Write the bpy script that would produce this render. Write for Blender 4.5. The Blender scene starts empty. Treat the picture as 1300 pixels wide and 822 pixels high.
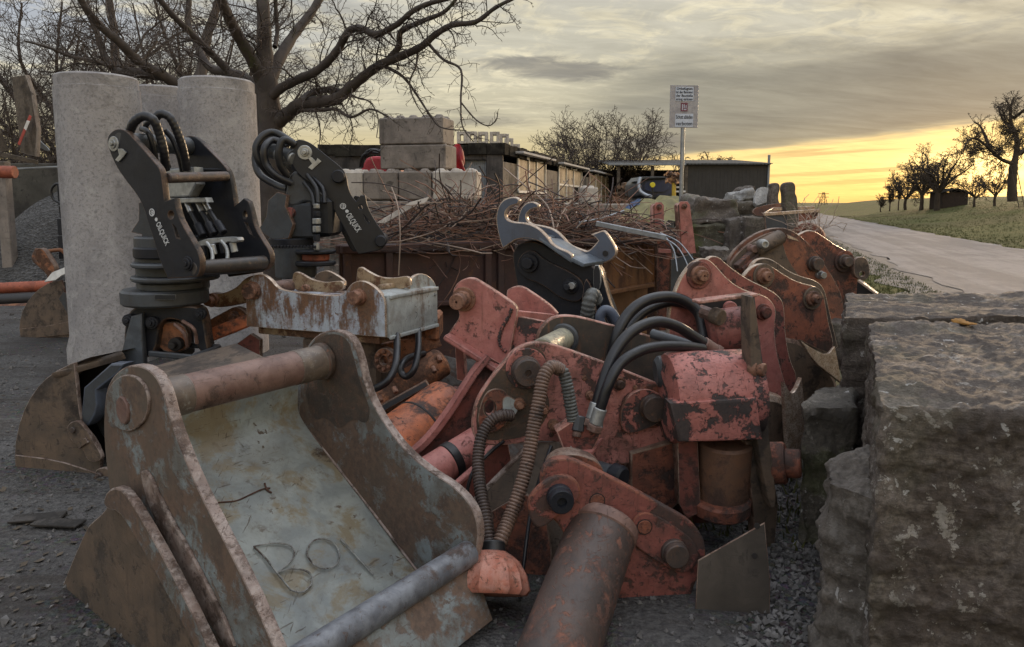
import bpy, bmesh, math, random
from mathutils import Vector, Matrix, Euler, noise as mnoise
R = math.radians
random.seed(7)
SC = bpy.context.scene
COL = SC.collection
# ---------------------------------------------------------------- camera
CAMH, PITCH, FPX, CX, CY = 1.7, R(6.7), 940.0, 650.0, 367.0
cam_d = bpy.data.cameras.new('camera'); cam = bpy.data.objects.new('camera', cam_d); COL.objects.link(cam)
cam.location = (0, 0, CAMH); cam.rotation_euler = (R(90) - PITCH, 0, 0)
cam_d.sensor_width = 36; cam_d.lens = 36 * FPX / 1300.0; cam_d.shift_y = -44 / 1300.0
cam_d.clip_start = 0.05; cam_d.clip_end = 6000
SC.camera = cam
EYE = Vector((0, 0, CAMH))
def ray(px, py):
    u = (px - CX) / FPX; v = (CY - py) / FPX
    return Vector((u, math.cos(PITCH) + v * math.sin(PITCH), -math.sin(PITCH) + v * math.cos(PITCH)))
def P(px, py, Y):
    d = ray(px, py); return EYE + d * (Y / d.y)
def G(px, py, z=0.0):
    d = ray(px, py); return EYE + d * ((z - CAMH) / d.z)
def proj(p):
    d = p - EYE; f = Vector((0, math.cos(PITCH), -math.sin(PITCH))); u = Vector((0, math.sin(PITCH), math.cos(PITCH)))
    return (CX + FPX * d.x / d.dot(f), CY - FPX * d.dot(u) / d.dot(f))
def PX(n, Y):                       # n pixels as metres at depth Y
    return n * Y / FPX
# ---------------------------------------------------------------- scene tree
def tag(o, label=None, cat=None, group=None, kind=None):
    if label: o['label'] = label
    if cat: o['category'] = cat
    if group: o['group'] = group
    if kind: o['kind'] = kind
    return o
def thing(name, label, cat, loc, group=None):
    o = bpy.data.objects.new(name, None); COL.objects.link(o)
    o.location = loc; o.empty_display_size = .1
    return tag(o, label, cat, group)
def wloc(o):
    v = Vector((0, 0, 0))
    while o is not None:
        v += o.location; o = o.parent
    return v
def link(name, me, mats, parent=None, org=None):
    """mesh in world coordinates -> object; origin at parent's origin (or at org when top level)"""
    o = bpy.data.objects.new(name, me); COL.objects.link(o)
    if parent is not None:
        o.parent = parent; base = wloc(parent)
    else:
        base = Vector(org) if org is not None else Vector((0, 0, 0)); o.location = base
    me.transform(Matrix.Translation(-base))
    if mats is not None:
        me.materials.clear()
        for m in (mats if isinstance(mats, (list, tuple)) else [mats]): me.materials.append(m)
    return o
def smooth(me, ang=35):
    for p in me.polygons: p.use_smooth = True
    try: me.set_sharp_from_angle(angle=R(ang))
    except Exception: pass
def finish(bm, name, mats, parent, org=None, sm=35):
    bmesh.ops.recalc_face_normals(bm, faces=bm.faces[:])
    me = bpy.data.meshes.new(name); bm.to_mesh(me); bm.free()
    if sm: smooth(me, sm)
    return link(name, me, mats, parent, org)
# ---------------------------------------------------------------- planes
class Pl:
    def __init__(s, o, yaw=0, tilt=0, roll=0):
        y, t = R(yaw), R(tilt)
        s.o = Vector(o)
        s.n = Vector((math.sin(y) * math.cos(t), -math.cos(y) * math.cos(t), math.sin(t)))
        s.u = Vector((math.cos(y), math.sin(y), 0)); s.v = s.n.cross(s.u)
    def hit(s, px, py):
        d = ray(px, py); return EYE + d * ((s.o - EYE).dot(s.n) / d.dot(s.n))
    def loc(s, px, py):
        p = s.hit(px, py) - s.o; return (p.dot(s.u), p.dot(s.v))
    def w(s, a, b, c=0): return s.o + s.u * a + s.v * b + s.n * c
    def off(s, d):
        q = Pl.__new__(Pl); q.o = s.o + s.n * d; q.n = s.n; q.u = s.u; q.v = s.v; return q
def plane(px, py, Y, yaw=0, tilt=0): return Pl(P(px, py, Y), yaw, tilt)
def pl3(a, b, c):                   # plane through three points, facing the eye
    q = Pl.__new__(Pl); q.o = a.copy(); n = (b - a).cross(c - a).normalized()
    if n.dot(EYE - a) < 0: n = -n
    q.n = n; q.u = (b - a).normalized(); q.v = n.cross(q.u); return q
def chaikin(pts, it=2):
    """closed outline; a point given as (x,y,1) stays sharp"""
    pts = [(p[0], p[1], (p[2] if len(p) > 2 else 0)) for p in pts]
    for _ in range(it):
        out = []
        n = len(pts)
        for i in range(n):
            a, b, c = pts[i - 1], pts[i], pts[(i + 1) % n]
            if b[2]: out.append(b)
            else:
                out.append((b[0] * .75 + a[0] * .25, b[1] * .75 + a[1] * .25, 0))
                out.append((b[0] * .75 + c[0] * .25, b[1] * .75 + c[1] * .25, 0))
        pts = out
    return [(p[0], p[1]) for p in pts]
def circ(x, y, r, n=20, ry=None):
    ry = ry or r
    return [(x + r * math.cos(2 * math.pi * i / n), y + ry * math.sin(2 * math.pi * i / n)) for i in range(n)]
def plate(name, mats, pl, pts, th, parent=None, holes=(), bev=.004, it=2, org=None, front=0.0, raw=False):
    """outline in picture pixels laid on a real plane, given real thickness (away from the eye)"""
    cu = bpy.data.curves.new('tmp', 'CURVE'); cu.dimensions = '2D'; cu.fill_mode = 'BOTH'
    bev = min(bev, th * .45)
    cu.extrude = th / 2 - bev; cu.bevel_depth = bev; cu.bevel_resolution = 1; cu.offset = -bev
    loops = [chaikin(pts, it) if it else [(p[0], p[1]) for p in pts]] + [list(h) for h in holes]
    for lp in loops:
        if not raw: lp = [pl.loc(x, y) for x, y in lp]
        sp = cu.splines.new('POLY'); sp.points.add(len(lp) - 1)
        for i, (a, b) in enumerate(lp): sp.points[i].co = (a, b, 0, 1)
        sp.use_cyclic_u = True
    to = bpy.data.objects.new('tmp', cu); COL.objects.link(to)
    bpy.context.view_layer.update()
    me = bpy.data.meshes.new_from_object(to.evaluated_get(bpy.context.evaluated_depsgraph_get()))
    bpy.data.objects.remove(to); bpy.data.curves.remove(cu)
    me.name = name
    M = Matrix((pl.u, pl.v, pl.n)).transposed().to_4x4()
    M.translation = pl.o - pl.n * (th / 2 - front)
    for p in me.polygons: p.material_index = 0 if abs(p.normal.z) > .985 else 1
    idx = [p.material_index for p in me.polygons]
    me.transform(M)
    if not isinstance(mats, (list, tuple)): mats = [mats, mats]
    o = link(name, me, mats, parent, org)
    for p, k in zip(me.polygons, idx): p.material_index = k
    smooth(me, 40)
    return o
def add_lathe(bm, a, b, prof, seg=24, mi=0):
    """prof: list of (distance along a->b in metres, radius)"""
    ax = (b - a).normalized()
    t = Vector((0, 0, 1)) if abs(ax.z) < .9 else Vector((1, 0, 0))
    x = ax.cross(t).normalized(); y = ax.cross(x)
    rings = []
    for (d, r) in prof:
        c = a + ax * d
        if r < 1e-5: rings.append([bm.verts.new(c)])
        else: rings.append([bm.verts.new(c + (x * math.cos(k * 2 * math.pi / seg) + y * math.sin(k * 2 * math.pi / seg)) * r) for k in range(seg)])
    for i in range(len(rings) - 1):
        A, B = rings[i], rings[i + 1]
        for k in range(seg):
            k2 = (k + 1) % seg
            if len(A) == 1 and len(B) == 1: continue
            if len(A) == 1: f = bm.faces.new((A[0], B[k], B[k2]))
            elif len(B) == 1: f = bm.faces.new((A[k], A[k2], B[0]))
            else: f = bm.faces.new((A[k], A[k2], B[k2], B[k]))
            f.material_index = mi
def lathe(name, mats, a, b, prof, parent=None, seg=24, org=None):
    bm = bmesh.new(); add_lathe(bm, a, b, prof, seg)
    return finish(bm, name, mats, parent, org)
def cyl_prof(L, r, bev=.006): 
    bev = min(bev, r * .4, L * .4)
    return [(0, 0), (0, r - bev), (bev, r), (L - bev, r), (L, r - bev), (L, 0)]
def cyl(name, mats, a, b, r, parent=None, bev=.006, seg=24, org=None):
    return lathe(name, mats, a, b, cyl_prof((b - a).length, r, bev), parent, seg, org)
def add_cyl(bm, a, b, r, seg=16, bev=.004, mi=0): add_lathe(bm, a, b, cyl_prof((b - a).length, r, bev), seg, mi)
def tube(name, mats, a, b, ro, ri, parent=None, seg=32, bev=.005, org=None):
    L = (b - a).length
    return lathe(name, mats, a, b, [(0, ri), (0, ro - bev), (bev, ro), (L - bev, ro), (L, ro - bev), (L, ri), (0, ri)], parent, seg, org)
def add_box(bm, c, ux, uy, uz, bev=.01, mi=0, jit=0, seg=1):
    """c centre; ux,uy,uz half vectors"""
    vs = []
    for sx in (-1, 1):
        for sy in (-1, 1):
            for sz in (-1, 1):
                j = Vector([random.uniform(-jit, jit) for _ in range(3)]) if jit else Vector((0, 0, 0))
                vs.append(bm.verts.new(c + ux * sx + uy * sy + uz * sz + j))
    fs = [bm.faces.new([vs[i] for i in f]) for f in ((0, 1, 3, 2), (4, 6, 7, 5), (0, 4, 5, 1), (2, 3, 7, 6), (0, 2, 6, 4), (1, 5, 7, 3))]
    for f in fs: f.material_index = mi
    if bev:
        es = list({e for f in fs for e in f.edges})
        bmesh.ops.bevel(bm, geom=es, offset=bev, segments=seg, affect='EDGES', profile=.5, material=-1)
def box(name, mats, c, ux, uy, uz, parent=None, bev=.01, org=None, jit=0):
    bm = bmesh.new(); add_box(bm, Vector(c), Vector(ux), Vector(uy), Vector(uz), bev, 0, jit)
    return finish(bm, name, mats, parent, org, 30)
def abox(name, mats, lo, hi, parent=None, bev=.01, org=None, yaw=0):
    lo, hi = Vector(lo), Vector(hi); c = (lo + hi) / 2; h = (hi - lo) / 2
    m = Matrix.Rotation(R(yaw), 3, 'Z')
    return box(name, mats, c, m @ Vector((h.x, 0, 0)), m @ Vector((0, h.y, 0)), Vector((0, 0, h.z)), parent, bev, org)
def bar(name, mats, a, b, w, t, parent=None, bev=.004, up=Vector((0, 0, 1)), org=None):
    """rectangular bar a->b, w wide (sideways), t thick (up)"""
    ax = (b - a); L = ax.length; ax.normalize(); s = ax.cross(up).normalized(); q = s.cross(ax)
    return box(name, mats, (a + b) / 2, ax * L / 2, s * w / 2, q * t / 2, parent, bev, org)
def add_bar(bm, a, b, w, t, bev=.004, up=Vector((0, 0, 1)), mi=0, jit=0):
    ax = (b - a); L = ax.length; ax.normalize(); s = ax.cross(up).normalized(); q = s.cross(ax)
    add_box(bm, (a + b) / 2, ax * L / 2, s * w / 2, q * t / 2, bev, mi, jit)
def spline(pts, n=8):
    out = []
    m = len(pts)
    for i in range(m - 1):
        p0 = pts[max(i - 1, 0)]; p1 = pts[i]; p2 = pts[i + 1]; p3 = pts[min(i + 2, m - 1)]
        for k in range(n):
            t = k / n
            out.append(.5 * ((2 * p1) + (p2 - p0) * t + (2 * p0 - 5 * p1 + 4 * p2 - p3) * t * t + (3 * p1 - p0 - 3 * p2 + p3) * t ** 3))
    out.append(pts[-1].copy()); return out
def resample(pts, step):
    out = [pts[0].copy()]; acc = 0
    for i in range(1, len(pts)):
        a, b = pts[i - 1], pts[i]; L = (b - a).length
        while acc + L >= step:
            t = (step - acc) / L; a = a.lerp(b, t); out.append(a.copy()); L = (b - a).length; acc = 0
        acc += L
    out.append(pts[-1].copy()); return out
def add_sweep(bm, pts, rf, seg=10, cap=True, mi=0):
    n = len(pts); T = []
    for i in range(n):
        t = pts[min(i + 1, n - 1)] - pts[max(i - 1, 0)]
        T.append(t.normalized() if t.length > 1e-9 else Vector((0, 0, 1)))
    x = T[0].orthogonal().normalized(); rings = []
    for i in range(n):
        x = (x - T[i] * x.dot(T[i]))
        x = x.normalized() if x.length > 1e-6 else T[i].orthogonal().normalized()
        y = T[i].cross(x); r = rf(i / (n - 1), i) if callable(rf) else rf
        rings.append([bm.verts.new(pts[i] + (x * math.cos(2 * math.pi * k / seg) + y * math.sin(2 * math.pi * k / seg)) * r) for k in range(seg)])
    for i in range(n - 1):
        for k in range(seg):
            f = bm.faces.new((rings[i][k], rings[i][(k + 1) % seg], rings[i + 1][(k + 1) % seg], rings[i + 1][k])); f.material_index = mi
    if cap:
        for rg in (rings[0], rings[-1]):
            f = bm.faces.new(rg); f.material_index = mi
def sweep(name, mats, pts, r, parent=None, seg=12, n=8, org=None):
    bm = bmesh.new(); add_sweep(bm, spline([Vector(p) for p in pts], n), r, seg)
    return finish(bm, name, mats, parent, org, 60)
def hosepts(l): return [P(*p) for p in l]
def hose(name, mats, pxl, r, parent=None, n=8, seg=12, org=None): return sweep(name, mats, hosepts(pxl), r, parent, seg, n, org)
def coil(name, mats, pxl, r, parent=None, pitch=.018, seg=14, amp=.16, org=None):
    """hose with a wound spring sleeve: rings modelled in the surface"""
    pts = resample(spline(hosepts(pxl), 12), pitch / 4)
    k = [1 - amp, 1, 1 + amp * .3, 1]
    bm = bmesh.new(); add_sweep(bm, pts, lambda t, i: r * k[i % 4], seg)
    return finish(bm, name, mats, parent, org, 80)
def pin(parent, mat, pl, px, py, r, steps=((1, .02), (.62, .045)), hole=.0, name='pin', seg=24, back=.02, mats=None):
    """stepped pin head standing proud of a plate. steps: (radius factor, height)"""
    c = pl.hit(px, py); prof = [(0, 0), (0, r)]; h = 0
    prof = [(0, 0)]; d = 0
    for (f, t) in steps:
        e = min(.004, t * .3)
        prof += [(d, r * f), (back + t - e if d == 0 else d_prev + t - e, r * f)] if False else []
    prof = [(0, 0), (0, r * steps[0][0])]; z = back
    for i, (f, t) in enumerate(steps):
        if i: prof.append((z, r * f))
        e = min(.004, t * .3, r * f * .2); z += t
        prof += [(z - e, r * f), (z, r * f - e)]
    if hole: prof += [(z, r * hole), (z - .02, r * hole * .9)]
    prof.append((prof[-1][0], 0))
    return lathe(name, mats or mat, c - pl.n * back, c + pl.n, prof, parent, seg)
def hexbolt(bm, c, n, r, h, mi=0):
    add_lathe(bm, c - n * .005, c + n, [(0, 0), (0, r * 1.35), (.009, r * 1.35), (.010, r), (h, r), (h + .003, r * .85), (h + .003, 0)], 6, mi)
def dup(root, loc, rz=0, scale=1, label=None):
    r = root.copy(); COL.objects.link(r); r.location = loc; r.rotation_euler = (0, 0, rz); r.scale = (scale,) * 3
    if label: r['label'] = label
    for ch in list(root.children):
        c = ch.copy(); COL.objects.link(c); c.parent = r
        for g in ch.children:
            d = g.copy(); COL.objects.link(d); d.parent = c
    return r
# ---------------------------------------------------------------- node helper
class S:
    """socket arithmetic"""
    nt = None
    def __init__(s, v): s.v = v
    @staticmethod
    def m(op, *a, clamp=False):
        n = S.nt.nodes.new('ShaderNodeMath'); n.operation = op; n.use_clamp = clamp
        for i, x in enumerate(a):
            x = x.v if isinstance(x, S) else x
            if isinstance(x, (int, float)): n.inputs[i].default_value = x
            else: S.nt.links.new(x, n.inputs[i])
        return S(n.outputs[0])
    def __add__(s, o): return S.m('ADD', s, o)
    __radd__ = __add__
    def __sub__(s, o): return S.m('SUBTRACT', s, o)
    def __rsub__(s, o): return S.m('SUBTRACT', o, s)
    def __mul__(s, o): return S.m('MULTIPLY', s, o)
    __rmul__ = __mul__
    def __truediv__(s, o): return S.m('DIVIDE', s, o)
    def __pow__(s, o): return S.m('POWER', s, o)
    def clamp(s): return S.m('ADD', s, 0, clamp=True)
def sstep(x, a, b):
    n = S.nt.nodes.new('ShaderNodeMapRange'); n.interpolation_type = 'SMOOTHSTEP'
    S.nt.links.new(x.v, n.inputs[0])
    inv = a > b
    n.inputs[1].default_value = min(a, b); n.inputs[2].default_value = max(a, b)
    n.inputs[3].default_value = 1 if inv else 0; n.inputs[4].default_value = 0 if inv else 1
    return S(n.outputs[0])
def combine(x, y, z):
    n = S.nt.nodes.new('ShaderNodeCombineXYZ')
    for i, a in enumerate((x, y, z)):
        if isinstance(a, S): S.nt.links.new(a.v, n.inputs[i])
        else: n.inputs[i].default_value = a
    return n.outputs[0]
def mixc(f, a, b, mode='MIX'):
    n = S.nt.nodes.new('ShaderNodeMix'); n.data_type = 'RGBA'; n.blend_type = mode
    for sock, x in ((n.inputs[0], f), (n.inputs[6], a), (n.inputs[7], b)):
        x = x.v if isinstance(x, S) else x
        if isinstance(x, (int, float)): sock.default_value = x
        elif isinstance(x, (tuple, list)): sock.default_value = tuple(x) + ((1,) if len(x) == 3 else ())
        else: S.nt.links.new(x, sock)
    return n.outputs[2]
def noise(vec, scale, detail=5, rough=.55, dist=0, dims='3D', kind='NOISE'):
    n = S.nt.nodes.new('ShaderNodeTexNoise')
    n.noise_dimensions = dims
    if vec is not None: S.nt.links.new(vec, n.inputs['Vector'])
    n.inputs['Scale'].default_value = scale; n.inputs['Detail'].default_value = detail
    n.inputs['Roughness'].default_value = rough; n.inputs['Distortion'].default_value = dist
    return S(n.outputs[0])
def voro(vec, scale, feature='F1', out=0):
    n = S.nt.nodes.new('ShaderNodeTexVoronoi'); n.feature = feature; n.inputs['Scale'].default_value = scale
    if vec is not None: S.nt.links.new(vec, n.inputs['Vector'])
    return n.outputs[out]
def ocoord(sx=1, sy=1, sz=1, rot=(0, 0, 0), world=False):
    if world:
        g = S.nt.nodes.new('ShaderNodeNewGeometry'); src = g.outputs['Position']
    else:
        t = S.nt.nodes.new('ShaderNodeTexCoord'); src = t.outputs['Object']
    m = S.nt.nodes.new('ShaderNodeMapping'); S.nt.links.new(src, m.inputs[0])
    m.inputs['Scale'].default_value = (sx, sy, sz); m.inputs['Rotation'].default_value = rot
    return m.outputs[0]
def newmat(name):
    m = bpy.data.materials.new(name); m.use_nodes = True; S.nt = m.node_tree
    return m, m.node_tree.nodes['Principled BSDF']
def bump(b, h, strength=.3, dist=.01):
    n = S.nt.nodes.new('ShaderNodeBump'); n.inputs['Strength'].default_value = strength; n.inputs['Distance'].default_value = dist
    S.nt.links.new(h.v if isinstance(h, S) else h, n.inputs['Height']); S.nt.links.new(n.outputs[0], b.inputs['Normal'])
def setv(b, name, v):
    if isinstance(v, S): S.nt.links.new(v.v, b.inputs[name])
    elif isinstance(v, (int, float)): b.inputs[name].default_value = v
    elif isinstance(v, (tuple, list)): b.inputs[name].default_value = tuple(v) + ((1,) if len(v) == 3 else ())
    else: S.nt.links.new(v, b.inputs[name])
def worn(name, paint, under, chip=.45, scale=4, paint2=None, under2=None, rough=(.42, .8), streak=False, grime=(.035, .03, .028), gr=.45, spec=.4, edge=.0, metal=0, bstr=.35, soft=.04, wash=None):
    """weathered paint over rust: chips, blotches, dirt and pitting (all in the surface itself)"""
    m, b = newmat(name)
    c = ocoord(world=True); cs = ocoord(1, 1, .22, world=True) if streak else c
    n1 = noise(cs, scale, 9, .68, .25); n2 = noise(c, scale * .35, 4, .6); n3 = noise(c, scale * 9, 6, .7); n4 = noise(c, scale * 1.7, 7, .6, .6)
    mask = sstep(n1 * .55 + n2 * .35 + n3 * .12, chip + soft, chip - soft)        # 1 = bare
    # small flakes, and fine scratches in two directions
    fl = sstep(noise(c, scale * 4.5, 5, .6, .5), .355 + chip * .12, .33 + chip * .12) * sstep(n1 * .5 + n4 * .5, chip + .09, chip - .01)
    s1 = noise(ocoord(1, 1, 14, (.5, .9, .3), True), scale * 3.2, 3, .5); s2 = noise(ocoord(12, 1, 1, (.2, .1, 1.1), True), scale * 3.0, 3, .5)
    scr = (sstep(s1, .655, .70) + sstep(s2, .66, .70)).clamp() * sstep(n2, .42, .58) * .7
    mask = S.m('MAXIMUM', S.m('MAXIMUM', mask, fl * .85), scr)
    if edge:
        bv = S.nt.nodes.new('ShaderNodeBevel'); bv.samples = 4; bv.inputs['Radius'].default_value = edge
        ge = S.nt.nodes.new('ShaderNodeNewGeometry'); dt = S.nt.nodes.new('ShaderNodeVectorMath'); dt.operation = 'DOT_PRODUCT'
        S.nt.links.new(bv.outputs[0], dt.inputs[0]); S.nt.links.new(ge.outputs['Normal'], dt.inputs[1])
        ed = sstep(S(dt.outputs['Value']), .985, .86)
        mask = S.m('MAXIMUM', mask, ed * sstep(n1 * .6 + n3 * .4, .58, .44))
    pcol = mixc(sstep(n4, .35, .68), paint, paint2 or tuple(x * .62 for x in paint))
    if wash: pcol = mixc(sstep(noise(c, scale * 1.1, 8, .7, .4), .47, .60) * .8, pcol, wash)
    ucol = mixc(sstep(n3 * .6 + n4 * .4, .4, .62), under, under2 or tuple(x * .45 for x in under))
    col = mixc(mask, pcol, ucol)
    gm = sstep(noise(c, scale * .8, 8, .68, .5), .46, .66) * gr
    col = mixc(gm, col, grime)
    col = mixc(sstep(noise(c, scale * 14, 4, .7), .52, .72) * gr * .8, col, grime)
    rn_ = noise(ocoord(5, 5, .5, world=True), scale * .8, 5, .6, .2)
    col = mixc(sstep(rn_, .58, .70) * .5 * (gr + .3), col, tuple(x * .8 for x in under))
    setv(b, 'Base Color', col)
    rn = mask * (rough[1] - rough[0]) + rough[0] + (n3 - .5) * .25
    setv(b, 'Roughness', rn.clamp())
    setv(b, 'Metallic', metal); b.inputs['Specular IOR Level'].default_value = spec
    bump(b, mask * -.5 + n3 * .35 + n4 * .3, bstr, .006)
    return m
def plain(name, col, rough=.6, metal=0, var=.25, scale=8, bs=.15, col2=None):
    m, b = newmat(name); c = ocoord(world=True)
    n1 = noise(c, scale, 7, .65, .2); n2 = noise(c, scale * 8, 4, .6)
    setv(b, 'Base Color', mixc(sstep(n1, .3, .7), col, col2 or tuple(x * (1 - var * 1.6) for x in col)))
    setv(b, 'Roughness', (n2 * .25 + rough - .12).clamp()); setv(b, 'Metallic', metal)
    bump(b, n1 * .6 + n2 * .4, bs, .006)
    return m
# ---------------------------------------------------------------- world, sun
SUN_AZ, SUN_EL = R(33), R(3.5)
w = bpy.data.worlds.new('World'); SC.world = w; w.use_nodes = True
S.nt = w.node_tree; nt = w.node_tree
bg = nt.nodes['Background']
sky = nt.nodes.new('ShaderNodeTexSky'); sky.sky_type = 'NISHITA'; sky.sun_disc = False
sky.sun_elevation = SUN_EL; sky.sun_rotation = SUN_AZ
tc = nt.nodes.new('ShaderNodeTexCoord'); sx = nt.nodes.new('ShaderNodeSeparateXYZ'); nt.links.new(tc.outputs['Generated'], sx.inputs[0])
dx, dy, dz = S(sx.outputs[0]), S(sx.outputs[1]), S(sx.outputs[2])
az = S.m('ARCTAN2', dx, dy) * (180 / math.pi); el = S.m('ARCSINE', dz) * (180 / math.pi)
# clouds live on a layer overhead: direction / height
zz = S.m('MAXIMUM', dz, 0.0) + .075
cu, cv = dx / zz, dy / zz
pv = combine(cu, cv, 0)
# streets of cloud run from left-near to right-far
st = combine(cu * .30 + cv * .16, cv * .95 - cu * .30, 0)
nA = noise(st, .55, 5, .58, .35); nB = noise(pv, 4.2, 5, .66, .9); nC = noise(st, 1.5, 5, .6, .5)
ang = combine(az * .05, el * .42 - az * .018, 0)                      # flat banks near the horizon
nD = noise(ang, 1.0, 3, .55, .3); nE = noise(combine(az * .11, el * 1.1 - az * .05, 3), 1.0, 3, .5, .4)
rp = nt.nodes.new('ShaderNodeValToRGB'); nt.links.new((el / 60.0).clamp().v, rp.inputs[0])
cr = rp.color_ramp; cr.interpolation = 'EASE'
stops = [(0, (.68, .50, .22)), (3 / 60, (.66, .54, .29)), (7 / 60, (.60, .55, .40)), (12 / 60, (.57, .54, .44)), (20 / 60, (.50, .50, .49)), (32 / 60, (.85, .90, 1.0)), (1, (2.25, 2.38, 2.65))]  # overhead stops brightened past the visible sky, added fill for the foreground
cr.elements[0].position = 0; cr.elements[0].color = stops[0][1] + (1,)
cr.elements[1].position = 1; cr.elements[1].color = stops[-1][1] + (1,)
for p_, c_ in stops[1:-1]:
    e = cr.elements.new(p_); e.color = c_ + (1,)
col = rp.outputs[0]
# cooler, bluer to the left
left = sstep(az, -2, -34) * sstep(el, 3, 14)
col = mixc(left * .75, col, (.38, .44, .56))
# altocumulus texture: pale patches
pale = sstep(nB * .6 + nC * .4, .45, .60) * sstep(el, 4, 9)
col = mixc(pale * .75, col, (.82, .74, .53))
# grey cloud
gm = sstep(nA * .6 + nC * .4, .47, .60) * sstep(el, 2.5, 7) * .62
col = mixc(gm, col, mixc(left, (.235, .22, .19), (.22, .235, .27)))
# the long bank on the right
lo = az * .075 + 2.5 + (nE - .5) * 1.6; hi = az * -.02 + 11.6 + (nD - .5) * 5
bank = sstep(el - lo, -.25, .55) * sstep(hi - el, -1.2, 2.2) * sstep(az + (nD - .5) * 16, 1, 12)
col = mixc((bank * (.86 + .4 * (nD - .4))).clamp(), col, mixc(sstep(nC, .4, .62), (.265, .255, .215), (.20, .195, .17)))
# small dark clouds
def blob(a0, e0, aw, ew, k, tilt=0):
    da = (az - a0) / aw; de = (el - e0 - (az - a0) * tilt) / ew
    d = da * da + de * de + (nB - .5) * 1.3 + (nE - .5) * 1.6
    return sstep(d, 1.0, .15) * k
for args in ((2.5, 9.9, 6.5, .95, .72, -.06), (-1.0, 6.0, 4.0, .5, .5, -.02), (9.5, 4.4, 6.0, .55, .55, .02), (-16, 9.5, 9, 1.6, .35, 0)):
    col = mixc(blob(*args), col, (.20, .19, .18))
# glow of the low sun through the gap under the bank
gz = (az - 33) / 22.0
glow = S.m('EXPONENT', (gz * gz + (el / 6.0) * (el / 6.0)) * -1.0)
gap = sstep(el - lo, .25, -.15) * sstep(az, 4, 17)
col = mixc((glow * .6 * gap + gap * .36).clamp(), col, (1.38, .93, .34))
g2 = (az - 32.6) / 4.2
core = S.m('EXPONENT', (g2 * g2 + ((el - .8) / 2.3) * ((el - .8) / 2.3)) * -1.0)
streaks = sstep(noise(combine(az * .05, el * 1.6 - az * .1, 7), 1.0, 4, .5, .2), .38, .6)
col = mixc((core * (streaks * .5 + .5)).clamp(), col, (3.2, 2.3, .95))
col = mixc(gap * sstep(noise(combine(az * .05, el * 1.5 - az * .09, 11), 1.3, 5, .55, .3), .50, .62) * sstep(core, .6, .1) * .72, col, (.66, .45, .20))
col = mixc(gap * sstep(el, 3.2, .2) * .55, col, (1.15, .66, .17))
# below the horizon
col = mixc(sstep(el, -.2, -3), col, (.10, .09, .08))
# thin real sky showing through
sk = nt.nodes.new('ShaderNodeVectorMath'); sk.operation = 'SCALE'; nt.links.new(sky.outputs[0], sk.inputs[0]); sk.inputs['Scale'].default_value = .12
east_fill = (sstep(dy, .15, -.55) * .45 + 1.0) * (sstep(noise(combine(cu * .9 + cv * .3, cv * 2.6 - cu * .8, 5), 2.6, 5, .7, .8), .3, .7) * .15 + .94)  # sky behind the eye brightened as added fill, plus faint cloud mottling
sc2 = nt.nodes.new('ShaderNodeVectorMath'); sc2.operation = 'SCALE'; nt.links.new(col, sc2.inputs[0]); nt.links.new(east_fill.v, sc2.inputs['Scale'])
fin = mixc(.04, sc2.outputs[0], sk.outputs[0])
nt.links.new(fin, bg.inputs[0]); bg.inputs[1].default_value = 1.0
sl = bpy.data.lights.new('sun', 'SUN'); so = bpy.data.objects.new('sun', sl); COL.objects.link(so)
sl.energy = 1.7; sl.angle = R(9); sl.color = (1, .70, .42)
so.rotation_euler = (R(90) - SUN_EL - R(4), 0, math.pi - SUN_AZ)
so.location = (30, 40, 20)
SC.view_settings.view_transform = 'Standard'; SC.view_settings.look = 'None'
SC.view_settings.exposure = .12; SC.view_settings.gamma = 1; SC.view_settings.use_curve_mapping = False
SC.render.engine = 'CYCLES'
SC.cycles.max_bounces = 6; SC.cycles.diffuse_bounces = 3; SC.cycles.glossy_bounces = 3; SC.cycles.transmission_bounces = 3
SC.cycles.use_denoising = True
SC.cycles.use_adaptive_sampling = True; SC.cycles.adaptive_threshold = .02
w.cycles.sampling_method = 'MANUAL'; w.cycles.sample_map_resolution = 512
# ---------------------------------------------------------------- ground
RD = Vector((.31, .951, 0)).normalized(); RN = Vector((RD.y, -RD.x, 0)); R0 = Vector((7.45, 11.0, 0))   # near kerb line of the road
RW = 5.4
def side(x, y): return (Vector((x, y, 0)) - R0).dot(RN)      # >0 : beyond the near edge
def ss(t): t = max(0, min(1, t)); return t * t * (3 - 2 * t)
def gh(x, y):
    s = side(x, y) - RW - .6
    h = 2.42 * ss(s / 22.0)
    if s > 30: h -= 9 * ss((s - 30) / 160)
    far = ss((math.hypot(x, y) - 170) / 300)
    h = h * (1 - far) - 2.0 * far
    return h
def ground_mesh():
    bm = bmesh.new()
    xs = sorted(set([-3000, -1500, -700, -300, -150, -90] + [-60 + i * 3 for i in range(20)] + [i * .75 for i in range(0, 40)] + [30 + i * 3 for i in range(60)] + [240, 300, 450, 800, 1500, 3000]))
    ys = sorted(set([-60, -30, -15] + [-6 + i * 1.0 for i in range(40)] + [34 + i * 4 for i in range(45)] + [230, 280, 400, 700, 1500, 3000]))
    g = {}
    for i, x in enumerate(xs):
        for j, y in enumerate(ys):
            z = gh(x, y)
            s = side(x, y)
            if s > RW + 2 and y < 200: z += .10 * mnoise.noise(Vector((x * .25, y * .25, 0)))
            g[i, j] = bm.verts.new((x, y, z))
    for i in range(len(xs) - 1):
        for j in range(len(ys) - 1):
            bm.faces.new((g[i, j], g[i + 1, j], g[i + 1, j + 1], g[i, j + 1]))
    return bm
m_ground, b = newmat('field_ground')
c = ocoord(world=True)
sp = S.nt.nodes.new('ShaderNodeSeparateXYZ'); S.nt.links.new(c, sp.inputs[0])
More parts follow.
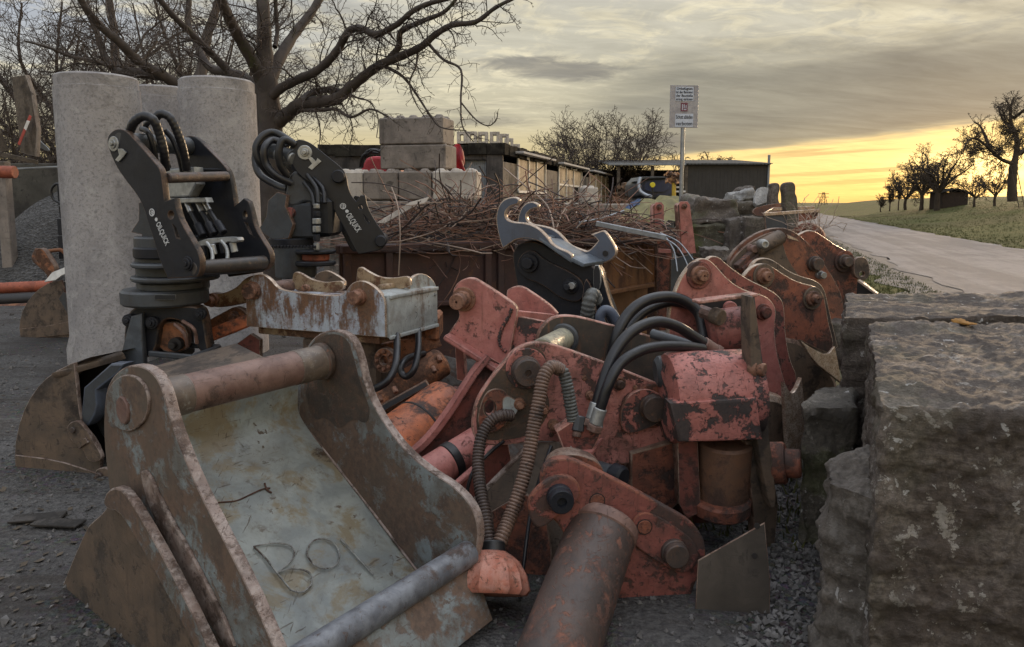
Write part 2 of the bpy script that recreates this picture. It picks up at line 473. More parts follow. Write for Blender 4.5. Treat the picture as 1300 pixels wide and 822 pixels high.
sv = S(sp.outputs[0]) * RN.x + S(sp.outputs[1]) * RN.y - R0.dot(RN)      # distance across the road line
n1 = noise(c, .35, 8, .6, .3); n2 = noise(c, 3, 8, .65, .2); n3 = noise(c, 30, 6, .7); n5 = noise(c, .09, 4, .6)
grass = mixc(sstep(n1 * .5 + n2 * .5, .38, .62), (.050, .060, .012), (.092, .084, .022))
grass = mixc(sstep(n5, .45, .6) * .6, grass, (.075, .062, .022))
grav = mixc(sstep(n3, .35, .65), (.045, .043, .043), (.12, .115, .11))
grav = mixc(sstep(n1, .42, .58) * .6, grav, (.055, .050, .048))
ru = noise(ocoord(.35, 2.2, 1, (0, 0, .35), True), 1.0, 6, .65, .8)
grav = mixc(sstep(ru, .50, .64) * .6, grav, (.042, .034, .029))
grav = mixc(sstep(ru, .44, .32) * .4, grav, (.15, .14, .135))
vr = voro(c, 45, 'F1', 1)
grav = mixc(sstep(noise(c, 1.1, 5, .6), .45, .6) * .55, grav, mixc(.75, grav, vr, 'MULTIPLY'))
gmask = sstep(sv + (n2 - .5) * 1.6, -3.4, -2.2)
setv(b, 'Base Color', mixc(gmask, grav, grass))
wet = sstep(n1 * .5 + n2 * .5, .44, .38) * (1 - gmask)
setv(b, 'Roughness', (wet * -.42 + .88).clamp()); S.nt.nodes['Principled BSDF'].inputs['Specular IOR Level'].default_value = .22
bump(b, n3 * .35 + n2 * .6 + S(voro(c, 60)) * .3 + ru * .6, .9, .04)
go = finish(ground_mesh(), 'ground', m_ground, None, sm=60); tag(go, kind='structure')
# road sheet
m_road, b = newmat('asphalt')
c = ocoord(world=True)
n1 = noise(c, .5, 7, .6, .3); n2 = noise(c, 6, 7, .65); n3 = noise(c, 90, 3, .6)
rc = ocoord(world=True, rot=(0, 0, math.atan2(RD.x, RD.y))); mp = S.nt.nodes.new('ShaderNodeMapping'); S.nt.links.new(rc, mp.inputs[0]); mp.inputs['Scale'].default_value = (1, .05, 1)
nl = noise(mp.outputs[0], 1.4, 5, .6)
col = mixc(sstep(nl * .6 + n1 * .4, .42, .58), (.080, .076, .080), (.165, .152, .152))
col = mixc(sstep(n2, .52, .7) * .5, col, (.07, .066, .066))
col = mixc(sstep(noise(c, .9, 6, .6, 1.5), .60, .64) * .6, col, (.05, .048, .05))
setv(b, 'Base Color', mixc(n3 * .3, col, (.22, .205, .20)))
setv(b, 'Roughness', (n2 * .3 + .62).clamp()); b.inputs['Specular IOR Level'].default_value = .34; bump(b, n2 * .5 + n3 * .5, .6, .02)
def strip(name, mat, s0, s1, dz, y0=-20, y1=170, step=4, rag=.0):
    bm = bmesh.new(); prev = None; t = y0
    while t <= y1:
        row = []
        for k in range(7):
            s = s0 + (s1 - s0) * k / 6
            if rag and k in (0, 6): s += rag * mnoise.noise(Vector((t * .5, k * 3.3, 1.7)))
            p = R0 + RD * (t - 11) + RN * s
            row.append(bm.verts.new((p.x, p.y, gh(p.x, p.y) * 0 + dz)))
        if prev:
            for k in range(6): bm.faces.new((prev[k], prev[k + 1], row[k + 1], row[k]))
        prev = row; t += step
    me = bpy.data.meshes.new(name)
    for f in bm.faces:
        f.normal_update()
        if f.normal.z < 0: f.normal_flip()
    bm.to_mesh(me); bm.free()
    return tag(link(name, me, mat), kind='structure')
strip('road', m_road, 0, RW, .022, step=.8, rag=.5)
m_verge = plain('verge_gravel', (.16, .14, .125), .85, 0, .35, 5, .5, (.085, .072, .06))
strip('road_verge', m_verge, -1.15, .5, .010, step=.5, rag=.9)
# grass tufts on the verge and on the near slope : nobody could count them
m_gr, b = newmat('grass_blade')
oi = S.nt.nodes.new('ShaderNodeNewGeometry')
setv(b, 'Base Color', mixc(noise(oi.outputs['Position'], 2.2, 3, .6), (.052, .064, .013), (.098, .090, .026)))
setv(b, 'Roughness', .7)
def tufts(name, n, gen, label_kind='stuff', h=(.05, .14)):
    bm = bmesh.new()
    for _ in range(n):
        x, y = gen(); z = gh(x, y)
        for k in range(5):
            a = random.uniform(0, 6.28); r = random.uniform(0, .08); hh = random.uniform(*h)
            p = Vector((x + r * math.cos(a), y + r * math.sin(a), z)); b2 = random.uniform(0, 6.28); wv = Vector((math.cos(b2), math.sin(b2), 0)) * .008
            lean = Vector((random.uniform(-1, 1), random.uniform(-1, 1), 0)) * hh * .45
            v = [bm.verts.new(p - wv), bm.verts.new(p + wv), bm.verts.new(p + lean + Vector((0, 0, hh)))]
            bm.faces.new(v)
    o = finish(bm, name, m_gr, None, sm=0); return o
def gv():
    t = random.uniform(0, 1) ** 1.5 * 50 + 2; s = -.3 - abs(random.gauss(0, 1.9)); p = R0 + RD * (t - 11) + RN * s; return p.x, p.y
tag(tufts('verge_grass', 9000, gv, h=(.02, .07)), 'short green and straw coloured grass between stone blocks and road', 'grass', kind='stuff')
def gs():
    t = random.uniform(0, 1) ** 1.3 * 90 + 5; s = RW + random.uniform(0, 1) ** 1.5 * 26 + .05; p = R0 + RD * (t - 11) + RN * s; return p.x, p.y
tag(tufts('meadow_grass', 16000, gs, h=(.03, .10)), 'rough short grass on the rising meadow beyond the road', 'grass', kind='stuff')
# ---------------------------------------------------------------- bare trees
m_bark = plain('bark', (.075, .06, .05), .85, 0, .35, 9, .6, (.045, .037, .032))
m_bark_moss = worn('bark_mossy', (.068, .054, .047), (.062, .066, .026), .40, 3, rough=(.85, .9), bstr=.7, gr=.3)
m_twig = plain('twig_bark', (.075, .055, .045), .8, 0, .3, 5, .2)
m_sil = plain('bark_far', (.07, .05, .035), .85, 0, .3, 2, .1)
def branch(bm, pts, r0, r1, seg): add_sweep(bm, pts, lambda t, i: r0 + (r1 - r0) * t ** .8, seg, cap=False)
def wander(p, d, L, n, jit, droop, rnd, curl=0):
    pts = [p.copy()]; d = d.normalized()
    for i in range(n):
        d = (d + Vector((rnd.gauss(0, jit), rnd.gauss(0, jit), rnd.gauss(0, jit) + droop)) ).normalized()
        p = p + d * (L / n); pts.append(p.copy())
    return pts
RMIN = [.005]
def twigs(bm, bt, pts, r, lev, rnd, L, dens, droop=-.04, jit=.28, seglen=.12):
    """side shoots all along a limb, recursive"""
    tot = sum((pts[i + 1] - pts[i]).length for i in range(len(pts) - 1))
    n = max(2, int(tot * dens))
    for k in range(n):
        t = .12 + .88 * (k + rnd.random()) / n; f = t * (len(pts) - 1); i = min(int(f), len(pts) - 2)
        p = pts[i].lerp(pts[i + 1], f - i); d = (pts[i + 1] - pts[i]).normalized()
        s = d.orthogonal().normalized(); s = Matrix.Rotation(rnd.uniform(0, 6.28), 3, d) @ s
        dd = (d * rnd.uniform(.3, .9) + s + Vector((0, 0, .25))).normalized()
        l = L * rnd.uniform(.45, 1.15) * (1.1 - .55 * t); rr = max(min(r * (1 - .6 * t) * .45, l * .017), RMIN[0] * (1.3 if lev > 1 else 1))
        q = wander(p, dd, l, max(3, int(l / seglen)), jit, droop, rnd)
        branch(bm if lev > 1 else bt, q, rr, max(rr * .45, RMIN[0] * .75), 5 if lev > 1 else 3)
        if lev > 0: twigs(bm, bt, q, rr, lev - 1, rnd, l * .55, dens * 1.35, droop, jit, seglen)
def tree(name, label, cat, base, limbs, mats, seed, tw, group=None, trunk_seg=14, parent=None):
    """limbs: list of (points, r0, r1, twigargs or None)"""
    rnd = random.Random(seed); t = thing(name, label, cat, base, group); RMIN[0] = max(.0042, .00027 * base[1])
    bm = bmesh.new(); bl = bmesh.new(); bt = bmesh.new()
    for (pts, r0, r1, ta) in limbs:
        sp_ = spline(pts, 5)
        # knobbly limbs
        add_sweep(bm if ta is None or ta.get('trunk') else bl, sp_, lambda u, i, a=r0, b_=r1: (a + (b_ - a) * u ** .85) * (1 + .07 * math.sin(i * 2.1 + a * 40)), trunk_seg if r0 > .1 else 8, cap=False)
        if ta: twigs(bl, bt, sp_, r1 + (r0 - r1) * .5, ta.get('lev', 2), rnd, ta['L'], ta['dens'] * 2.7, ta.get('droop', -.03), ta.get('jit', .26), ta.get('sl', .12))
    finish(bm, 'trunk', mats[0], t, sm=70); 
    if len(bl.verts): finish(bl, 'limb', mats[0], t, sm=70)
    else: bl.free()
    c_ = finish(bt, 'crown', mats[1], t, sm=0); c_['kind'] = 'stuff'
    return t
# ---------------------------------------------------------------- materials of the yard
m_conc = worn('concrete_pale', (.47, .46, .45), (.36, .35, .34), .40, 3, (.38, .37, .365), rough=(.85, .9), grime=(.22, .21, .20), gr=.35, bstr=.35)
m_pipe, b_ = newmat('pipe_concrete')
c = ocoord(world=True); c2 = ocoord(1, 1, .15, world=True)
n1 = noise(c2, 4, 7, .6, .2); n2 = noise(c, 34, 5, .75); n3 = noise(c, 1.3, 5, .6)
col = mixc(sstep(n1 * .5 + n3 * .5, .38, .62), (.245, .235, .24), (.35, .335, .335))
col = mixc(sstep(n2, .50, .62) * .6, col, (.15, .145, .145))
col = mixc(sstep(noise(c, 6, 8, .7, .4), .52, .64) * .5, col, (.42, .41, .405))
col = mixc(sstep(noise(c, 2.2, 6, .7, 1.2), .54, .62) * .45, col, (.17, .16, .155))
col = mixc(sstep(S(voro(c, 70)), .16, .10) * .7, col, (.12, .115, .11))
setv(b_, 'Base Color', col); setv(b_, 'Roughness', .9); b_.inputs['Specular IOR Level'].default_value = .25
bump(b_, n2 * .6 + n1 * .4, .8, .014)
m_conc_dark = worn('concrete_weathered', (.20, .175, .155), (.085, .073, .064), .46, 1.6, (.26, .225, .20), rough=(.85, .9), streak=True, grime=(.07, .062, .055), gr=.5, bstr=.5)
m_conc_light = worn('concrete_light', (.50, .46, .41), (.34, .29, .25), .44, 1.8, (.42, .38, .34), rough=(.85, .9), streak=True, grime=(.16, .14, .12), gr=.45, bstr=.4)
m_moss_roof = worn('mossy_roof', (.045, .042, .036), (.022, .020, .018), .5, 3, rough=(.9, .95), bstr=.8, spec=.04)
m_wood_grey = worn('grey_timber', (.14, .115, .09), (.085, .068, .052), .48, 7, rough=(.8, .9), streak=True, bstr=.5)
m_dark_steel = plain('dark_sheet', (.028, .027, .029), .55, 0, .25, 3, .1)
m_grey_sheet = plain('grey_sheet', (.25, .27, .29), .5, 0, .2, 3, .1)
m_white = plain('white_paint', (.70, .69, .66), .6, 0, .2, 6, .1)
m_cream = worn('boarded_window', (.42, .34, .235), (.24, .18, .12), .45, 2, rough=(.7, .8), streak=True, gr=.3)
m_rust = worn('rust', (.20, .085, .042), (.085, .038, .026), .5, 5, (.26, .12, .06), (.12, .055, .035), rough=(.75, .9), gr=.5, bstr=.7)
m_rust_dark = worn('rust_dark', (.105, .052, .038), (.05, .028, .024), .5, 3.2, (.15, .07, .045), rough=(.7, .9), gr=.5, bstr=.6, streak=True)
m_redpipe = worn('red_painted_pipe', (.36, .10, .055), (.15, .06, .04), .42, 5, rough=(.6, .85), gr=.4)
m_black = plain('black_rubber', (.016, .016, .018), .42, 0, .3, 20, .2)
m_glass_dark = plain('dark_pane', (.02, .022, .025), .12, 0, .2, 2, .02)
# ---------------------------------------------------------------- three big concrete pipes standing on end
def big_pipe(px, Y, label, top, r=.405):
    base = G(px, 455, 0); cx_ = P(px, 300, Y); x = cx_.x
    a = Vector((x, Y, 0)); h = top
    t = thing('concrete_pipe', label, 'concrete pipe', a, 'concrete pipes standing on end')
    ri = r * .80
    prof = [(0, ri), (0, r + .035), (.16, r + .035), (.30, r), (h - .13, r), (h - .125, r - .012), (h - .02, r - .012), (h, r - .035), (h, ri + .02), (h - .04, ri), (.02, ri), (0, ri)]
    lathe('pipe_wall', m_pipe, a, a + Vector((0, 0, h)), prof, t, 72)
    return t
def ztop(py, Y): return P(650, py, Y).z
big_pipe(135.5, 7.9, 'tall pale concrete pipe standing on end, leftmost and nearest of the three', ztop(94, 7.7))
big_pipe(214, 9.3, 'concrete pipe standing on end, mostly hidden between the other two', ztop(110, 9.1))
big_pipe(284, 8.35, 'pale concrete pipe standing on end, rightmost of three, beside the bare tree', ztop(99, 8.15))
# ---------------------------------------------------------------- trees, near
def px_limb(l, Y, r0, r1, **ta):
    pts = []
    for i, q in enumerate(l):
        y = Y + (q[2] if len(q) > 2 else 0); pts.append(P(q[0], q[1], y))
    return (pts, r0, r1, ta or None)
TY = 12.6
limbs = [
 px_limb([(341, 392), (341, 330), (345, 250), (344, 190), (342, 140), (338, 95)], TY, .24, .17),
 px_limb([(326, 392, .2), (329, 300, .2), (328, 220, .2), (331, 150, .1), (334, 110)], TY, .125, .115),
 px_limb([(338, 110), (336, 60), (334, 10), (331, -60, .3)], TY, .15, .08, L=1.3, dens=2.4),
 px_limb([(333, 105), (322, 80, -.2), (302, 45, -.5), (289, 20, -.8), (280, -5, -1), (268, -60, -1.2)], TY, .115, .06, L=1.3, dens=2.4),
 px_limb([(343, 100), (356, 72, .3), (375, 42, .8), (398, 12, 1.2), (415, -20, 1.5)], TY, .115, .06, L=1.2, dens=2.2),
 px_limb([(334, 120), (318, 104, .2), (292, 92, .5), (266, 86, .9), (250, 56, 1.1), (239, 30, 1.3), (240, -5, 1.4), (238, -50, 1.6)], TY, .10, .04, L=1.1, dens=2.6),
 px_limb([(292, 92, .5), (268, 68, .3), (240, 40, 0), (215, 15, -.3), (195, -12, -.5)], TY, .075, .04, L=1.1, dens=2.6),
 px_limb([(349, 60, .1), (352, 40, .3), (350, 10, .3), (349, -30, .3)], TY, .04, .03, L=.8, dens=2.4),
 px_limb([(339, 130), (356, 113, -.2), (379, 101, -.5), (404, 89, -.8), (427, 66, -1.0), (442, 41, -1.2), (458, 36, -1.4), (477, 44, -1.6), (503, 32, -1.8), (522, 16, -2), (541, 6, -2.1), (578, -4, -2.3)], TY, .088, .03, L=.95, dens=3.0, sl=.09),
 px_limb([(343, 182), (349, 160), (364, 146, -.1), (382, 133, -.3), (405, 130, -.5), (427, 126, -.7), (442, 114, -.8), (465, 95, -1), (484, 82, -1.1), (506, 73, -1.2), (534, 60, -1.4), (553, 44, -1.5), (575, 32, -1.6), (604, 28, -1.7), (629, 10, -1.8), (655, -3, -1.9)], TY, .135, .022, L=.95, dens=3.2, sl=.09),
 px_limb([(374, 137, -.2), (390, 122, .1), (404, 116, .2), (420, 114, .2), (434, 117, -.4)], TY, .07, .05, L=.8, dens=2.5, sl=.09),
 px_limb([(490, 80, -1.1), (506, 60, -1.2), (509, 41, -1.3), (534, 28, -1.5), (563, 16, -1.6), (580, -2, -1.7)], TY, .062, .022, L=.9, dens=3.0, sl=.09),
 px_limb([(380, 140, -.3), (409, 140, -.6), (427, 139, -.8), (446, 149, -1), (470, 139, -1.2), (492, 148, -1.3)], TY, .04, .012, L=.55, dens=3.4, droop=-.10, sl=.07),
 px_limb([(545, 57, -1.4), (563, 76, -1.6), (585, 89, -1.8), (585, 126, -2), (587, 160, -2.1), (601, 180, -2.2)], TY, .026, .007, L=.45, dens=3.6, droop=-.12, sl=.06, lev=1),
 px_limb([(585, 130, -2), (604, 152, -2.1), (620, 160, -2.2), (630, 152, -2.2), (632, 142, -2.2)], TY, .012, .006, L=.2, dens=5, droop=-.08, sl=.05, lev=0),
 px_limb([(488, 84, -1.1), (512, 98, -1.3), (530, 122, -1.5), (545, 145, -1.7), (560, 162, -1.8), (592, 166, -1.9)], TY, .028, .007, L=.5, dens=3.4, droop=-.12, sl=.06, lev=1),
 px_limb([(530, 68, -1.3), (528, 85, -1.5), (520, 105, -1.6), (526, 128, -1.7), (540, 150, -1.8)], TY, .018, .006, L=.4, dens=3.5, droop=-.1, sl=.06, lev=1),
 px_limb([(440, 118, -.8), (455, 125, -.9), (470, 130, -1), (480, 150, -1.1), (478, 175, -1.2)], TY, .018, .006, L=.4, dens=3.5, droop=-.1, sl=.06, lev=1),
 px_limb([(400, 133, -.5), (403, 150, -.6), (407, 170, -.7), (404, 190, -.8)], TY, .012, .005, L=.35, dens=3.5, droop=-.1, sl=.06, lev=1),
]
tree('bare_apple_tree', 'large bare tree with mossy trunk and long drooping limbs, behind the pipes', 'tree', (P(341, 392, TY).x, TY, 0), limbs, (m_bark_moss, m_twig), 3, None)
T2 = 17.0
limbs = [
 px_limb([(246, 345), (244, 250), (242, 170), (238, 120)], T2, .28, .24),
 px_limb([(238, 122), (228, 110), (205, 95, -.3), (177, 79, -.6), (152, 54, -1), (126, 32, -1.3), (104, 2, -1.6), (90, -40, -1.8)], T2, .14, .06, L=2.0, dens=2.1, sl=.16, droop=.0),
 px_limb([(205, 95, -.3), (170, 92, .2), (149, 88, .5), (145, 41, .8), (139, 0, 1), (136, -40, 1)], T2, .13, .06, L=1.7, dens=2.2, sl=.16, droop=.0),
 px_limb([(149, 88, .5), (132, 70, .5), (122, 40, .5), (108, 10, .5)], T2, .08, .05, L=1.7, dens=2.2, sl=.16, droop=.0),
 px_limb([(149, 88, .5), (120, 78, .2), (90, 72, 0), (60, 60, -.3), (30, 52, -.5)], T2, .06, .02, L=1.6, dens=2.2, sl=.16, droop=.0),
 px_limb([(240, 130), (256, 90, .3), (262, 50, .5), (275, 10, .6), (285, -30, .6)], T2, .15, .07, L=1.6, dens=2.0, sl=.16, droop=.0),
 px_limb([(152, 90, .5), (190, 70, 1), (222, 45, 1.4), (250, 35, 1.6)], T2, .05, .02, L=1.3, dens=2.0, sl=.16),
]
tree('bare_garden_tree', 'bare tree behind the concrete pipes with thick limbs spreading to the left', 'tree', (P(246, 345, T2).x, T2, 0), limbs, (m_bark, m_twig), 5, None)
T3 = 21.0
def auto_tree(name, label, base, h, spread, seed, mats, trunk_r=.2, n=7, group=None, lev=2, dens=1.5, L=1.6, sl=.2, trunk_h=.3, lean=0, up=.6, jit=.2, tseg=8, droop=0):
    rnd = random.Random(seed); base = Vector(base); lim = []
    th = h * trunk_h; top = base + Vector((lean, 0, th))
    lim.append(([base - Vector((0, 0, .1)), base.lerp(top, .5) + Vector((rnd.uniform(-.1, .1), 0, 0)), top], trunk_r, trunk_r * .75, None))
    for i in range(n):
        a = 2 * math.pi * i / n + rnd.uniform(-.3, .3); f = rnd.uniform(.5, 1)
        out = Vector((math.cos(a), math.sin(a), 0)) * spread * f
        hh = (h - th) * (1 - .45 * f * rnd.uniform(.4, 1)) * rnd.uniform(.75, 1)
        p0 = base.lerp(top, rnd.uniform(.75, 1)); e = p0 + out + Vector((0, 0, hh))
        mid = p0 + out * .45 + Vector((0, 0, hh * (.25 + .3 * up))); m2 = p0 + out * .8 + Vector((0, 0, hh * .72))
        j = lambda s: Vector((rnd.uniform(-s, s), rnd.uniform(-s, s), rnd.uniform(-s, s)))
        lim.append(([p0, mid + j(.05 * h), m2 + j(.05 * h), e], trunk_r * .5, trunk_r * .12, dict(L=L, dens=dens, lev=lev, sl=sl, jit=jit, droop=droop)))
    return tree(name, label, 'tree', tuple(base), lim, mats, seed, None, group, tseg)
auto_tree('bare_hedge_tree', 'fine twigged bare tree far left behind the leaning board', (P(62, 300, T3).x, T3, 0), 5.6, 3.2, 11, (m_bark, m_twig), .14, 11, 'scrubby trees at the left edge', dens=1.5, L=1.9, sl=.22, trunk_h=.12)
auto_tree('bare_hedge_tree', 'fine twigged bare scrub tree cut by the left edge of the picture', (P(-45, 300, T3 - 2).x, T3 - 2, 0), 5.0, 3.0, 12, (m_bark, m_twig), .13, 10, 'scrubby trees at the left edge', dens=1.5, L=1.8, sl=.22, trunk_h=.12)
auto_tree('bare_bush', 'wide bare many-stemmed bush rising behind the long workshop roof', (P(765, 262, 45).x, 45, 0), 8.1, 4.4, 21, (m_bark, m_twig), .10, 36, dens=1.35, L=2.0, sl=.3, trunk_h=.06, up=.2, jit=.13)
auto_tree('pollard_tree', 'small knobbly bare tree sticking up behind the dark shed', (P(898, 262, 70).x, 70, 0), 7.4, 2.3, 23, (m_sil, m_sil), .2, 9, dens=1.8, L=1.3, sl=.3, trunk_h=.45, jit=.3, droop=-.12)
auto_tree('bare_sapling', 'thin pale bare sapling standing behind the dark shed roof', (P(868, 262, 66).x, 66, 0), 7.2, 2.0, 24, (m_sil, m_sil), .07, 8, dens=1.6, L=1.1, sl=.25, trunk_h=.3)
auto_tree('bare_hedge_tree', 'tall fine twigged tree standing far behind the leftmost concrete pipe', (P(110, 300, 25).x, 25, 0), 9.5, 4.8, 13, (m_bark, m_twig), .2, 14, 'trees far behind the pipes', dens=1.35, L=2.6, sl=.25, trunk_h=.15)
auto_tree('bare_hedge_tree', 'tall fine twigged tree far behind the gap between pipes and bare tree', (P(262, 300, 27).x, 27, 0), 10.5, 4.6, 14, (m_bark, m_twig), .2, 14, 'trees far behind the pipes', dens=1.3, L=2.6, sl=.25, trunk_h=.2)
# far orchard on the crest
def crest(px, Y):
    p = P(px, 257, Y); return Vector((p.x, Y, gh(p.x, Y)))
c0 = crest(1285, 64)
FY = 64.0
limbs = [
 px_limb([(1285, 256), (1285, 230), (1287, 208)], FY, .40, .32),
 px_limb([(1287, 210), (1291, 190), (1290, 172), (1284, 158), (1283, 140), (1287, 124)], FY, .27, .08, L=2.6, dens=1.9, sl=.4, jit=.3, droop=-.05),
 px_limb([(1285, 208), (1272, 203, -.5), (1262, 195, -1), (1248, 182, -2), (1238, 176, -2.4), (1228, 180, -3), (1222, 196, -3)], FY, .17, .05, L=2.2, dens=2.2, sl=.4, jit=.3, droop=-.06),
 px_limb([(1258, 191, -1), (1250, 172, -1), (1244, 160, -1), (1236, 155, -1)], FY, .16, .04, L=1.6, dens=1.5, sl=.35, jit=.3),
 px_limb([(1290, 175), (1282, 160, 1), (1272, 150, 1.5), (1268, 135, 2)], FY, .16, .05, L=1.7, dens=1.5, sl=.35, jit=.3),
 px_limb([(1290, 196), (1304, 190, 1), (1322, 176, 2), (1335, 160, 2)], FY, .26, .06, L=2.2, dens=1.4, sl=.4, jit=.3),
 px_limb([(1287, 150), (1300, 140, -1), (1310, 130, -1)], FY, .16, .05, L=1.7, dens=1.5, sl=.35, jit=.3),
]
tree('orchard_tree', 'tallest bare orchard tree on the crest, against the setting sun', 'tree', tuple(c0), limbs, (m_sil, m_sil), 31, None, 'bare orchard trees on the crest', 10)
far = [(1190, 78, 7.9, 3.5, 41, .30, 'large round-headed bare orchard tree in front of the red brown hut'),
       (1170, 84, 6.4, 2.6, 42, .24, 'bare orchard tree left of the round-headed one on the crest'),
       (1150, 90, 5.4, 2.6, 43, .2, 'low dense bare orchard tree, leftmost broad crown on the crest'),
       (1237, 74, 3.5, 2.0, 44, .13, 'low bare bush in front of the glow between hut and tallest tree'),
       (1263, 70, 3.6, 1.5, 45, .13, 'small forked bare tree just left of the tallest trunk')]
for px, Y, h, spd, sd, tr, lb in far:
    bp = crest(px, Y); auto_tree('orchard_tree', lb, bp, h, spd, sd, (m_sil, m_sil), tr, 9, 'bare orchard trees on the crest', dens=1.25, L=1.3 + h * .1, sl=.4, trunk_h=.28, jit=.3, droop=-.05)
for px, Y, h, lb in ((1119, 96, 2.6, 'slim young tree, leftmost of three on the crest'), (1130, 95, 4.2, 'slim young tree, middle of three on the crest'), (1141, 94, 4.7, 'slim young tree, right of three on the crest')):
    bp = crest(px, Y); auto_tree('slim_tree', lb, bp, h, .55, int(px), (m_sil, m_sil), .09, 9, 'slim young trees on the crest', lev=1, dens=2.6, L=.7, sl=.25, trunk_h=.25)
# hut, ladder and post on the crest
hp = crest(1208, 82)
t = thing('garden_hut', 'red brown wooden hut half hidden by orchard trees on the crest', 'hut', hp)
m_hut = plain('hut_boards', (.035, .02, .015), .8, 0, .3, 3)  # red brown boards darkened so the hut looks backlit
abox('wall', m_hut, hp + Vector((-1.6, -1, -.3)), hp + Vector((1.2, 1.5, 1.55)), t, .03)
bm = bmesh.new()
for sgn in (-1, 1): add_box(bm, hp + Vector((-.2 + sgn * .8, .25, 1.70)), Vector((.88, 0, -.24 * sgn)), Vector((0, 1.6, 0)), Vector((.02, 0, .05)), .01)
finish(bm, 'roof', m_moss_roof, t)
lp = crest(1298, 60)
t = thing('orchard_ladder', 'wooden ladder leaning in the tallest orchard tree at the right edge', 'ladder', lp)
bm = bmesh.new(); a = lp; bb = lp + Vector((-.6, .6, 3.6))
for o in (-.22, .22): add_bar(bm, a + Vector((o, 0, 0)), bb + Vector((o, 0, 0)), .07, .05)
finish(bm, 'rail', m_sil, t)
bm = bmesh.new()
for k in range(10):
    q = a.lerp(bb, (k + .5) / 10); add_bar(bm, q - Vector((.22, 0, 0)), q + Vector((.22, 0, 0)), .04, .03)
finish(bm, 'rung', m_sil, t)
# far pylon
pp = Vector((P(1045, 257, 420).x, 420, 0)); pp.z = gh(pp.x, pp.y) - .5
t = thing('lattice_pylon', 'tiny lattice pylon on the horizon left of the meadow', 'pylon', pp); bm = bmesh.new()
H = 9.5
for sx_ in (-1, 1):
    for sy_ in (-1, 1): add_bar(bm, pp + Vector((sx_ * 2.2, sy_ * 2.2, 0)), pp + Vector((sx_ * .4, sy_ * .4, H)), .22, .22, 0)
for k in range(6):
    z0 = H * k / 6; z1 = H * (k + 1) / 6; w0 = 2.2 - 1.8 * k / 6; w1 = 2.2 - 1.8 * (k + 1) / 6
    for s in (-1, 1): add_bar(bm, pp + Vector((-s * w0, -w0, z0)), pp + Vector((s * w1, -w1, z1)), .14, .14, 0)
finish(bm, 'mast', m_sil, t); bm = bmesh.new()
for z in (H * .72, H * .92): add_bar(bm, pp + Vector((-3, 0, z)), pp + Vector((3, 0, z)), .3, .3, 0)
finish(bm, 'crossarm', m_sil, t)
# ---------------------------------------------------------------- stacked concrete blocks with studs
def lego(label, c0, ux, L, D, H, mat, nst=5, group='stacked concrete blocks with studs', studs=True):
    """c0 = front-left-bottom corner, ux = direction along the front"""
    uy = Vector((-ux.y, ux.x, 0)); c0 = Vector(c0)
    t = thing('concrete_block', label, 'concrete block', c0, group)
    bm = bmesh.new(); add_box(bm, c0 + ux * L / 2 + uy * D / 2 + Vector((0, 0, H / 2)), ux * (L / 2 - .006), uy * (D / 2 - .006), Vector((0, 0, H / 2 - .006)), .025)
    finish(bm, 'block_body', mat, t, None, 30)
    if studs:
        m = max(1, round(L / .3)); q = max(1, round(D / .4)); first = None
        for i in range(m):
            for j in range(q):
                cc = c0 + ux * L * (i + .5) / m + uy * D * (j + .5) / q + Vector((0, 0, H - .01))
                if first is None:
                    bm = bmesh.new(); add_lathe(bm, cc, cc + Vector((0, 0, 1)), [(0, .11), (.03, .10), (.065, .06), (.07, 0)], 10)
                    first = finish(bm, 'stud', mat, t, None, 60); f0 = cc
                else:
                    s2 = first.copy(); COL.objects.link(s2); s2.parent = t; s2.location = cc - f0
    return t
ux = Vector((math.cos(R(-13)), math.sin(R(-13)), 0)); LY = 16.0
def lz(py, Y=LY): return P(650, py, Y).z
p0 = P(481, 200, LY); z1, z2, z3 = lz(219), lz(184.5), lz(150)
lego('brown stained concrete block, topmost of the stack', (p0.x, LY, z2 + .004), ux, 1.44, .8, z3 - z2, m_conc_dark)
lego('weathered concrete block directly under the topmost one', (p0.x + .02, LY - .01, z1 + .06), ux, 1.47, .8, z2 - z1 - .06, m_conc_dark)
zr = lz(254.5); hrow = z1 - zr
xs = P(430, 200, LY - .5).x; ux = Vector((math.cos(R(-7)), math.sin(R(-7)), 0))
names_ = ['pale concrete block with studs at the left end of the long row', 'grey concrete block, second in the row under the tall stack', 'darker grey concrete block in the middle of the stud row', 'pale brown concrete block at the right end of the stud row']
offs = [(-.35, .85), (.5, .75), (1.25, .7)]
for k, (o, L) in enumerate(offs):
    q = Vector((xs, LY - .5, zr)) + ux * o; lego(names_[k], q, ux, L - .01, .8, hrow, m_conc_dark if k else m_conc_light)
q = Vector((xs, LY - .5, zr)) + ux * 1.96; u2 = Vector((math.cos(R(-5)), math.sin(R(-5)), 0))
lego(names_[3], q, u2, .92, .8, hrow, m_conc_light)
zq = zr - .62
for k, (o, L) in enumerate([(-.4, 1.5), (1.12, 1.6)]):
    q = Vector((xs, LY - .52, zq)) + ux * o; lego(['brown concrete block below the row on the left, behind the scrap wire', 'brown concrete block below the row on the right, behind the scrap wire'][k], q, ux, L - .01, .82, .61, m_conc_dark)
    q.z = 0; lego(['ground course concrete block at the left of the blockwork', 'ground course concrete block at the right of the blockwork'][k], q, ux, L - .01, .82, zq - .01, m_conc_dark, studs=False)
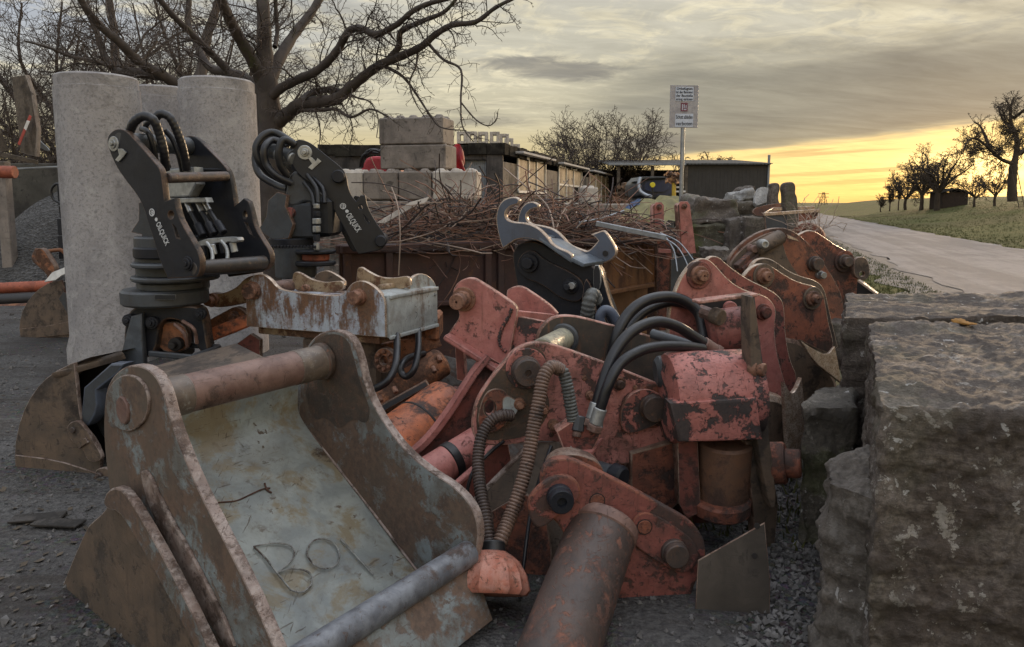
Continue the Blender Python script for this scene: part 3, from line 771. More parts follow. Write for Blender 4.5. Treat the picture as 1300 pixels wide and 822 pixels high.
# red sheeted load behind the blocks
m_redtarp = plain('red_cloth', (.50, .045, .06), .55, 0, .3, 4, .3)
def rag(name, label, cat, mats, pts, seed, amp=.04, th=.012):
    """crumpled sheet stretched over a px grid: rows of points"""
    bm = bmesh.new(); rnd = random.Random(seed); rows = []
    for j, row in enumerate(pts):
        row = spline([P(*q) for q in row], 6)
        rows.append(row)
    cols = len(rows[0]); grid = []
    for i in range(cols):
        grid.append(spline([r[i] for r in rows], 6))
    g = [[bm.verts.new(p + Vector((mnoise.noise(p * 5 + Vector((seed, 0, 0))), mnoise.noise(p * 5 + Vector((0, seed, 9))), mnoise.noise(p * 6 + Vector((3, 0, seed))))) * amp) for p in colp] for colp in grid]
    for i in range(len(g) - 1):
        for j in range(len(g[0]) - 1): bm.faces.new((g[i][j], g[i + 1][j], g[i + 1][j + 1], g[i][j + 1]))
    r_ = bmesh.ops.solidify(bm, geom=bm.faces[:], thickness=th)
    o = finish(bm, name, mats, None, rows[0][0], 70); return tag(o, label, cat)
rag('red_tarpaulin', 'crumpled red tarpaulin sagging behind the right side of the block stack', 'tarpaulin', m_redtarp, [[(574, 186, 16.9), (583, 184, 16.8), (586, 190, 16.9)], [(574, 203, 16.8), (586, 202, 16.6), (590, 208, 16.8)], [(574, 222, 16.8), (588, 222, 16.6), (591, 224, 16.8)]], 4, .08)
t = thing('red_machine', 'red machine with black hoses looking out left of the block stack', 'machine', P(470, 255, 18))
pl = plane(470, 210, 17.4, -10)
plate('hood', [m_redtarp, m_redtarp], pl, [(455, 222), (461, 207), (466, 199), (484, 198), (500, 206), (500, 236), (455, 236)], 1.1, t, bev=.06)
for k, l in enumerate(([(460, 213, 17.2), (463, 196, 17.1), (472, 190, 17.1), (486, 192, 17.2)], [(457, 212, 17.2), (460, 199, 17.1), (468, 194, 17.1), (480, 195, 17.2)], [(462, 202, 17.2), (474, 191, 17.0), (490, 197, 17.2)])): hose('hose', m_black, l, .025, t)
# ---------------------------------------------------------------- dark low building behind
bx0 = P(395, 200, 24).x; bx1 = P(600, 200, 24).x
t = thing('long_shed', 'long low shed with black mossy roof behind tree and blocks', 'shed', (bx0, 24, 0))
abox('wall', m_conc_dark, (bx0 - 3, 24.6, 0), (bx1, 29, P(0, 205, 24).z - .25), t, .02)
abox('roof', m_moss_roof, (bx0 - 3.4, 24, P(0, 205, 24).z - .55), (bx1 + .3, 29.4, P(0, 197, 24).z), t, .05)
# ---------------------------------------------------------------- workshop with boarded windows
A = P(638.5, 257, 22.5); B = P(773, 257, 43.5); A.z = B.z = 0
wu = (B - A).normalized(); zt = P(638, 186, 22.5).z
wn = Vector((wu.y, -wu.x, 0))
if wn.dot(EYE - A) < 0: wn = -wn
W = Pl.__new__(Pl); W.o = A.copy(); W.n = wn; W.u = wu; W.v = Vector((0, 0, 1))
t = thing('workshop', 'long grey workshop with boarded windows, roller door and mossy roof edge', 'workshop', A)
Lw = (B - A).length; back = -wn
fw = P(588, 257, 22.5).x - A.x     # front gable runs to the left
F0 = A.copy(); F1 = Vector((A.x - 5.5, A.y + .3, 0))
bm = bmesh.new()
add_box(bm, A + wu * (Lw / 2) + back * .15 + Vector((0, 0, zt / 2 - .25)), wu * (Lw / 2), back * .15, Vector((0, 0, zt / 2 - .2)), .01)
fu = (F1 - F0).normalized(); fn = Vector((fu.y, -fu.x, 0)); fn = fn if fn.dot(EYE - A) > 0 else -fn
finish(bm, 'wall', worn('stained_blockwork', (.135, .115, .095), (.06, .052, .045), .47, 1.6, (.19, .165, .14), rough=(.85, .9), streak=True, bstr=.5), t)
bm = bmesh.new()
dl, dr = P(617.5, 240, 22.5), P(592, 240, 22.5)
def fx(px): return (P(px, 240, 22.4).x - A.x) / fu.x
s0, s1 = fx(617.5), fx(590)
def wallbox(bm, a0, a1, z0, z1, th=.3, out=0):
    add_box(bm, F0 + fu * ((a0 + a1) / 2) - fn * (th / 2 - out) + Vector((0, 0, (z0 + z1) / 2)), fu * ((a1 - a0) / 2), fn * (th / 2), Vector((0, 0, (z1 - z0) / 2)), .01)
zd = P(0, 203, 22.5).z
wallbox(bm, 0.0, s0, 0, zt - .06, out=.02); wallbox(bm, s0, s1, zd, zt - .06); wallbox(bm, s1, 5.5, 0, zt - .06)
finish(bm, 'front_wall', worn('black_stained_render', (.050, .045, .043), (.024, .022, .022), .48, 1.4, (.085, .075, .07), rough=(.85, .9), streak=True, bstr=.4), t)
bm = bmesh.new(); nr = 22
for k in range(nr):
    a_ = s0 + (s1 - s0) * (k + .5) / nr
    add_box(bm, F0 + fu * a_ - fn * (.16 if k % 2 else .19) + Vector((0, 0, zd / 2)), fu * ((s1 - s0) / nr / 2), fn * .02, Vector((0, 0, zd / 2)), 0)
finish(bm, 'roller_door', m_grey_sheet, t)
bm = bmesh.new()                       # mossy roof edge, ragged
for (o_, d_, L_, w_) in ((A + wn * .25, wu, Lw + .4, wn), (F0 + fn * .25, fu, 5.6, fn)):
    n_ = int(L_ / .5)
    for k in range(n_):
        cc = o_ + d_ * (L_ * (k + .5) / n_) - w_ * 1.42 + Vector((0, 0, zt - .10 + random.uniform(-.02, .03)))
        add_box(bm, cc, d_ * (L_ / n_ / 2 + .02), w_ * (1.25 + random.uniform(-.04, .04)), Vector((0, 0, .15 + random.uniform(0, .03))), .01, 0, .012)
finish(bm, 'roof', m_moss_roof, t)
def win(x0, x1, y0, y1, verts, hz=None, glass=()):
    a0, z1_ = W.loc(x0, y0); a1, z0_ = W.loc(x1, y1)
    q = Pl.__new__(Pl); q.o = W.o; q.n = W.n; q.u = W.u; q.v = W.v
    def bxw(name, mat, aa, ab, za, zb, out, th, par): return box(name, mat, W.o + W.u * ((aa + ab) / 2) + W.n * (out - th / 2) + Vector((0, 0, (za + zb) / 2)), W.u * ((ab - aa) / 2), W.n * (th / 2), Vector((0, 0, (zb - za) / 2)), par, .008)
    wn_ = bxw('window', m_cream, a0, a1, z0_, z1_, .012, .03, t)
    bm = bmesh.new()
    def fb(aa, ab, za, zb, out=.06): add_box(bm, W.o + W.u * ((aa + ab) / 2) + W.n * (out - .03) + Vector((0, 0, (za + zb) / 2)), W.u * ((ab - aa) / 2), W.n * .03, Vector((0, 0, (zb - za) / 2)), .006)
    fb(a0 - .07, a1 + .07, z1_, z1_ + .08); fb(a0 - .07, a1 + .07, z0_ - .08, z0_, .08); fb(a0 - .07, a0, z0_, z1_, .058); fb(a1, a1 + .07, z0_, z1_, .058)
    for v_ in verts: aa = a0 + (a1 - a0) * v_; fb(aa - .04, aa + .04, z0_, z1_, .055)
    if hz: zz_ = z0_ + (z1_ - z0_) * hz; fb(a0, a1, zz_ - .04, zz_ + .04, .052)
    finish(bm, 'frame', m_white, wn_)
    for (f0, f1, g0, g1) in glass: bxw('pane', m_glass_dark, a0 + (a1 - a0) * f0, a0 + (a1 - a0) * f1, z0_ + (z1_ - z0_) * g0, z0_ + (z1_ - z0_) * g1, .03, .02, wn_)
    bxw('eave_strip', m_conc, a0 - .5, a1 + .5, z1_ + .10, z1_ + .17, .34, .36, t)
win(657, 691, 200.5, 244, (.36, .66)); win(709, 737, 212.5, 258, (.3, .62), .52, ((.64, 1, 0, .5),)); win(748, 771, 221, 262, (.3, .6, .85))
# pale u-shaped blocks along the roof
for k, (px, dy, Yk) in enumerate(((586, 0, 22.6), (599, 0, 22.6), (613, 0, 22.7), (628, 0, 22.7), (640, 0, 23.4), (646, 0, 25.0), (655, 0, 27.5), (662, 0, 30))):
    zr_ = zt + .10; q = P(px, 180, Yk); w_, h_ = (.30, .36)
    t2 = bmesh.new(); cc = Vector((q.x, Yk + .3, zr_))
    add_box(t2, cc + Vector((-w_ / 2 + .05, 0, h_ / 2)), Vector((.05, 0, 0)), Vector((0, .2, 0)), Vector((0, 0, h_ / 2)), .01)
    add_box(t2, cc + Vector((w_ / 2 - .05, 0, h_ / 2)), Vector((.05, 0, 0)), Vector((0, .2, 0)), Vector((0, 0, h_ / 2)), .01)
    add_box(t2, cc + Vector((0, .002, h_ - .045)), Vector((w_ / 2 - .10, 0, 0)), Vector((0, .197, 0)), Vector((0, 0, .045)), 0)
    add_box(t2, cc + Vector((0, .002, .035)), Vector((w_ / 2 - .10, 0, 0)), Vector((0, .197, 0)), Vector((0, 0, .035)), 0)
    o = finish(t2, 'hollow_block', m_conc_light, None, cc, 30)
    tag(o, 'small pale hollow block on the workshop roof, ' + ['leftmost', 'second from left', 'third from left', 'fourth from left', 'at the corner', 'first behind the corner', 'second last', 'farthest right'][k], 'hollow block', 'hollow blocks along the workshop roof')
# ---------------------------------------------------------------- dark shed at the right
x0, xm, x1 = P(778, 230, 40).x, P(868, 230, 40).x, P(975, 230, 40).x
zs = P(0, 209, 40).z
t = thing('dark_shed', 'long dark sheet metal shed with open bay under the road sign', 'shed', (xm, 40, 0))
bm = bmesh.new()
nr = 46
for k in range(nr):
    a_ = xm + (x1 - xm) * (k + .5) / nr
    add_box(bm, Vector((a_, 40 + (.010 if k % 2 else 0), zs / 2)), Vector(((x1 - xm) / nr / 2, 0, 0)), Vector((0, .02, 0)), Vector((0, 0, zs / 2)), 0)
add_box(bm, Vector((x1 - .02, 43, zs / 2 - .02)), Vector((.02, 0, 0)), Vector((0, 2.96, 0)), Vector((0, 0, zs / 2)), 0)
add_box(bm, Vector(((x0 + x1) / 2, 46, zs / 2 - .05)), Vector(((x1 - x0) / 2, 0, 0)), Vector((0, .02, 0)), Vector((0, 0, zs / 2)), 0)
finish(bm, 'wall', m_dark_steel, t)
bm = bmesh.new(); n_ = 90
for k in range(n_):
    a_ = x0 - .3 + (x1 + .4 - x0) * (k + .5) / n_; zz_ = .04 * (k % 2)
    add_box(bm, Vector((a_, 43, zs + .26 + zz_)), Vector(((x1 - x0 + .7) / n_ / 2, 0, 0)), Vector((0, 3.35, .27)), Vector((0, 0, .02)), 0)
finish(bm, 'roof', plain('fibre_cement', (.13, .13, .125), .85, 0, .3, 2, .3), t)
abox('gutter', m_grey_sheet, (x0 - .3, 39.55, zs - .07), (xm, 39.7, zs + .03), t, .01)
abox('corner_trim', m_grey_sheet, (x1 - .06, 39.9, 0), (x1 + .05, 40.02, zs + .5), t, .01)
for k in range(3): abox('post', m_wood_grey, (x0 + .2 + k * 1.8, 39.8, 0), (x0 + .36 + k * 1.8, 39.95, zs - .08), t, .01)
# woodpile in the bay
t = thing('firewood_pile', 'stacked split firewood beside the last workshop window', 'firewood pile', P(790, 262, 34)); bm = bmesh.new(); rnd = random.Random(5)
for r_ in range(9):
    for c_ in range(9):
        x = P(776, 257, 34).x + c_ * .17 + (.08 if r_ % 2 else 0); z = .12 + r_ * .28
        if z > 2.6 - abs(c_ - 3) * .2: continue
        a_ = Vector((x + rnd.uniform(-.02, .02), 33.8 + rnd.uniform(-.1, .1), z)); add_lathe(bm, a_, a_ + Vector((rnd.uniform(-.1, .1), 1, rnd.uniform(-.05, .05))), [(0, 0), (0, rnd.uniform(.07, .13)), (1, .1), (1, 0)], 6)
    for c_ in range(10):
        x = P(776, 257, 34).x + c_ * .16; z = .26 + r_ * .28
        if z > 2.5 - abs(c_ - 4) * .2: continue
        a_ = Vector((x, 33.85 + rnd.uniform(-.1, .1), z)); add_lathe(bm, a_, a_ + Vector((0, 1, 0)), [(0, 0), (0, rnd.uniform(.06, .12)), (1, .1), (1, 0)], 5)
o = finish(bm, 'logs', worn('split_wood', (.24, .15, .09), (.085, .055, .04), .5, 3, rough=(.8, .9)), t, sm=0); o['kind'] = 'stuff'
# single pale cube of concrete on a plinth
q = P(745, 257, 24); lego('pale square concrete block standing alone before the last workshop windows', (P(743, 257, 24).x, 24, P(0, 258, 24).z), Vector((.93, .37, 0)).normalized(), .48, .55, P(0, 238, 24).z - P(0, 258, 24).z, m_conc_light, group=None)
qx0, qx1 = P(670, 257, 23.8).x, P(800, 257, 26.5).x
box('retaining_wall', m_conc_dark, Vector(((qx0 + qx1) / 2, 24.9, P(0, 258, 24).z / 2 - .01)), (Vector((qx1 - qx0, 2.2, 0)) / 2), Vector((-.1, .45, 0)), Vector((0, 0, P(0, 258, 24).z / 2 - .01)), None, .05, ((qx0 + qx1) / 2, 24.9, 0))
tag(bpy.data.objects['retaining_wall'], 'low rough concrete wall carrying the single square block', 'retaining wall')
# ---------------------------------------------------------------- the sign
SY = 10.0
sp0 = G(866, 560); sx_ = P(866, 200, SY).x
t = thing('road_sign', 'tall grey sign board on a thin galvanised post, against the cloudy sky', 'sign', (sx_, SY, 0))
m_galv = plain('galvanised', (.33, .35, .38), .42, .75, .2, 12, .1)
cyl('post', m_galv, Vector((sx_, SY, 0)), Vector((sx_, SY, P(0, 113, SY).z)), .028, t, .004)
pl = Pl((sx_, SY - .035, P(0, 136, SY).z), 3)
m_board = worn('aluminium_board', (.36, .35, .36), (.20, .17, .17), .40, 9, (.28, .27, .29), rough=(.4, .6), gr=.2)
sw = PX(35.5, SY) / 2; shh = PX(51.5, SY) / 2
brd = plate('board', [m_board, m_galv], pl, [(-sw, -shh), (sw, -shh), (sw, shh), (-sw, shh)], .012, t, bev=.002, it=0, raw=True)
m_lab = plain('label_plate', (.50, .55, .64), .5, 0, .1, 10, .05); m_ink = plain('ink', (.02, .022, .035), .6, 0, 0, 10, 0)
def lab(x0, x1, y0, y1, lines, mat=m_lab, k=1):
    q = pl.off(.004); a0 = (x0 - 865.7) / 940 * SY; a1 = (x1 - 865.7) / 940 * SY; b0 = (135.7 - y1) / 940 * SY; b1 = (135.7 - y0) / 940 * SY
    o = plate('label', mat, q, [(a0, b0), (a1, b0), (a1, b1), (a0, b1)], .004, brd, bev=.0005, it=0, raw=True)
    n = len(lines)
    for i, tx in enumerate(lines):
        fc = bpy.data.curves.new('t', 'FONT'); fc.body = tx; fc.align_x = 'CENTER'; fc.align_y = 'CENTER'; fc.size = (b1 - b0) / n * k; fc.extrude = .0008; fc.offset = .0007
        to = bpy.data.objects.new('t', fc); COL.objects.link(to); bpy.context.view_layer.update()
        me = bpy.data.meshes.new_from_object(to.evaluated_get(bpy.context.evaluated_depsgraph_get())); bpy.data.objects.remove(to); bpy.data.curves.remove(fc)
        xs_ = [v.co.x for v in me.vertices]; wd = max(xs_) - min(xs_); mw = (a1 - a0) * .92; sc_ = min(1, mw / wd)
        M = Matrix((q.u, q.v, q.n)).transposed().to_4x4(); M.translation = q.w((a0 + a1) / 2, b1 - (b1 - b0) * (i + .5) / n, .002)
        me.transform(Matrix.Diagonal((sc_, 1, 1, 1))); me.transform(M); link('lettering', me, m_ink, o)
lab(854.5, 877, 112, 129, ['Unbefugten', 'ist das Betreten', 'der Baustelle', 'streng verboten'], k=1.0)
lab(855, 877.5, 144.5, 160.5, ['Schutt abladen', 'verboten'], k=.8)
q = pl.off(.004); f = lambda x, y: ((x - 865.7) / 940 * SY, (135.7 - y) / 940 * SY)
em = plate('emblem', plain('emblem_red', (.15, .035, .06), .5, 0, .1), q, [f(861.5, 141.5), f(870, 141.5), f(870, 131), f(861.5, 131)], .004, brd, bev=.0005, it=0, raw=True)
q2 = q.off(.002)
for rr in (((863, 140), (864, 140), (864, 133), (863, 133)), ((865.2, 140), (868.6, 140), (868.6, 139), (865.2, 139)), ((865.2, 138), (866.2, 138), (866.2, 133), (865.2, 133)), ((867.6, 138), (868.6, 138), (868.6, 134), (867.6, 134))):
    plate('emblem_mark', m_lab, q2, [f(*c_) for c_ in rr], .002, em, bev=.0002, it=0, raw=True)
# ---------------------------------------------------------------- left bunker
m_bunker = worn('bunker_concrete', (.085, .08, .068), (.05, .047, .042), .5, 1.2, rough=(.85, .95), gr=.4)
t = thing('gravel_bunker', 'concrete storage bay with timber capping at the left edge', 'storage bay', (P(0, 257, 16).x - 2, 16, 0))
zb = P(0, 213, 16).z
abox('back_wall', m_bunker, (P(-150, 257, 16.6).x, 16.6, 0), (P(130, 257, 16.6).x, 16.9, zb + .12), t, .02)
abox('side_wall', m_conc_dark, (P(112, 257, 14.5).x, 13.6, 0), (P(112, 257, 14.5).x + .25, 16.55, zb - .1), t, .02)
abox('post', m_conc_dark, (P(-4, 257, 14.4).x, 14.4, 0), (P(9, 257, 14.4).x, 14.6, P(0, 205, 14.4).z), t, .01)
plate('capping_board', [m_wood_grey, m_wood_grey], plane(20, 205, 14.2, 0), [(-60, 176), (0, 193), (47, 204), (47, 209), (0, 199), (-60, 184)], .05, t, it=0)
cyl('rail', m_grey_sheet, P(18, 215, 14.3), P(90, 211.5, 14.3), .022, t, .004)
m_gravel, b_ = newmat('loose_gravel'); c = ocoord(world=True); vv = voro(c, 22, 'F1', 1)
gc = mixc(sstep(noise(c, .8, 4, .6), .4, .6), (.10, .097, .097), (.055, .053, .052)); gc = mixc(.8, gc, (S(vv) * 1.6).v, 'MULTIPLY'); setv(b_, 'Base Color', mixc(.3, gc, (.08, .078, .075))); setv(b_, 'Roughness', .9); bump(b_, S(voro(c, 22)) , 1, .05)
def heap(name, label, cat, mat, ctr, rx, ry, h, seed, amp=.12, kind='stuff', n=44):
    bm = bmesh.new(); g = {}
    for i in range(n + 1):
        for j in range(n + 1):
            u, v = i / n * 2 - 1, j / n * 2 - 1; d = math.sqrt(u * u + v * v)
            z = h * max(0, 1 - d) ** .85 + amp * mnoise.noise(Vector((u * 4 + seed, v * 4, seed))) * max(0, 1 - d) * 2 - .03
            g[i, j] = bm.verts.new((ctr[0] + u * rx, ctr[1] + v * ry, max(ctr[2] + z, ctr[2] - .02)))
    for i in range(n):
        for j in range(n): bm.faces.new((g[i, j], g[i + 1, j], g[i + 1, j + 1], g[i, j + 1]))
    return tag(finish(bm, name, mat, None, ctr, 70), label, cat, kind=kind)
heap('gravel_heap', 'grey gravel heaped against the back of the storage bay', 'gravel', m_gravel, (P(75, 257, 16).x, 16.3, 0), 2.6, 2.3, 2.1, 3)
# leaning board with barrier tape
t = thing('upright_slab', 'grey brown weathered slab standing upright above the storage bay', 'slab', P(33, 200, 14))
plate('slab_face', [m_wood_grey, m_conc_dark], plane(30, 150, 13.9, -18, 0), [(14, 98), (32, 95), (40, 118), (47, 165), (45, 199), (27, 194)], .09, t, it=0, bev=.01)
m_rt = plain('red_tape', (.42, .07, .05), .6, 0, .2, 8, .1)
tp = plate('barrier_tape', [m_rt, m_rt], plane(30, 160, 13.72, -18, 0), [(37, 146), (40, 148), (25, 185), (22, 183)], .01, None, it=0, org=P(30, 165, 13.72)); tag(tp, 'red and white barrier tape strung across the upright slab', 'tape')
plate('white_band', [m_white, m_white], plane(30, 160, 13.70, -18, 0), [(34, 153), (38, 154), (33, 166), (30, 163)], .004, tp, it=0)
plate('brace', [m_grey_sheet, m_grey_sheet], plane(55, 185, 14.2, -10), [(44, 165), (49, 178), (63, 190), (60, 193), (48, 186), (44, 178)], .03, t, it=1)
o = plate('leaning_plank', [m_wood_grey, m_wood_grey], plane(2, 175, 13.8, 0), [(-22, 130), (-14, 128), (9, 192), (1, 194)], .05, None, it=0, org=P(2, 190, 13.8)); tag(o, 'brown plank leaning at the far left edge above the bay', 'plank')
o = cyl('red_pipe_end', m_redpipe, P(-60, 217, 12.6), P(19, 219, 12.6), .105, None, .01, 24, P(0, 218, 12.6)); tag(o, 'red painted pipe poking in high at the left edge', 'pipe')
for k, (py, Yk, r_, lb) in enumerate(((369, 12.4, .095, 'long red rusty pipe lying on top of the two others'), (384, 12.2, .09, 'dark grey steel pipe in the middle of the three lying'), (397, 12.0, .10, 'rusty brown pipe lying lowest, half in the dirt'))):
    o = cyl('steel_pipe', [m_redpipe, m_dark_steel, m_rust][k], P(-120, py + 3, Yk), P(66, py - 6, Yk + .2), r_, None, .008, 24, P(0, py, Yk)); tag(o, lb, 'pipe', 'pipes lying at the left edge')
# ---------------------------------------------------------------- machine materials
m_red = worn('faded_red_paint', (.26, .090, .075), (.075, .042, .034), .485, 8, (.20, .066, .054), (.045, .033, .031), rough=(.5, .8), grime=(.075, .042, .036), edge=.018, gr=.6, bstr=.8, soft=.02)
m_pink = worn('bleached_red_paint', (.45, .185, .160), (.11, .055, .045), .415, 7, (.35, .125, .108), (.055, .038, .035), rough=(.48, .8), grime=(.12, .06, .052), edge=.016, gr=.5, bstr=.8, soft=.02)
m_redchip = worn('chipped_red_drum', (.42, .160, .135), (.060, .045, .042), .505, 8, (.33, .115, .095), (.035, .030, .03), rough=(.5, .75), grime=(.08, .045, .04), gr=.35, bstr=1.0, soft=.012)
m_arm = worn('arm_paint_flaking', (.46, .20, .175), (.060, .045, .040), .492, 7, (.36, .14, .12), (.12, .055, .042), rough=(.48, .8), grime=(.085, .05, .042), edge=.02, gr=.6, bstr=1.0, soft=.015)
m_grease = worn('grease_and_rust', (.095, .062, .045), (.20, .085, .052), .44, 9, (.055, .045, .038), (.12, .115, .085), rough=(.45, .8), gr=.5, bstr=1.0)
m_reddark = worn('dark_red_rusty', (.20, .062, .046), (.065, .036, .03), .48, 5, (.14, .048, .038), rough=(.6, .85), grime=(.03, .022, .02), gr=.55, bstr=.8)
m_orange = worn('orange_paint_burnt', (.46, .135, .052), (.050, .034, .030), .47, 5, (.36, .105, .045), (.10, .05, .035), rough=(.5, .8), gr=.45, bstr=.7)
m_redrust = worn('rust_red_plate', (.26, .088, .052), (.085, .045, .035), .50, 8, (.19, .07, .045), (.045, .03, .027), rough=(.65, .85), gr=.5, bstr=1.0, soft=.03)
m_edge = worn('bare_edge', (.17, .105, .078), (.11, .06, .042), .48, 12, (.26, .19, .15), rough=(.35, .6), gr=.2, bstr=.4)
m_edge_pink = worn('edge_pink', (.42, .18, .145), (.20, .11, .08), .50, 12, (.48, .29, .24), rough=(.35, .6), gr=.15, bstr=.4)
m_edge_gold = worn('edge_worn_lit', (.36, .26, .19), (.22, .12, .07), .42, 12, (.55, .46, .38), rough=(.28, .5), gr=.15, bstr=.3, metal=.4)  # worn steel; its pale gold also paints in light along rims and blades
m_blk = plain('black_powder_coat', (.011, .0125, .018), .46, 0, .35, 9, .12)
m_blk2 = worn('black_coat_scuffed', (.014, .0155, .021), (.045, .034, .030), .36, 5, (.021, .023, .030), rough=(.42, .6), grime=(.028, .026, .027), gr=.15, spec=.25, bstr=.3)
m_blk_edge = worn('black_edge_rust', (.10, .062, .042), (.03, .028, .028), .48, 7, rough=(.4, .7), gr=.3)
m_dkgrey = worn('dark_grey_paint', (.062, .070, .080), (.055, .042, .036), .36, 5, (.045, .050, .058), rough=(.42, .7), grime=(.05, .042, .036), gr=.4, bstr=.4)
m_blue = worn('blue_grey_paint', (.085, .105, .145), (.055, .052, .052), .37, 5, (.085, .10, .135), rough=(.4, .7), grime=(.06, .055, .055), gr=.4, bstr=.5)
m_steel = plain('bright_steel', (.50, .51, .52), .32, .7, .2, 14, .1)
m_zinc = plain('zinc_fitting', (.42, .43, .43), .38, .55, .3, 14, .15)
m_pinm = worn('greasy_pin', (.085, .06, .05), (.16, .085, .05), .44, 12, (.05, .042, .04), rough=(.45, .7), gr=.4, bstr=.6)
m_rustpin = worn('rusty_pin', (.20, .095, .060), (.09, .05, .038), .48, 14, (.27, .14, .09), rough=(.6, .85), gr=.35, bstr=.8)
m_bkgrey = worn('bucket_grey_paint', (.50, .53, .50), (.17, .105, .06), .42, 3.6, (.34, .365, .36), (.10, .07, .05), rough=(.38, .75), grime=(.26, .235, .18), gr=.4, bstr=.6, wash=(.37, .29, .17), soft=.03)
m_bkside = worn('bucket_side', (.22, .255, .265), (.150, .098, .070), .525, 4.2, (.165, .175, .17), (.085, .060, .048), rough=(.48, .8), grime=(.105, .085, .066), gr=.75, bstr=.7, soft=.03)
m_bkedge = worn('bucket_edge', (.21, .15, .125), (.12, .078, .06), .48, 10, (.34, .28, .25), rough=(.45, .7), gr=.3, bstr=.8)
m_brown = worn('brown_dirt_steel', (.105, .078, .058), (.060, .046, .038), .48, 4, (.15, .105, .075), rough=(.6, .85), grime=(.055, .048, .042), gr=.45, bstr=.6)
m_tuberust = worn('tube_rust', (.145, .082, .066), (.095, .062, .050), .46, 5, (.22, .135, .11), rough=(.5, .75), grime=(.06, .045, .04), gr=.4, bstr=.6)
m_bluewhite = worn('pale_blue_paint_rusty', (.42, .47, .56), (.17, .088, .050), .508, 7.5, (.35, .39, .43), (.095, .058, .042), rough=(.45, .8), grime=(.20, .14, .09), edge=.012, gr=.4, bstr=.7, streak=True)
m_palegrey = worn('pale_grey_paint', (.36, .39, .39), (.20, .15, .12), .42, 6, (.27, .29, .29), rough=(.45, .75), grime=(.14, .115, .09), gr=.4, bstr=.5, streak=True)
m_cream_rust = worn('cream_rust', (.34, .255, .16), (.17, .085, .048), .50, 9, (.28, .19, .11), rough=(.6, .85), gr=.3, bstr=.8)
m_orangerust = worn('orange_rust_machine', (.34, .13, .055), (.13, .065, .04), .50, 8, (.24, .11, .06), rough=(.6, .85), gr=.4, bstr=.8)
m_dirt_black = plain('oily_dark', (.022, .018, .017), .7, 0, .4, 6, .4)
m_hose = plain('hydraulic_hose', (.017, .017, .021), .36, 0, .3, 25, .12)
m_coil = worn('coil_sleeve', (.13, .082, .062), (.05, .038, .034), .45, 12, (.19, .12, .09), rough=(.45, .7), gr=.4, bstr=.3)
m_coilg = worn('coil_sleeve_grey', (.12, .125, .12), (.07, .06, .05), .45, 12, rough=(.45, .7), gr=.3)
m_letter = plain('white_lettering', (.62, .64, .66), .5, 0, .08, 30, 0)
def text_on(name, pl, a, b, s, h, mat, parent, off=.003):
    """word from pixel a to pixel b on a plane; h = letter height in metres"""
    A_, B_ = pl.hit(*a), pl.hit(*b); ux_ = (B_ - A_); L = ux_.length; ux_.normalize(); uy_ = pl.n.cross(ux_)
    fc = bpy.data.curves.new('t', 'FONT'); fc.body = s; fc.align_y = 'CENTER'; fc.size = 1; fc.extrude = .01; fc.offset = .012
    to = bpy.data.objects.new('t', fc); COL.objects.link(to); bpy.context.view_layer.update()
    me = bpy.data.meshes.new_from_object(to.evaluated_get(bpy.context.evaluated_depsgraph_get())); bpy.data.objects.remove(to); bpy.data.curves.remove(fc)
    xs_ = [v.co.x for v in me.vertices]; k = L / (max(xs_) - min(xs_)); kh = h / .72
    M = Matrix((ux_, uy_, pl.n)).transposed().to_4x4(); M.translation = A_ + pl.n * off
    me.transform(Matrix.Diagonal((k, kh, .1, 1))); me.transform(M)
    return link(name, me, mat, parent)
def ring(name, mat, pl, px, py, r, w, parent, off=.003):
    c = pl.hit(px, py) + pl.n * off
    return lathe(name, mat, c, c + pl.n, [(0, r), (.002, r), (.002, r - w), (0, r - w), (0, r)], parent, 20)
# ---------------------------------------------------------------- rusty skip full of wire
Aq, Cq, Dq = P(432, 318, 6.9), P(765, 303, 8.1), P(836, 299, 9.1)
zr = 1.30
for q in (Aq, Cq, Dq): q.z = zr
Eq = Aq + Vector((.55, 2.4, 0))
t = thing('scrap_skip', 'rusty brown steel skip heaped full of scrap wire', 'skip', (Cq.x - 1, Cq.y, 0))
m_skip = worn('skip_rust', (.085, .042, .036), (.17, .085, .048), .42, 2.6, (.06, .034, .032), (.11, .06, .04), rough=(.6, .85), gr=.5, bstr=.7, streak=True)
m_skip_lit = worn('skip_rust_lit', (.26, .125, .055), (.13, .062, .036), .46, 2.2, (.20, .095, .045), (.09, .05, .035), rough=(.6, .85), gr=.35, bstr=.7, streak=True)  # same skip rust, brighter orange to paint in light on the end panel
def skipwall(a, b, mat, ribs, name):
    d = (b - a); L = d.length; d.normalize(); nn = Vector((d.y, -d.x, 0)); nn = nn if nn.dot(EYE - a) > 0 else -nn
    bm = bmesh.new(); c = (a + b) / 2
    add_box(bm, Vector((c.x, c.y, 1.0)) - nn * .02, d * L / 2, nn * .006, Vector((0, 0, .29)), 0)
    bmesh.ops.subdivide_edges(bm, edges=bm.edges[:], cuts=6, use_grid_fill=True)
    for v in bm.verts: v.co += nn * .018 * mnoise.noise(v.co * 2.2)
    add_box(bm, Vector((c.x, c.y, .36)) - nn * .14, d * L / 2, nn * .006, Vector((0, 0, .36)), 0)
    finish(bm, name, mat, t)
    bar(name + '_rim', mat, a + Vector((0, 0, -.04)), b + Vector((0, 0, -.04)), .11, .085, t, .012)
    bar(name + '_rail', mat, a + Vector((0, 0, -.60)), b + Vector((0, 0, -.60)), .12, .05, t, .01)
    for k in ribs:
        q = a.lerp(b, k); box('rib', mat, Vector((q.x, q.y, .96)) + nn * .01, d * .035, nn * .035, Vector((0, 0, .31)), t, .006)
skipwall(Aq, Cq, m_skip, (.02, .16, .52, .57, .80, .985), 'front_panel'); skipwall(Cq, Dq, m_skip_lit, (.97,), 'end_panel')
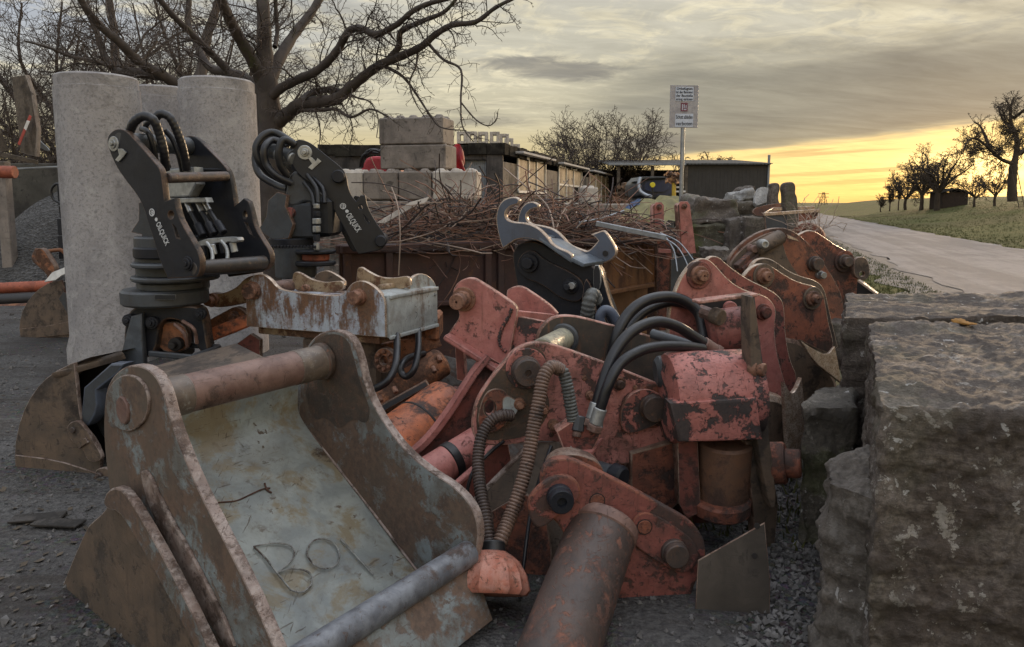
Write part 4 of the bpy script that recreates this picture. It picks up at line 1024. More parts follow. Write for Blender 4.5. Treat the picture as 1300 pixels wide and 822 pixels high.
skipwall(Dq, Eq, m_skip, (.5,), 'rear_panel'); skipwall(Eq, Aq, m_skip, (), 'left_panel')
# wire heap
def heap_z(x, y):
    # height of the heap surface over the skip, in metres
    px = CX + x / y * FPX
    prof = [(440, 0), (470, .04), (500, .16), (540, .28), (580, .35), (620, .28), (660, .20), (700, .22), (750, .20), (800, .14), (835, .05), (860, 0)]
    h = 0
    for (a, ha), (b, hb) in zip(prof, prof[1:]):
        if a <= px <= b: h = ha + (hb - ha) * (px - a) / (b - a)
    return h
def in_skip(rnd):
    u, v = rnd.random(), rnd.random(); f = Aq.lerp(Cq, u); b_ = Eq.lerp(Dq, u); return f.lerp(b_, v)
rnd = random.Random(9)
bm = bmesh.new(); N = 22; g = {}
for i in range(N + 1):
    for j in range(11):
        p = Aq.lerp(Cq, i / N).lerp(Eq.lerp(Dq, i / N), j / 10)
        v = j / 10; p.z = zr - .1 + heap_z(p.x, p.y) * .75 * math.sin(math.pi * min(1, v * .8 + .12)) + .04 * mnoise.noise(p * 4)
        g[i, j] = bm.verts.new(p)
for i in range(N):
    for j in range(10): bm.faces.new((g[i, j], g[i + 1, j], g[i + 1, j + 1], g[i, j + 1]))
m_wire = plain('rusty_wire', (.30, .155, .105), .6, 0, .4, 3, .1, (.11, .062, .048))
m_wire2 = plain('wire_dark', (.055, .036, .032), .65, 0, .3, 3, .1); m_wire3 = plain('wire_pale', (.40, .30, .235), .65, 0, .3, 3, .1)
o = finish(bm, 'scrap_litter', m_dirt_black, None, (Cq.x - 1, Cq.y, zr)); tag(o, 'dark matted scrap under the tangled wire in the skip', 'scrap', kind='stuff')
def wires(n, rad, seed):
    rnd = random.Random(seed); bm = bmesh.new()
    for _ in range(n):
        p = in_skip(rnd); hz = heap_z(p.x, p.y); vv = rnd.random()
        p.z = zr - .08 + hz * rnd.uniform(.3, 1.02)
        a = rnd.gauss(0, .9) + (math.pi if rnd.random() < .5 else 0); d = Vector((math.cos(a), math.sin(a) * .7, rnd.gauss(.0, .16))).normalized()
        L = rnd.uniform(.35, 1.3); ns = 9; curl = Vector((rnd.gauss(0, .25), rnd.gauss(0, .25), rnd.gauss(0, .20)))
        if rnd.random() < .38: curl *= 3.5
        pts = [p.copy()]
        for k in range(ns):
            d = (d + curl * .5 + Vector((rnd.gauss(0, .07), rnd.gauss(0, .07), rnd.gauss(0, .06)))).normalized()
            hh = zr + heap_z(p.x, p.y) + .05
            if p.z > hh: d.z -= .25
            if p.z < zr - .05: d.z += .2
            p = p + d * L / ns; pts.append(p.copy())
        add_sweep(bm, pts, rad * rnd.uniform(.7, 1.5), 4, cap=False)
    return bm
for k, (n, rd, m_, lb) in enumerate(((900, .0045, m_wire, 'tangled rusty red brown wire heaped in the skip'), (520, .006, m_wire2, 'dark tangled wire mixed through the heap'), (260, .0045, m_wire3, 'paler straw coloured wires lying on the heap'))):
    o = finish(wires(n, rd, 40 + k), 'scrap_wire', m_, None, (Cq.x - 1, Cq.y, zr), 0); tag(o, lb, 'wire', kind='stuff')
def single(name, label, cat, mat, pxl, r, n=8, seg=8):
    o = hose(name, mat, pxl, r, None, n, seg, P(*pxl[0])); return tag(o, label, cat)
single('loose_wire', 'single long brown wire hanging down over the skip front', 'wire', m_wire3, [(497, 238, 7.2), (505, 262, 7.0), (508, 300, 6.85), (506, 350, 6.82)], .006)
single('loose_wire', 'thin dark wire arching from the black coupler across the blocks to the heap', 'wire', m_wire2, [(446, 232, 7.6), (480, 233, 7.7), (515, 242, 7.8), (560, 262, 7.8)], .006)
single('loose_rod', 'forked rusty rod standing steeply out of the heap before the workshop', 'rod', m_wire, [(667, 217, 7.8), (671, 238, 7.8), (680, 262, 7.8), (690, 285, 7.8)], .008)
single('loose_rod', 'long bent pale rod slanting from the workshop wall down into the heap', 'rod', m_wire3, [(640, 214, 8.2), (665, 235, 8), (695, 262, 7.8), (705, 300, 7.4)], .008)
single('loose_rod', 'thin rod curving through the heap towards the single square block', 'rod', m_wire3, [(725, 255, 8), (712, 275, 7.8), (704, 300, 7.6)], .008)
single('grey_conduit', 'thin grey pipe lying across the right part of the heap', 'pipe', m_galv, [(735, 283, 8), (765, 277, 8.2), (792, 268, 8.4)], .012)
o = plate('pale_lath', [m_conc_light, m_conc_light], plane(515, 262, 7.5, 8, 20), [(478, 283), (520, 257), (545, 250), (541, 257), (523, 264), (488, 284)], .02, None, it=0, org=P(515, 262, 7.5)); tag(o, 'pale flat slat sticking out of the wire heap beside the blocks', 'slat')
o = bar('galvanised_channel', [m_galv, m_galv], P(757, 284, 7.5), P(846, 302, 7.3), .07, .05, None, .004, org=P(800, 290, 7.4)); tag(o, 'galvanised steel bar jutting right over the corner of the skip', 'bar')
for k, l in enumerate(([(842, 302, 7.3), (860, 314, 7.2), (872, 335, 7.1), (880, 362, 7)], [(838, 296, 7.4), (862, 308, 7.3), (880, 330, 7.2)], [(846, 302, 7.3), (856, 320, 7.2), (860, 345, 7.1)])):
    single('steel_cable', ['thin grey cable drooping from the bar end, longest of three', 'thin grey cable drooping from the bar end, topmost of three', 'thin grey cable drooping from the bar end, innermost of three'][k], 'cable', m_galv, l, .007)
# ---------------------------------------------------------------- yellow sheet, blue sheet, red posts, boulders
m_yel = plain('yellow_sheet', (.40, .36, .16), .6, 0, .3, 4, .3, (.26, .23, .11)); m_bl = plain('blue_sheet', (.06, .13, .30), .55, 0, .3, 4, .3)
rag('yellow_tarpaulin', 'crumpled pale yellow sheet lying before the dark shed', 'tarpaulin', m_yel, [[(800, 262, 11.6), (822, 254, 11.8), (850, 251, 12), (880, 252, 12)], [(792, 268, 10.9), (820, 262, 11), (850, 260, 11.2), (885, 262, 11.3)], [(795, 280, 10.5), (820, 282, 10.5), (850, 284, 10.6), (885, 286, 10.6)]], 2, .10)
rag('blue_tarpaulin', 'small blue sheet peeking out left of the yellow one', 'tarpaulin', m_bl, [[(797, 262, 11.2), (808, 252, 11.4), (814, 251, 11.4)], [(795, 270, 10.9), (804, 264, 11), (812, 258, 11)]], 6, .04)
def post(label, x0, x1, yt, yb, Y, xb0=None, xb1=None):
    t = thing('red_post', label, 'post', P((x0 + x1) / 2, yb, Y), 'red steel posts beside the boulders')
    pl = plane((x0 + x1) / 2, (yt + yb) / 2, Y, 12); xb0 = xb0 or x0; xb1 = xb1 or x1
    plate('web', [m_pink, m_edge_pink], pl, [(x0, yt + 4), (x0 + 3, yt), (x1 - 3, yt), (x1, yt + 4), (xb1, yb), (xb0, yb)], .02, t, it=0)
    plate('flange', [m_reddark, m_edge_pink], pl.off(.05), [(x0 - 1, yt + 5), (x0 + 1.5, yt + 2), (xb0 + 1.5, yb), (xb0 - 1, yb)], .09, t, it=0)
    pin(t, m_rustpin, pl, (x0 + x1) / 2, yt + 6, PX(3.6, Y), ((1, .02), (.5, .03)), name='bolt', seg=12)
post('shorter red steel post left of the boulders', 830, 843, 257, 300, 8.6); post('taller red steel post leaning against the boulders', 861, 876, 256, 322, 8.3, 865, 884)
t = thing('red_steel_frame', 'rusty red pillar and cross pieces right of the skip end', 'frame', P(845, 400, 8)); 
plate('column', [m_redrust, m_edge], plane(846, 350, 8.4, 0), [(834, 300), (853, 303), (854, 420), (834, 420)], .15, t, it=0)
plate('cross_piece', [m_pink, m_edge_pink], plane(846, 320, 8.25, 0), [(836, 316), (852, 317), (852, 322), (836, 321)], .05, t, it=0)
plate('grey_panel', [m_dkgrey, m_blk_edge], plane(870, 360, 8.0, 20), [(852, 330), (880, 322), (884, 420), (850, 420)], .03, t, it=0)
def rock(name, label, cat, corners, mats, seed, amp=.03, fr=2.2, cuts=14, strat=0, org=None, rnd_=.12, group=None, fine=.008):
    """corners: 4 bottom then 4 top, in order round"""
    bm = bmesh.new(); v = [bm.verts.new(c) for c in corners]
    for f in ((0, 3, 2, 1), (4, 5, 6, 7), (0, 1, 5, 4), (1, 2, 6, 5), (2, 3, 7, 6), (3, 0, 4, 7)): bm.faces.new([v[i] for i in f])
    ctr = sum(corners, Vector()) / 8
    bmesh.ops.subdivide_edges(bm, edges=bm.edges[:], cuts=cuts, use_grid_fill=True)
    bmesh.ops.recalc_face_normals(bm, faces=bm.faces[:])
    size = max((c - ctr).length for c in corners)
    for _ in range(int(rnd_ * 20)): bmesh.ops.smooth_vert(bm, verts=bm.verts[:], factor=.5, use_axis_x=True, use_axis_y=True, use_axis_z=True)
    bm.normal_update(); sd = Vector((seed * 3.1, seed * 7.7, seed * 1.3))
    for w_ in bm.verts:
        p = w_.co; n = w_.normal
        d = amp * (mnoise.noise(p * fr + sd) + .5 * mnoise.noise(p * fr * 2.3 + sd) + .25 * mnoise.noise(p * fr * 5 + sd)) + fine * mnoise.noise(p * fr * 12 + sd)
        # crisp fractures: ridged, stepped
        d += amp * .8 * (abs(mnoise.noise(p * fr * 3.1 + sd)) + .6 * abs(mnoise.noise(p * fr * 6.7 + sd)) - .3)
        d += amp * .5 * (math.floor(mnoise.noise(Vector((p.x * fr, p.y * fr, p.z * fr * 3)) + sd * 3) * 5) / 5)
        d -= amp * .7 * max(0, mnoise.noise(p * fr * 1.4 + sd * 2) - .25)
        if strat: d += strat * mnoise.noise(Vector((p.x * 1.5, p.y * 1.5, p.z * 14 + mnoise.noise(p * 2) * 1.5)) + sd) * (1 - abs(n.z)) + strat * .6 * mnoise.noise(Vector((p.x * 2, p.y * 9, p.z)) + sd) * abs(n.z)
        w_.co = p + n * d
    o = finish(bm, name, mats, None, org or ctr, 50); return tag(o, label, cat, group)
def rockpx(front, Y, depth, **k):
    """front: 4 px points (bl, br, tr, tl) at depth Y; depth metres backwards"""
    f = [P(x, y, Y) for x, y in front]; dd = Vector((0, depth, 0)); b_ = [p + dd for p in f]
    return [f[0], f[1], b_[1], b_[0], f[3], f[2], b_[2], b_[3]]
def stone_mat(name, a, b_, lich, moss=0, sc=3):
    m, b = newmat(name); c = ocoord(world=True); cl = ocoord(1, 1, 5, world=True)
    n1 = noise(c, sc, 9, .68, .3); n2 = noise(cl, sc * 1.3, 8, .65, .8); n3 = noise(c, sc * 16, 7, .72); n4 = noise(c, sc * 2.2, 5, .6, 1.2)
    col = mixc(sstep(n1 * .5 + n2 * .5, .4, .6), a, b_)
    col = mixc(sstep(n3, .38, .62) * .6, col, tuple(x * .3 for x in a))
    lm = sstep(n4 * .55 + n3 * .45, .565, .60)
    col = mixc(lm * .85, col, lich)
    col = mixc(sstep(noise(c, sc * .8, 6, .6, .8), .42, .56) * .55, col, tuple(x * .5 for x in a))
    pt = sstep(noise(c, sc * 4.6, 4, .6, .5), .665, .69)
    col = mixc(pt * .8, col, (.42, .41, .40))
    if moss: col = mixc(sstep(noise(c, sc * .9, 5, .6, .3), .52, .64) * moss, col, (.065, .075, .022))
    setv(b, 'Base Color', col); setv(b, 'Roughness', (n3 * .3 + .62).clamp()); b.inputs['Specular IOR Level'].default_value = .35
    bump(b, n1 * .5 + n3 * .55 + n2 * .5, 1.0, .022)
    return m
m_stone = stone_mat('granite_dark', (.095, .074, .062), (.20, .168, .145), (.33, .305, .275), .15)
m_stone2 = stone_mat('granite_mossy', (.105, .092, .078), (.165, .145, .12), (.24, .22, .19), .55)
m_stonel = stone_mat('stone_light', (.40, .39, .38), (.52, .51, .50), (.62, .61, .60))
m_boulder = stone_mat('boulder', (.155, .13, .115), (.21, .185, .16), (.26, .24, .22), .4)
G_ = 'boulders in the middle'
rock('boulder', 'large rounded grey boulder lying on top of the mossy one, below the sign', 'boulder', rockpx([(873, 288), (940, 284), (937, 254), (882, 250)], 8.6, .7), m_boulder, 1, .05, 2.5, rnd_=.35, group=G_)
rock('boulder', 'mossy broken boulder under the rounded one, beside the red post', 'boulder', rockpx([(874, 330), (932, 332), (930, 284), (878, 284)], 8.5, .8), stone_mat('boulder_moss', (.10, .09, .06), (.15, .135, .10), (.2, .19, .15), .8), 2, .05, 2.5, rnd_=.25, group=G_)
rock('boulder', 'narrow dark broken stone standing right of the mossy boulder', 'boulder', rockpx([(922, 335), (950, 332), (948, 275), (928, 280)], 8.3, .5), m_boulder, 3, .04, 3, group=G_)
rock('boulder', 'small dark stone behind the front pair of pink ears', 'boulder', rockpx([(900, 330), (930, 332), (928, 316), (898, 316)], 7.4, .4), m_boulder, 14, .03, 3, group=G_)
o = rock('grey_slab', 'blackish square stone block beside the iron channel', 'slab', rockpx([(944, 312), (977, 312), (975, 276), (947, 275)], 8.2, .5), m_stone, 4, .012, 3)
for k, (q, Y, mt, lb) in enumerate((([(925, 262), (950, 260), (948, 245), (930, 247)], 9.6, m_stonel, 'light broken stone at the left end of the rubble'), ([(940, 256), (960, 252), (957, 240), (944, 244)], 9.3, m_stonel, 'light flat stone in the rubble between boulder and white slab'), ([(926, 275), (960, 272), (958, 256), (930, 258)], 9.0, m_stone, 'dark grey stone under the light rubble'), ([(938, 250), (962, 246), (958, 237), (942, 240)], 10, m_stone, 'dark stone at the back of the rubble'))):
    rock('rubble_stone', lb, 'stone', rockpx(q, Y, .35), mt, 20 + k, .03, 4, 8, group='rubble stones')
o = plate('white_slab', [m_stonel, m_stonel], plane(970, 252, 9.0, 10, 25), [(957, 263), (961, 240), (968, 237), (977, 239), (980, 252), (974, 257)], .06, None, it=1, org=P(970, 252, 9)); tag(o, 'bright white broken stone slab leaning in the rubble', 'slab')
def stele(label, pts, Y, th, org):
    o = plate('stone_post', [m_boulder, m_stone], plane(pts[0][0], pts[0][1], Y, 0), pts, th * .6, None, it=2, bev=.02, org=org); return tag(o, label, 'stone post', 'upright stone posts')
stele('shorter dark stone post with knobbed head, left of the pair', [(977, 272, 1), (976, 250), (979, 240), (977, 235), (983, 232), (990, 233), (991, 240), (988, 250), (991, 262), (990, 275, 1)], 8.8, .16, P(983, 270, 8.8))
stele('taller stone post with knobbed head, right of the pair', [(997, 300, 1), (995, 262), (995, 247), (993, 240), (995, 233), (1003, 231), (1009, 232), (1011, 238), (1010, 246), (1013, 250), (1014, 275), (1012, 300, 1)], 7.9, .17, P(1004, 300, 7.9))
# iron channel frame
t = thing('iron_channel', 'rusty U-shaped iron channel with pale lit rim on the rubble', 'channel', P(1005, 280, 7.6))
Yc = 7.6
for nm, a, b_ in (('front_lip', (970, 272.5), (1041, 267.5)), ('side_lip', (970, 272.5), (981, 266)), ('rear_lip', (981, 266), (1034, 264))):
    ya = Yc if nm != 'rear_lip' else Yc + .35; yb = Yc + .35 if nm == 'side_lip' else ya
    bar(nm, m_edge_gold, P(a[0], a[1], ya), P(b_[0], b_[1], yb), .02, .035, t, .004)
plate('channel_wall', [m_dkgrey, m_edge], plane(1000, 285, Yc + .01, 3), [(971, 274), (1000, 272), (1000, 300), (974, 304)], .03, t, it=0)
plate('channel_wall', [m_redrust, m_edge], plane(1030, 285, Yc + .01, 3), [(1014, 271), (1040, 269), (1036, 278), (1014, 282)], .03, t, it=0)
o = plate('rusty_plate', [m_rust, m_edge], plane(975, 265, 8.3, 10, 20), [(954, 268), (962, 262), (995, 257), (1008, 261), (1000, 270), (962, 276)], .03, None, it=1, org=P(975, 265, 8.3)); tag(o, 'bright rusty curved plate lying left of the taller stone post', 'plate')
o = tube('cast_ring', m_redrust, P(1024, 304, 7.4), P(1027, 305, 7.52), PX(21, 7.4), PX(13, 7.4), None, 32, .01, P(1024, 304, 7.4)); tag(o, 'rusty ring shaped casting half hidden behind the far bucket', 'ring')
bm = bmesh.new(); rnd = random.Random(3)
for k in range(60):
    p = P(rnd.uniform(1012, 1048), rnd.uniform(288, 312), rnd.uniform(7.0, 7.6)); d = Vector((rnd.gauss(0, 1), rnd.gauss(0, .5), rnd.uniform(0, 1.4))).normalized()
    pts = wander(p, d, rnd.uniform(.2, .45), 5, .25, 0, rnd); add_sweep(bm, pts, .0028, 3, False)
o = finish(bm, 'dry_stalks', m_wire3, None, P(1030, 300, 7.2), 0); tag(o, 'thin pale dry stalks tangled behind the far bucket', 'dry stalks', kind='stuff')
# ---------------------------------------------------------------- blue machine with the yellow disc
t = thing('blue_machine', 'dark blue machine with a yellow disc on its rear, before the shed', 'machine', P(838, 262, 14)); MY = 13.5
m_navy = plain('navy_paint', (.022, .035, .085), .4, 0, .3, 4, .1)
plate('body', [m_navy, m_dkgrey], plane(838, 240, MY, 4), [(812, 252), (811, 236), (815, 228), (825, 225), (848, 225), (856, 229), (858, 252)], 1.2, t, it=1, bev=.05)
plate('tail_panel', [m_navy, m_dkgrey], plane(838, 240, MY - .03, 4), [(818, 244), (818, 232), (824, 229), (848, 229), (850, 244)], .04, t, it=1)
plate('roof_plate', [m_dkgrey, m_dkgrey], plane(838, 240, MY - .1, 4), [(811, 230), (816, 224.5), (848, 224), (848, 226), (818, 227)], .9, t, it=0)
hose('guard_rail', m_galv, [(813, 226, MY - .1), (811, 234, MY - .15), (813, 243, MY - .2), (820, 248, MY - .25), (828, 250, MY - .3)], .035, t)
yd = plane(828.5, 235, MY - .2, 0)
pin(t, plain('yellow_reflector', (.72, .60, .03), .5, 0, .1), yd, 828.5, 235, PX(3.2, MY), ((1, .02),), name='yellow_disc')
cyl('disc_stalk', m_black, P(828.5, 238, MY - .19), P(828.5, 252, MY - .19), .015, t)
abox('chassis', m_dkgrey, (P(812, 257, MY).x, MY + .05, 0), (P(858, 257, MY).x, MY + 1.1, P(0, 252, MY).z + .02), t, .04)
t = thing('clump_post', 'yellow post topped by an orange and brown clump, left of the sign', 'post', P(855, 262, 12.8))  # yellow post with an orange brown clump, carries no lamp
cyl('pole', plain('yellow_paint', (.62, .42, .05), .5, 0, .2), P(855.5, 270, 12.8), P(855.5, 232, 12.8), .035, t)
bm = bmesh.new(); rnd = random.Random(8)
for k in range(60):
    c_ = P(854 + rnd.gauss(0, 3.3), 226 + rnd.gauss(0, 3.2), 12.8 + rnd.gauss(0, .05)); s_ = rnd.uniform(.02, .045); rm = Euler((rnd.uniform(0, 6), rnd.uniform(0, 6), 0)).to_matrix()
    add_box(bm, c_, rm @ Vector((s_, 0, 0)), rm @ Vector((0, s_ * .8, 0)), rm @ Vector((0, 0, s_ * .3)), .005)
o = finish(bm, 'clump', worn('orange_leaves', (.55, .22, .06), (.12, .07, .05), .5, 9, (.65, .40, .22), rough=(.6, .8)), t, sm=0); o['kind'] = 'stuff'
bar('side_arm', m_white, P(858, 238, 12.8), P(868, 238, 12.8), .04, .03, t); bar('side_arm', m_white, P(857, 243.5, 12.8), P(870, 243.5, 12.8), .04, .03, t)
# ---------------------------------------------------------------- hook coupler, blue grey
t = thing('hook_coupler', 'blue grey double hooked quick coupler on a black bracket before the skip', 'coupler', P(715, 420, 5.6))
HY = 5.5; ha = plane(660, 280, HY, -22); hb = plane(690, 280, HY + .30, -22)
plate('hook_plate', [m_blue, m_edge_gold], ha, [(629, 279), (631, 265), (637, 255), (646, 250.5), (655, 250), (660, 254), (657, 260, 1), (648, 262), (641, 269), (642, 278), (650, 282), (668, 283), (683, 289), (694, 300), (702, 312), (727, 322), (727, 331, 1), (706, 322), (690, 309), (672, 303), (655, 304), (646, 311), (638, 316, 1), (633, 302)], .055, t, bev=.009)
plate('hook_plate', [m_blue, m_edge_gold], hb, [(657, 300), (656, 282), (660, 266), (667, 258), (676, 255.5), (684, 260), (683, 264, 1), (673, 266), (667, 274), (671, 284), (690, 287), (703, 291), (714, 300), (722, 311), (738, 317), (746, 320), (756, 310), (759, 306, 1), (756, 302, 1), (750, 298, 1), (764, 293, 1), (768, 293), (775, 303), (783, 317), (782, 325), (773, 333), (755, 337), (735, 331), (715, 322), (690, 312)], .055, t, holes=[[hb.loc(x, y) for x, y in circ(768.5, 322, 3.6, 12)]] if False else (), bev=.009)
def quadbox(name, mats, a, b_, c_, d_, th, parent, bev=.006, org=None, n=1):
    """slab on four 3-D points (a,b,c,d in order), th thick"""
    nn = ((b_ - a).cross(d_ - a)).normalized()
    if nn.dot(EYE - a) < 0: nn = -nn
    bm = bmesh.new(); top = [bm.verts.new(p) for p in (a, b_, c_, d_)]; bot = [bm.verts.new(p - nn * th) for p in (a, b_, c_, d_)]
    bm.faces.new(top); bm.faces.new(bot[::-1])
    for i in range(4): bm.faces.new((top[i], bot[i], bot[(i + 1) % 4], top[(i + 1) % 4]))
    if bev: bmesh.ops.bevel(bm, geom=bm.edges[:], offset=bev, segments=2, affect='EDGES', profile=.5)
    return finish(bm, name, mats, parent, org, 30)
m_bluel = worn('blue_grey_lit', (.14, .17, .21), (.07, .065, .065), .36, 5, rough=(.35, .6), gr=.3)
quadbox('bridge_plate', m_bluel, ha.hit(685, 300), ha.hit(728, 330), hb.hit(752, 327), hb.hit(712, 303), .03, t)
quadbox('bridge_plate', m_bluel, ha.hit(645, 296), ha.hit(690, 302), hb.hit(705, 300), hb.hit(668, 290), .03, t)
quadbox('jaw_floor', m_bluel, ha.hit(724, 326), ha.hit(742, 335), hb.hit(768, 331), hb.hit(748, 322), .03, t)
pin(t, m_dirt_black, hb.off(.004), 768.5, 322, PX(3.8, HY), ((1, .004),), name='lock_hole', seg=16)
hc = plane(700, 340, HY + .06, -22)
plate('bracket_body', [m_blk2, m_blk_edge], hc, [(648, 315), (672, 304), (692, 312), (712, 325), (740, 335), (757, 338), (764, 370), (774, 395), (790, 440), (740, 450), (690, 440), (665, 400), (655, 360)], .22, t, bev=.012)
hc1 = hc.off(.03)
plate('rib_plate', [m_blk2, m_blk_edge], hc1, [(655, 335), (664, 320), (678, 317), (690, 330), (735, 350), (744, 370), (735, 385), (712, 380), (690, 362), (662, 352)], .03, t, bev=.006)
pin(t, m_blk2, hc1, 673, 334, PX(12, HY), ((1, .03), (.6, .045)), name='pin'); pin(t, m_blk2, hc1, 725, 363, PX(10, HY), ((1, .03), (.72, .04), (.4, .05)), name='pin'); pin(t, m_zinc, hc1.off(.085), 726, 363, PX(4.5, HY), ((1, .02),), name='bolt')
plate('edge_rail', [m_blk, m_zinc], hc.off(.05), [(753, 337), (762, 337), (763, 365), (757, 371), (753, 366)], .03, t, it=1); 
plate('guide_plate', [m_blk2, m_edge_gold], hc.off(.02), [(757, 340), (764, 345), (772, 378), (783, 405), (778, 420), (765, 398), (757, 375)], .05, t, it=1)
plate('web_plate', [m_blk2, m_edge], hc.off(.035), [(742, 352), (750, 362), (757, 390), (756, 420), (735, 420), (738, 390)], .03, t, it=1)
o = coil('coil_sleeve', m_coilg, [(744, 412, 5.25), (746, 395, 5.2), (749, 380, 5.2), (753, 374, 5.25), (757, 382, 5.3)], PX(9, 5.2), None, .03, 14, .14, P(748, 400, 5.2)); tag(o, 'short grey ribbed hose sleeve in front of the hook coupler', 'hose')
o = hose('pipe_bend', m_blue, [(764, 415, 5.1), (762, 402, 5.1), (768, 394, 5.1), (777, 398, 5.1), (784, 410, 5.1)], PX(6.5, 5.1), None, org=P(770, 400, 5.1)); tag(o, 'blue grey bent pipe end beside the ribbed sleeve', 'pipe')
# ---------------------------------------------------------------- second black coupler (further)
BY = 6.25
t = thing('tiltrotator', 'black tiltrotator coupler, the farther and right one, before the tree', 'coupler', P(385, 400, BY))
pf = plane(430, 250, BY, 8); pb = plane(430, 250, BY + .42, 8)
out2 = [(368, 187), (372, 180), (381, 177), (391, 180), (399, 185), (416, 199), (435, 214), (440, 224), (442, 238), (446, 249), (452, 256, 1), (458, 248, 1), (464, 249, 1), (466, 260), (470, 270), (478, 284), (488, 297), (491, 308), (486, 316), (478, 319, 1), (456, 323, 1), (450, 317), (439, 294), (428, 274), (418, 256), (405, 243), (392, 232), (378, 221), (370, 208)]
plate('side_plate', [m_blk, m_blk2], pf, out2, .045, t, holes=[circ(458, 263.5, 2.8, 12), [(462, 274), (469.5, 282), (467, 283.5), (463, 279)]], bev=.006)
plate('side_plate', [m_blk, m_blk2], pb, [(p[0] * .94 + 20, p[1] * .95 + 13) + tuple(p[2:]) for p in out2], .045, t, bev=.006)
washer = pin(t, m_zinc, pf, 387, 194, PX(9, BY), ((1, .012), (.55, .016), (.3, .03)), name='pin_washer')
plate('locking_tab', [m_zinc, m_zinc], pf.off(.012), [(389, 198), (396, 200), (401, 205), (403, 201), (408, 205), (396, 216), (391, 213), (396, 208)], .01, t, it=0, bev=.002)
pin(t, m_blk2, pf, 430, 224.5, PX(8.5, BY), ((1, .03), (.9, .05)), name='pin'); pin(t, m_blk2, pf, 483.5, 306, PX(7.5, BY), ((1, .03), (.9, .05)), name='pin')
text_on('lettering', pf, (441.5, 272), (456, 294), 'OILQUICK', .05, m_letter, t); ring('logo_ring', m_letter, pf, 435.5, 262, PX(3.8, BY), .006, t)
pin(t, m_letter, pf, 440.5, 268.5, PX(2.2, BY), ((1, .002),), name='logo_mark', seg=12, back=0)
text_on('logo_initial', pf, (434, 260), (437.5, 264.5), 'S', .025, m_letter, t)
cyl('cross_shaft', m_blk2, pf.hit(484, 306), pf.hit(484, 306) - pf.n * .45, .05, t); cyl('cross_shaft', m_blk2, pf.hit(387, 194) , pf.hit(387, 194) - pf.n * .48, .05, t)
cyl('boom_tube', m_dkgrey, P(338, 190, BY + .1), P(372, 200, BY - .05), .065, t); cyl('boom_tube', m_zinc, P(351, 196, BY), P(372, 202, BY - .06), .05, t)
# rotator body
ax = Vector((P(386, 300, BY + .2).x, BY + .2, 0))
def zy(py, Y): return P(650, py, Y).z
def disc(name, mat, px0, px1, y0, y1, Y, parent, seg=40, bev=.01):
    r = PX((px1 - px0) / 2, Y); c = P((px0 + px1) / 2, (y0 + y1) / 2, Y)
    return cyl(name, mat, Vector((c.x, Y, zy(y1, Y))), Vector((c.x, Y, zy(y0, Y))), r, parent, bev, seg)
disc('rotator_base', m_dkgrey, 350, 401, 312, 352, BY + .1, t); disc('rotator_flange', m_blk2, 342, 398, 302, 312, BY + .1, t); disc('turntable', m_blk2, 376, 426, 317, 322, BY - .02, t); disc('turntable', m_blk2, 376, 426, 331, 337, BY - .02, t); disc('red_hub', m_redpipe, 384, 418, 322, 331, BY - .02, t)
abox('housing', m_dkgrey, (P(360, 257, BY).x, BY - .02, zy(303, BY)), (P(406, 257, BY).x, BY + .4, zy(258, BY)), t, .02)
abox('motor_block', m_blk, (P(397, 257, BY).x, BY - .1, zy(300, BY)), (P(424, 257, BY).x, BY + .3, zy(252, BY)), t, .03)
plate('saddle', [m_dkgrey, m_dkgrey], plane(380, 250, BY - .02, 8), [(364, 262), (362, 240), (368, 222), (376, 216), (388, 228), (402, 240), (420, 258), (418, 276), (405, 270), (398, 258), (385, 256), (378, 262)], .3, t, bev=.02)
plate('side_wing', [m_dkgrey, m_edge], plane(345, 280, BY - .05, -15), [(328, 292), (338, 275), (340, 255), (352, 244), (364, 248), (362, 262), (372, 285), (366, 303), (345, 304)], .05, t, it=0)
pin(t, m_red, plane(368, 270, BY - .05), 368, 270, PX(6.5, BY), ((1, .02),), name='red_cap', seg=16)
bm = bmesh.new()
for k in range(14): add_cyl(bm, P(345 + k * 4.2, 315.5, BY - .22), P(345 + k * 4.2, 312, BY - .22), .012, 8, .002)
o = finish(bm, 'bolt_row', m_blk2, t); o['kind'] = 'stuff'
for k, (py, w_, hh, mt) in enumerate(((262, 4.2, 6, m_zinc), (272, 5, 6, m_blk2), (281, 5.6, 7, m_zinc), (291, 5.2, 8, m_zinc), (302, 4.4, 8, m_blk2), (313, 3.8, 9, m_zinc))): disc('hose_fitting', mt, 402 - w_, 402 + w_, py - hh / 2, py + hh / 2, BY - .18, t, 12, .004)
for k, l in enumerate(([(372, 182, BY), (350, 169, BY + .05), (335, 172, BY), (325, 187, BY - .05), (329, 205, BY - .05), (345, 222, BY), (368, 233, BY)], [(366, 186, BY), (347, 178, BY), (336, 188, BY - .1), (338, 208, BY - .1), (352, 224, BY - .1), (370, 233, BY - .05)], [(374, 184, BY - .05), (360, 178, BY - .1), (354, 192, BY - .12), (356, 210, BY - .1), (366, 224, BY - .05)], [(352, 172, BY + .2), (332, 180, BY + .2), (324, 200, BY + .2), (330, 222, BY + .15), (352, 236, BY + .1), (366, 240, BY)], [(390, 222, BY - .05), (402, 240, BY - .12), (404, 258, BY - .16)], [(398, 226, BY - .02), (410, 240, BY - .1), (412, 258, BY - .14)], [(386, 232, BY - .05), (396, 246, BY - .1), (399, 262, BY - .16)])): hose('hose', m_hose if k % 2 else m_black, l, PX(4.6 if k < 4 else 2.6, BY), t)
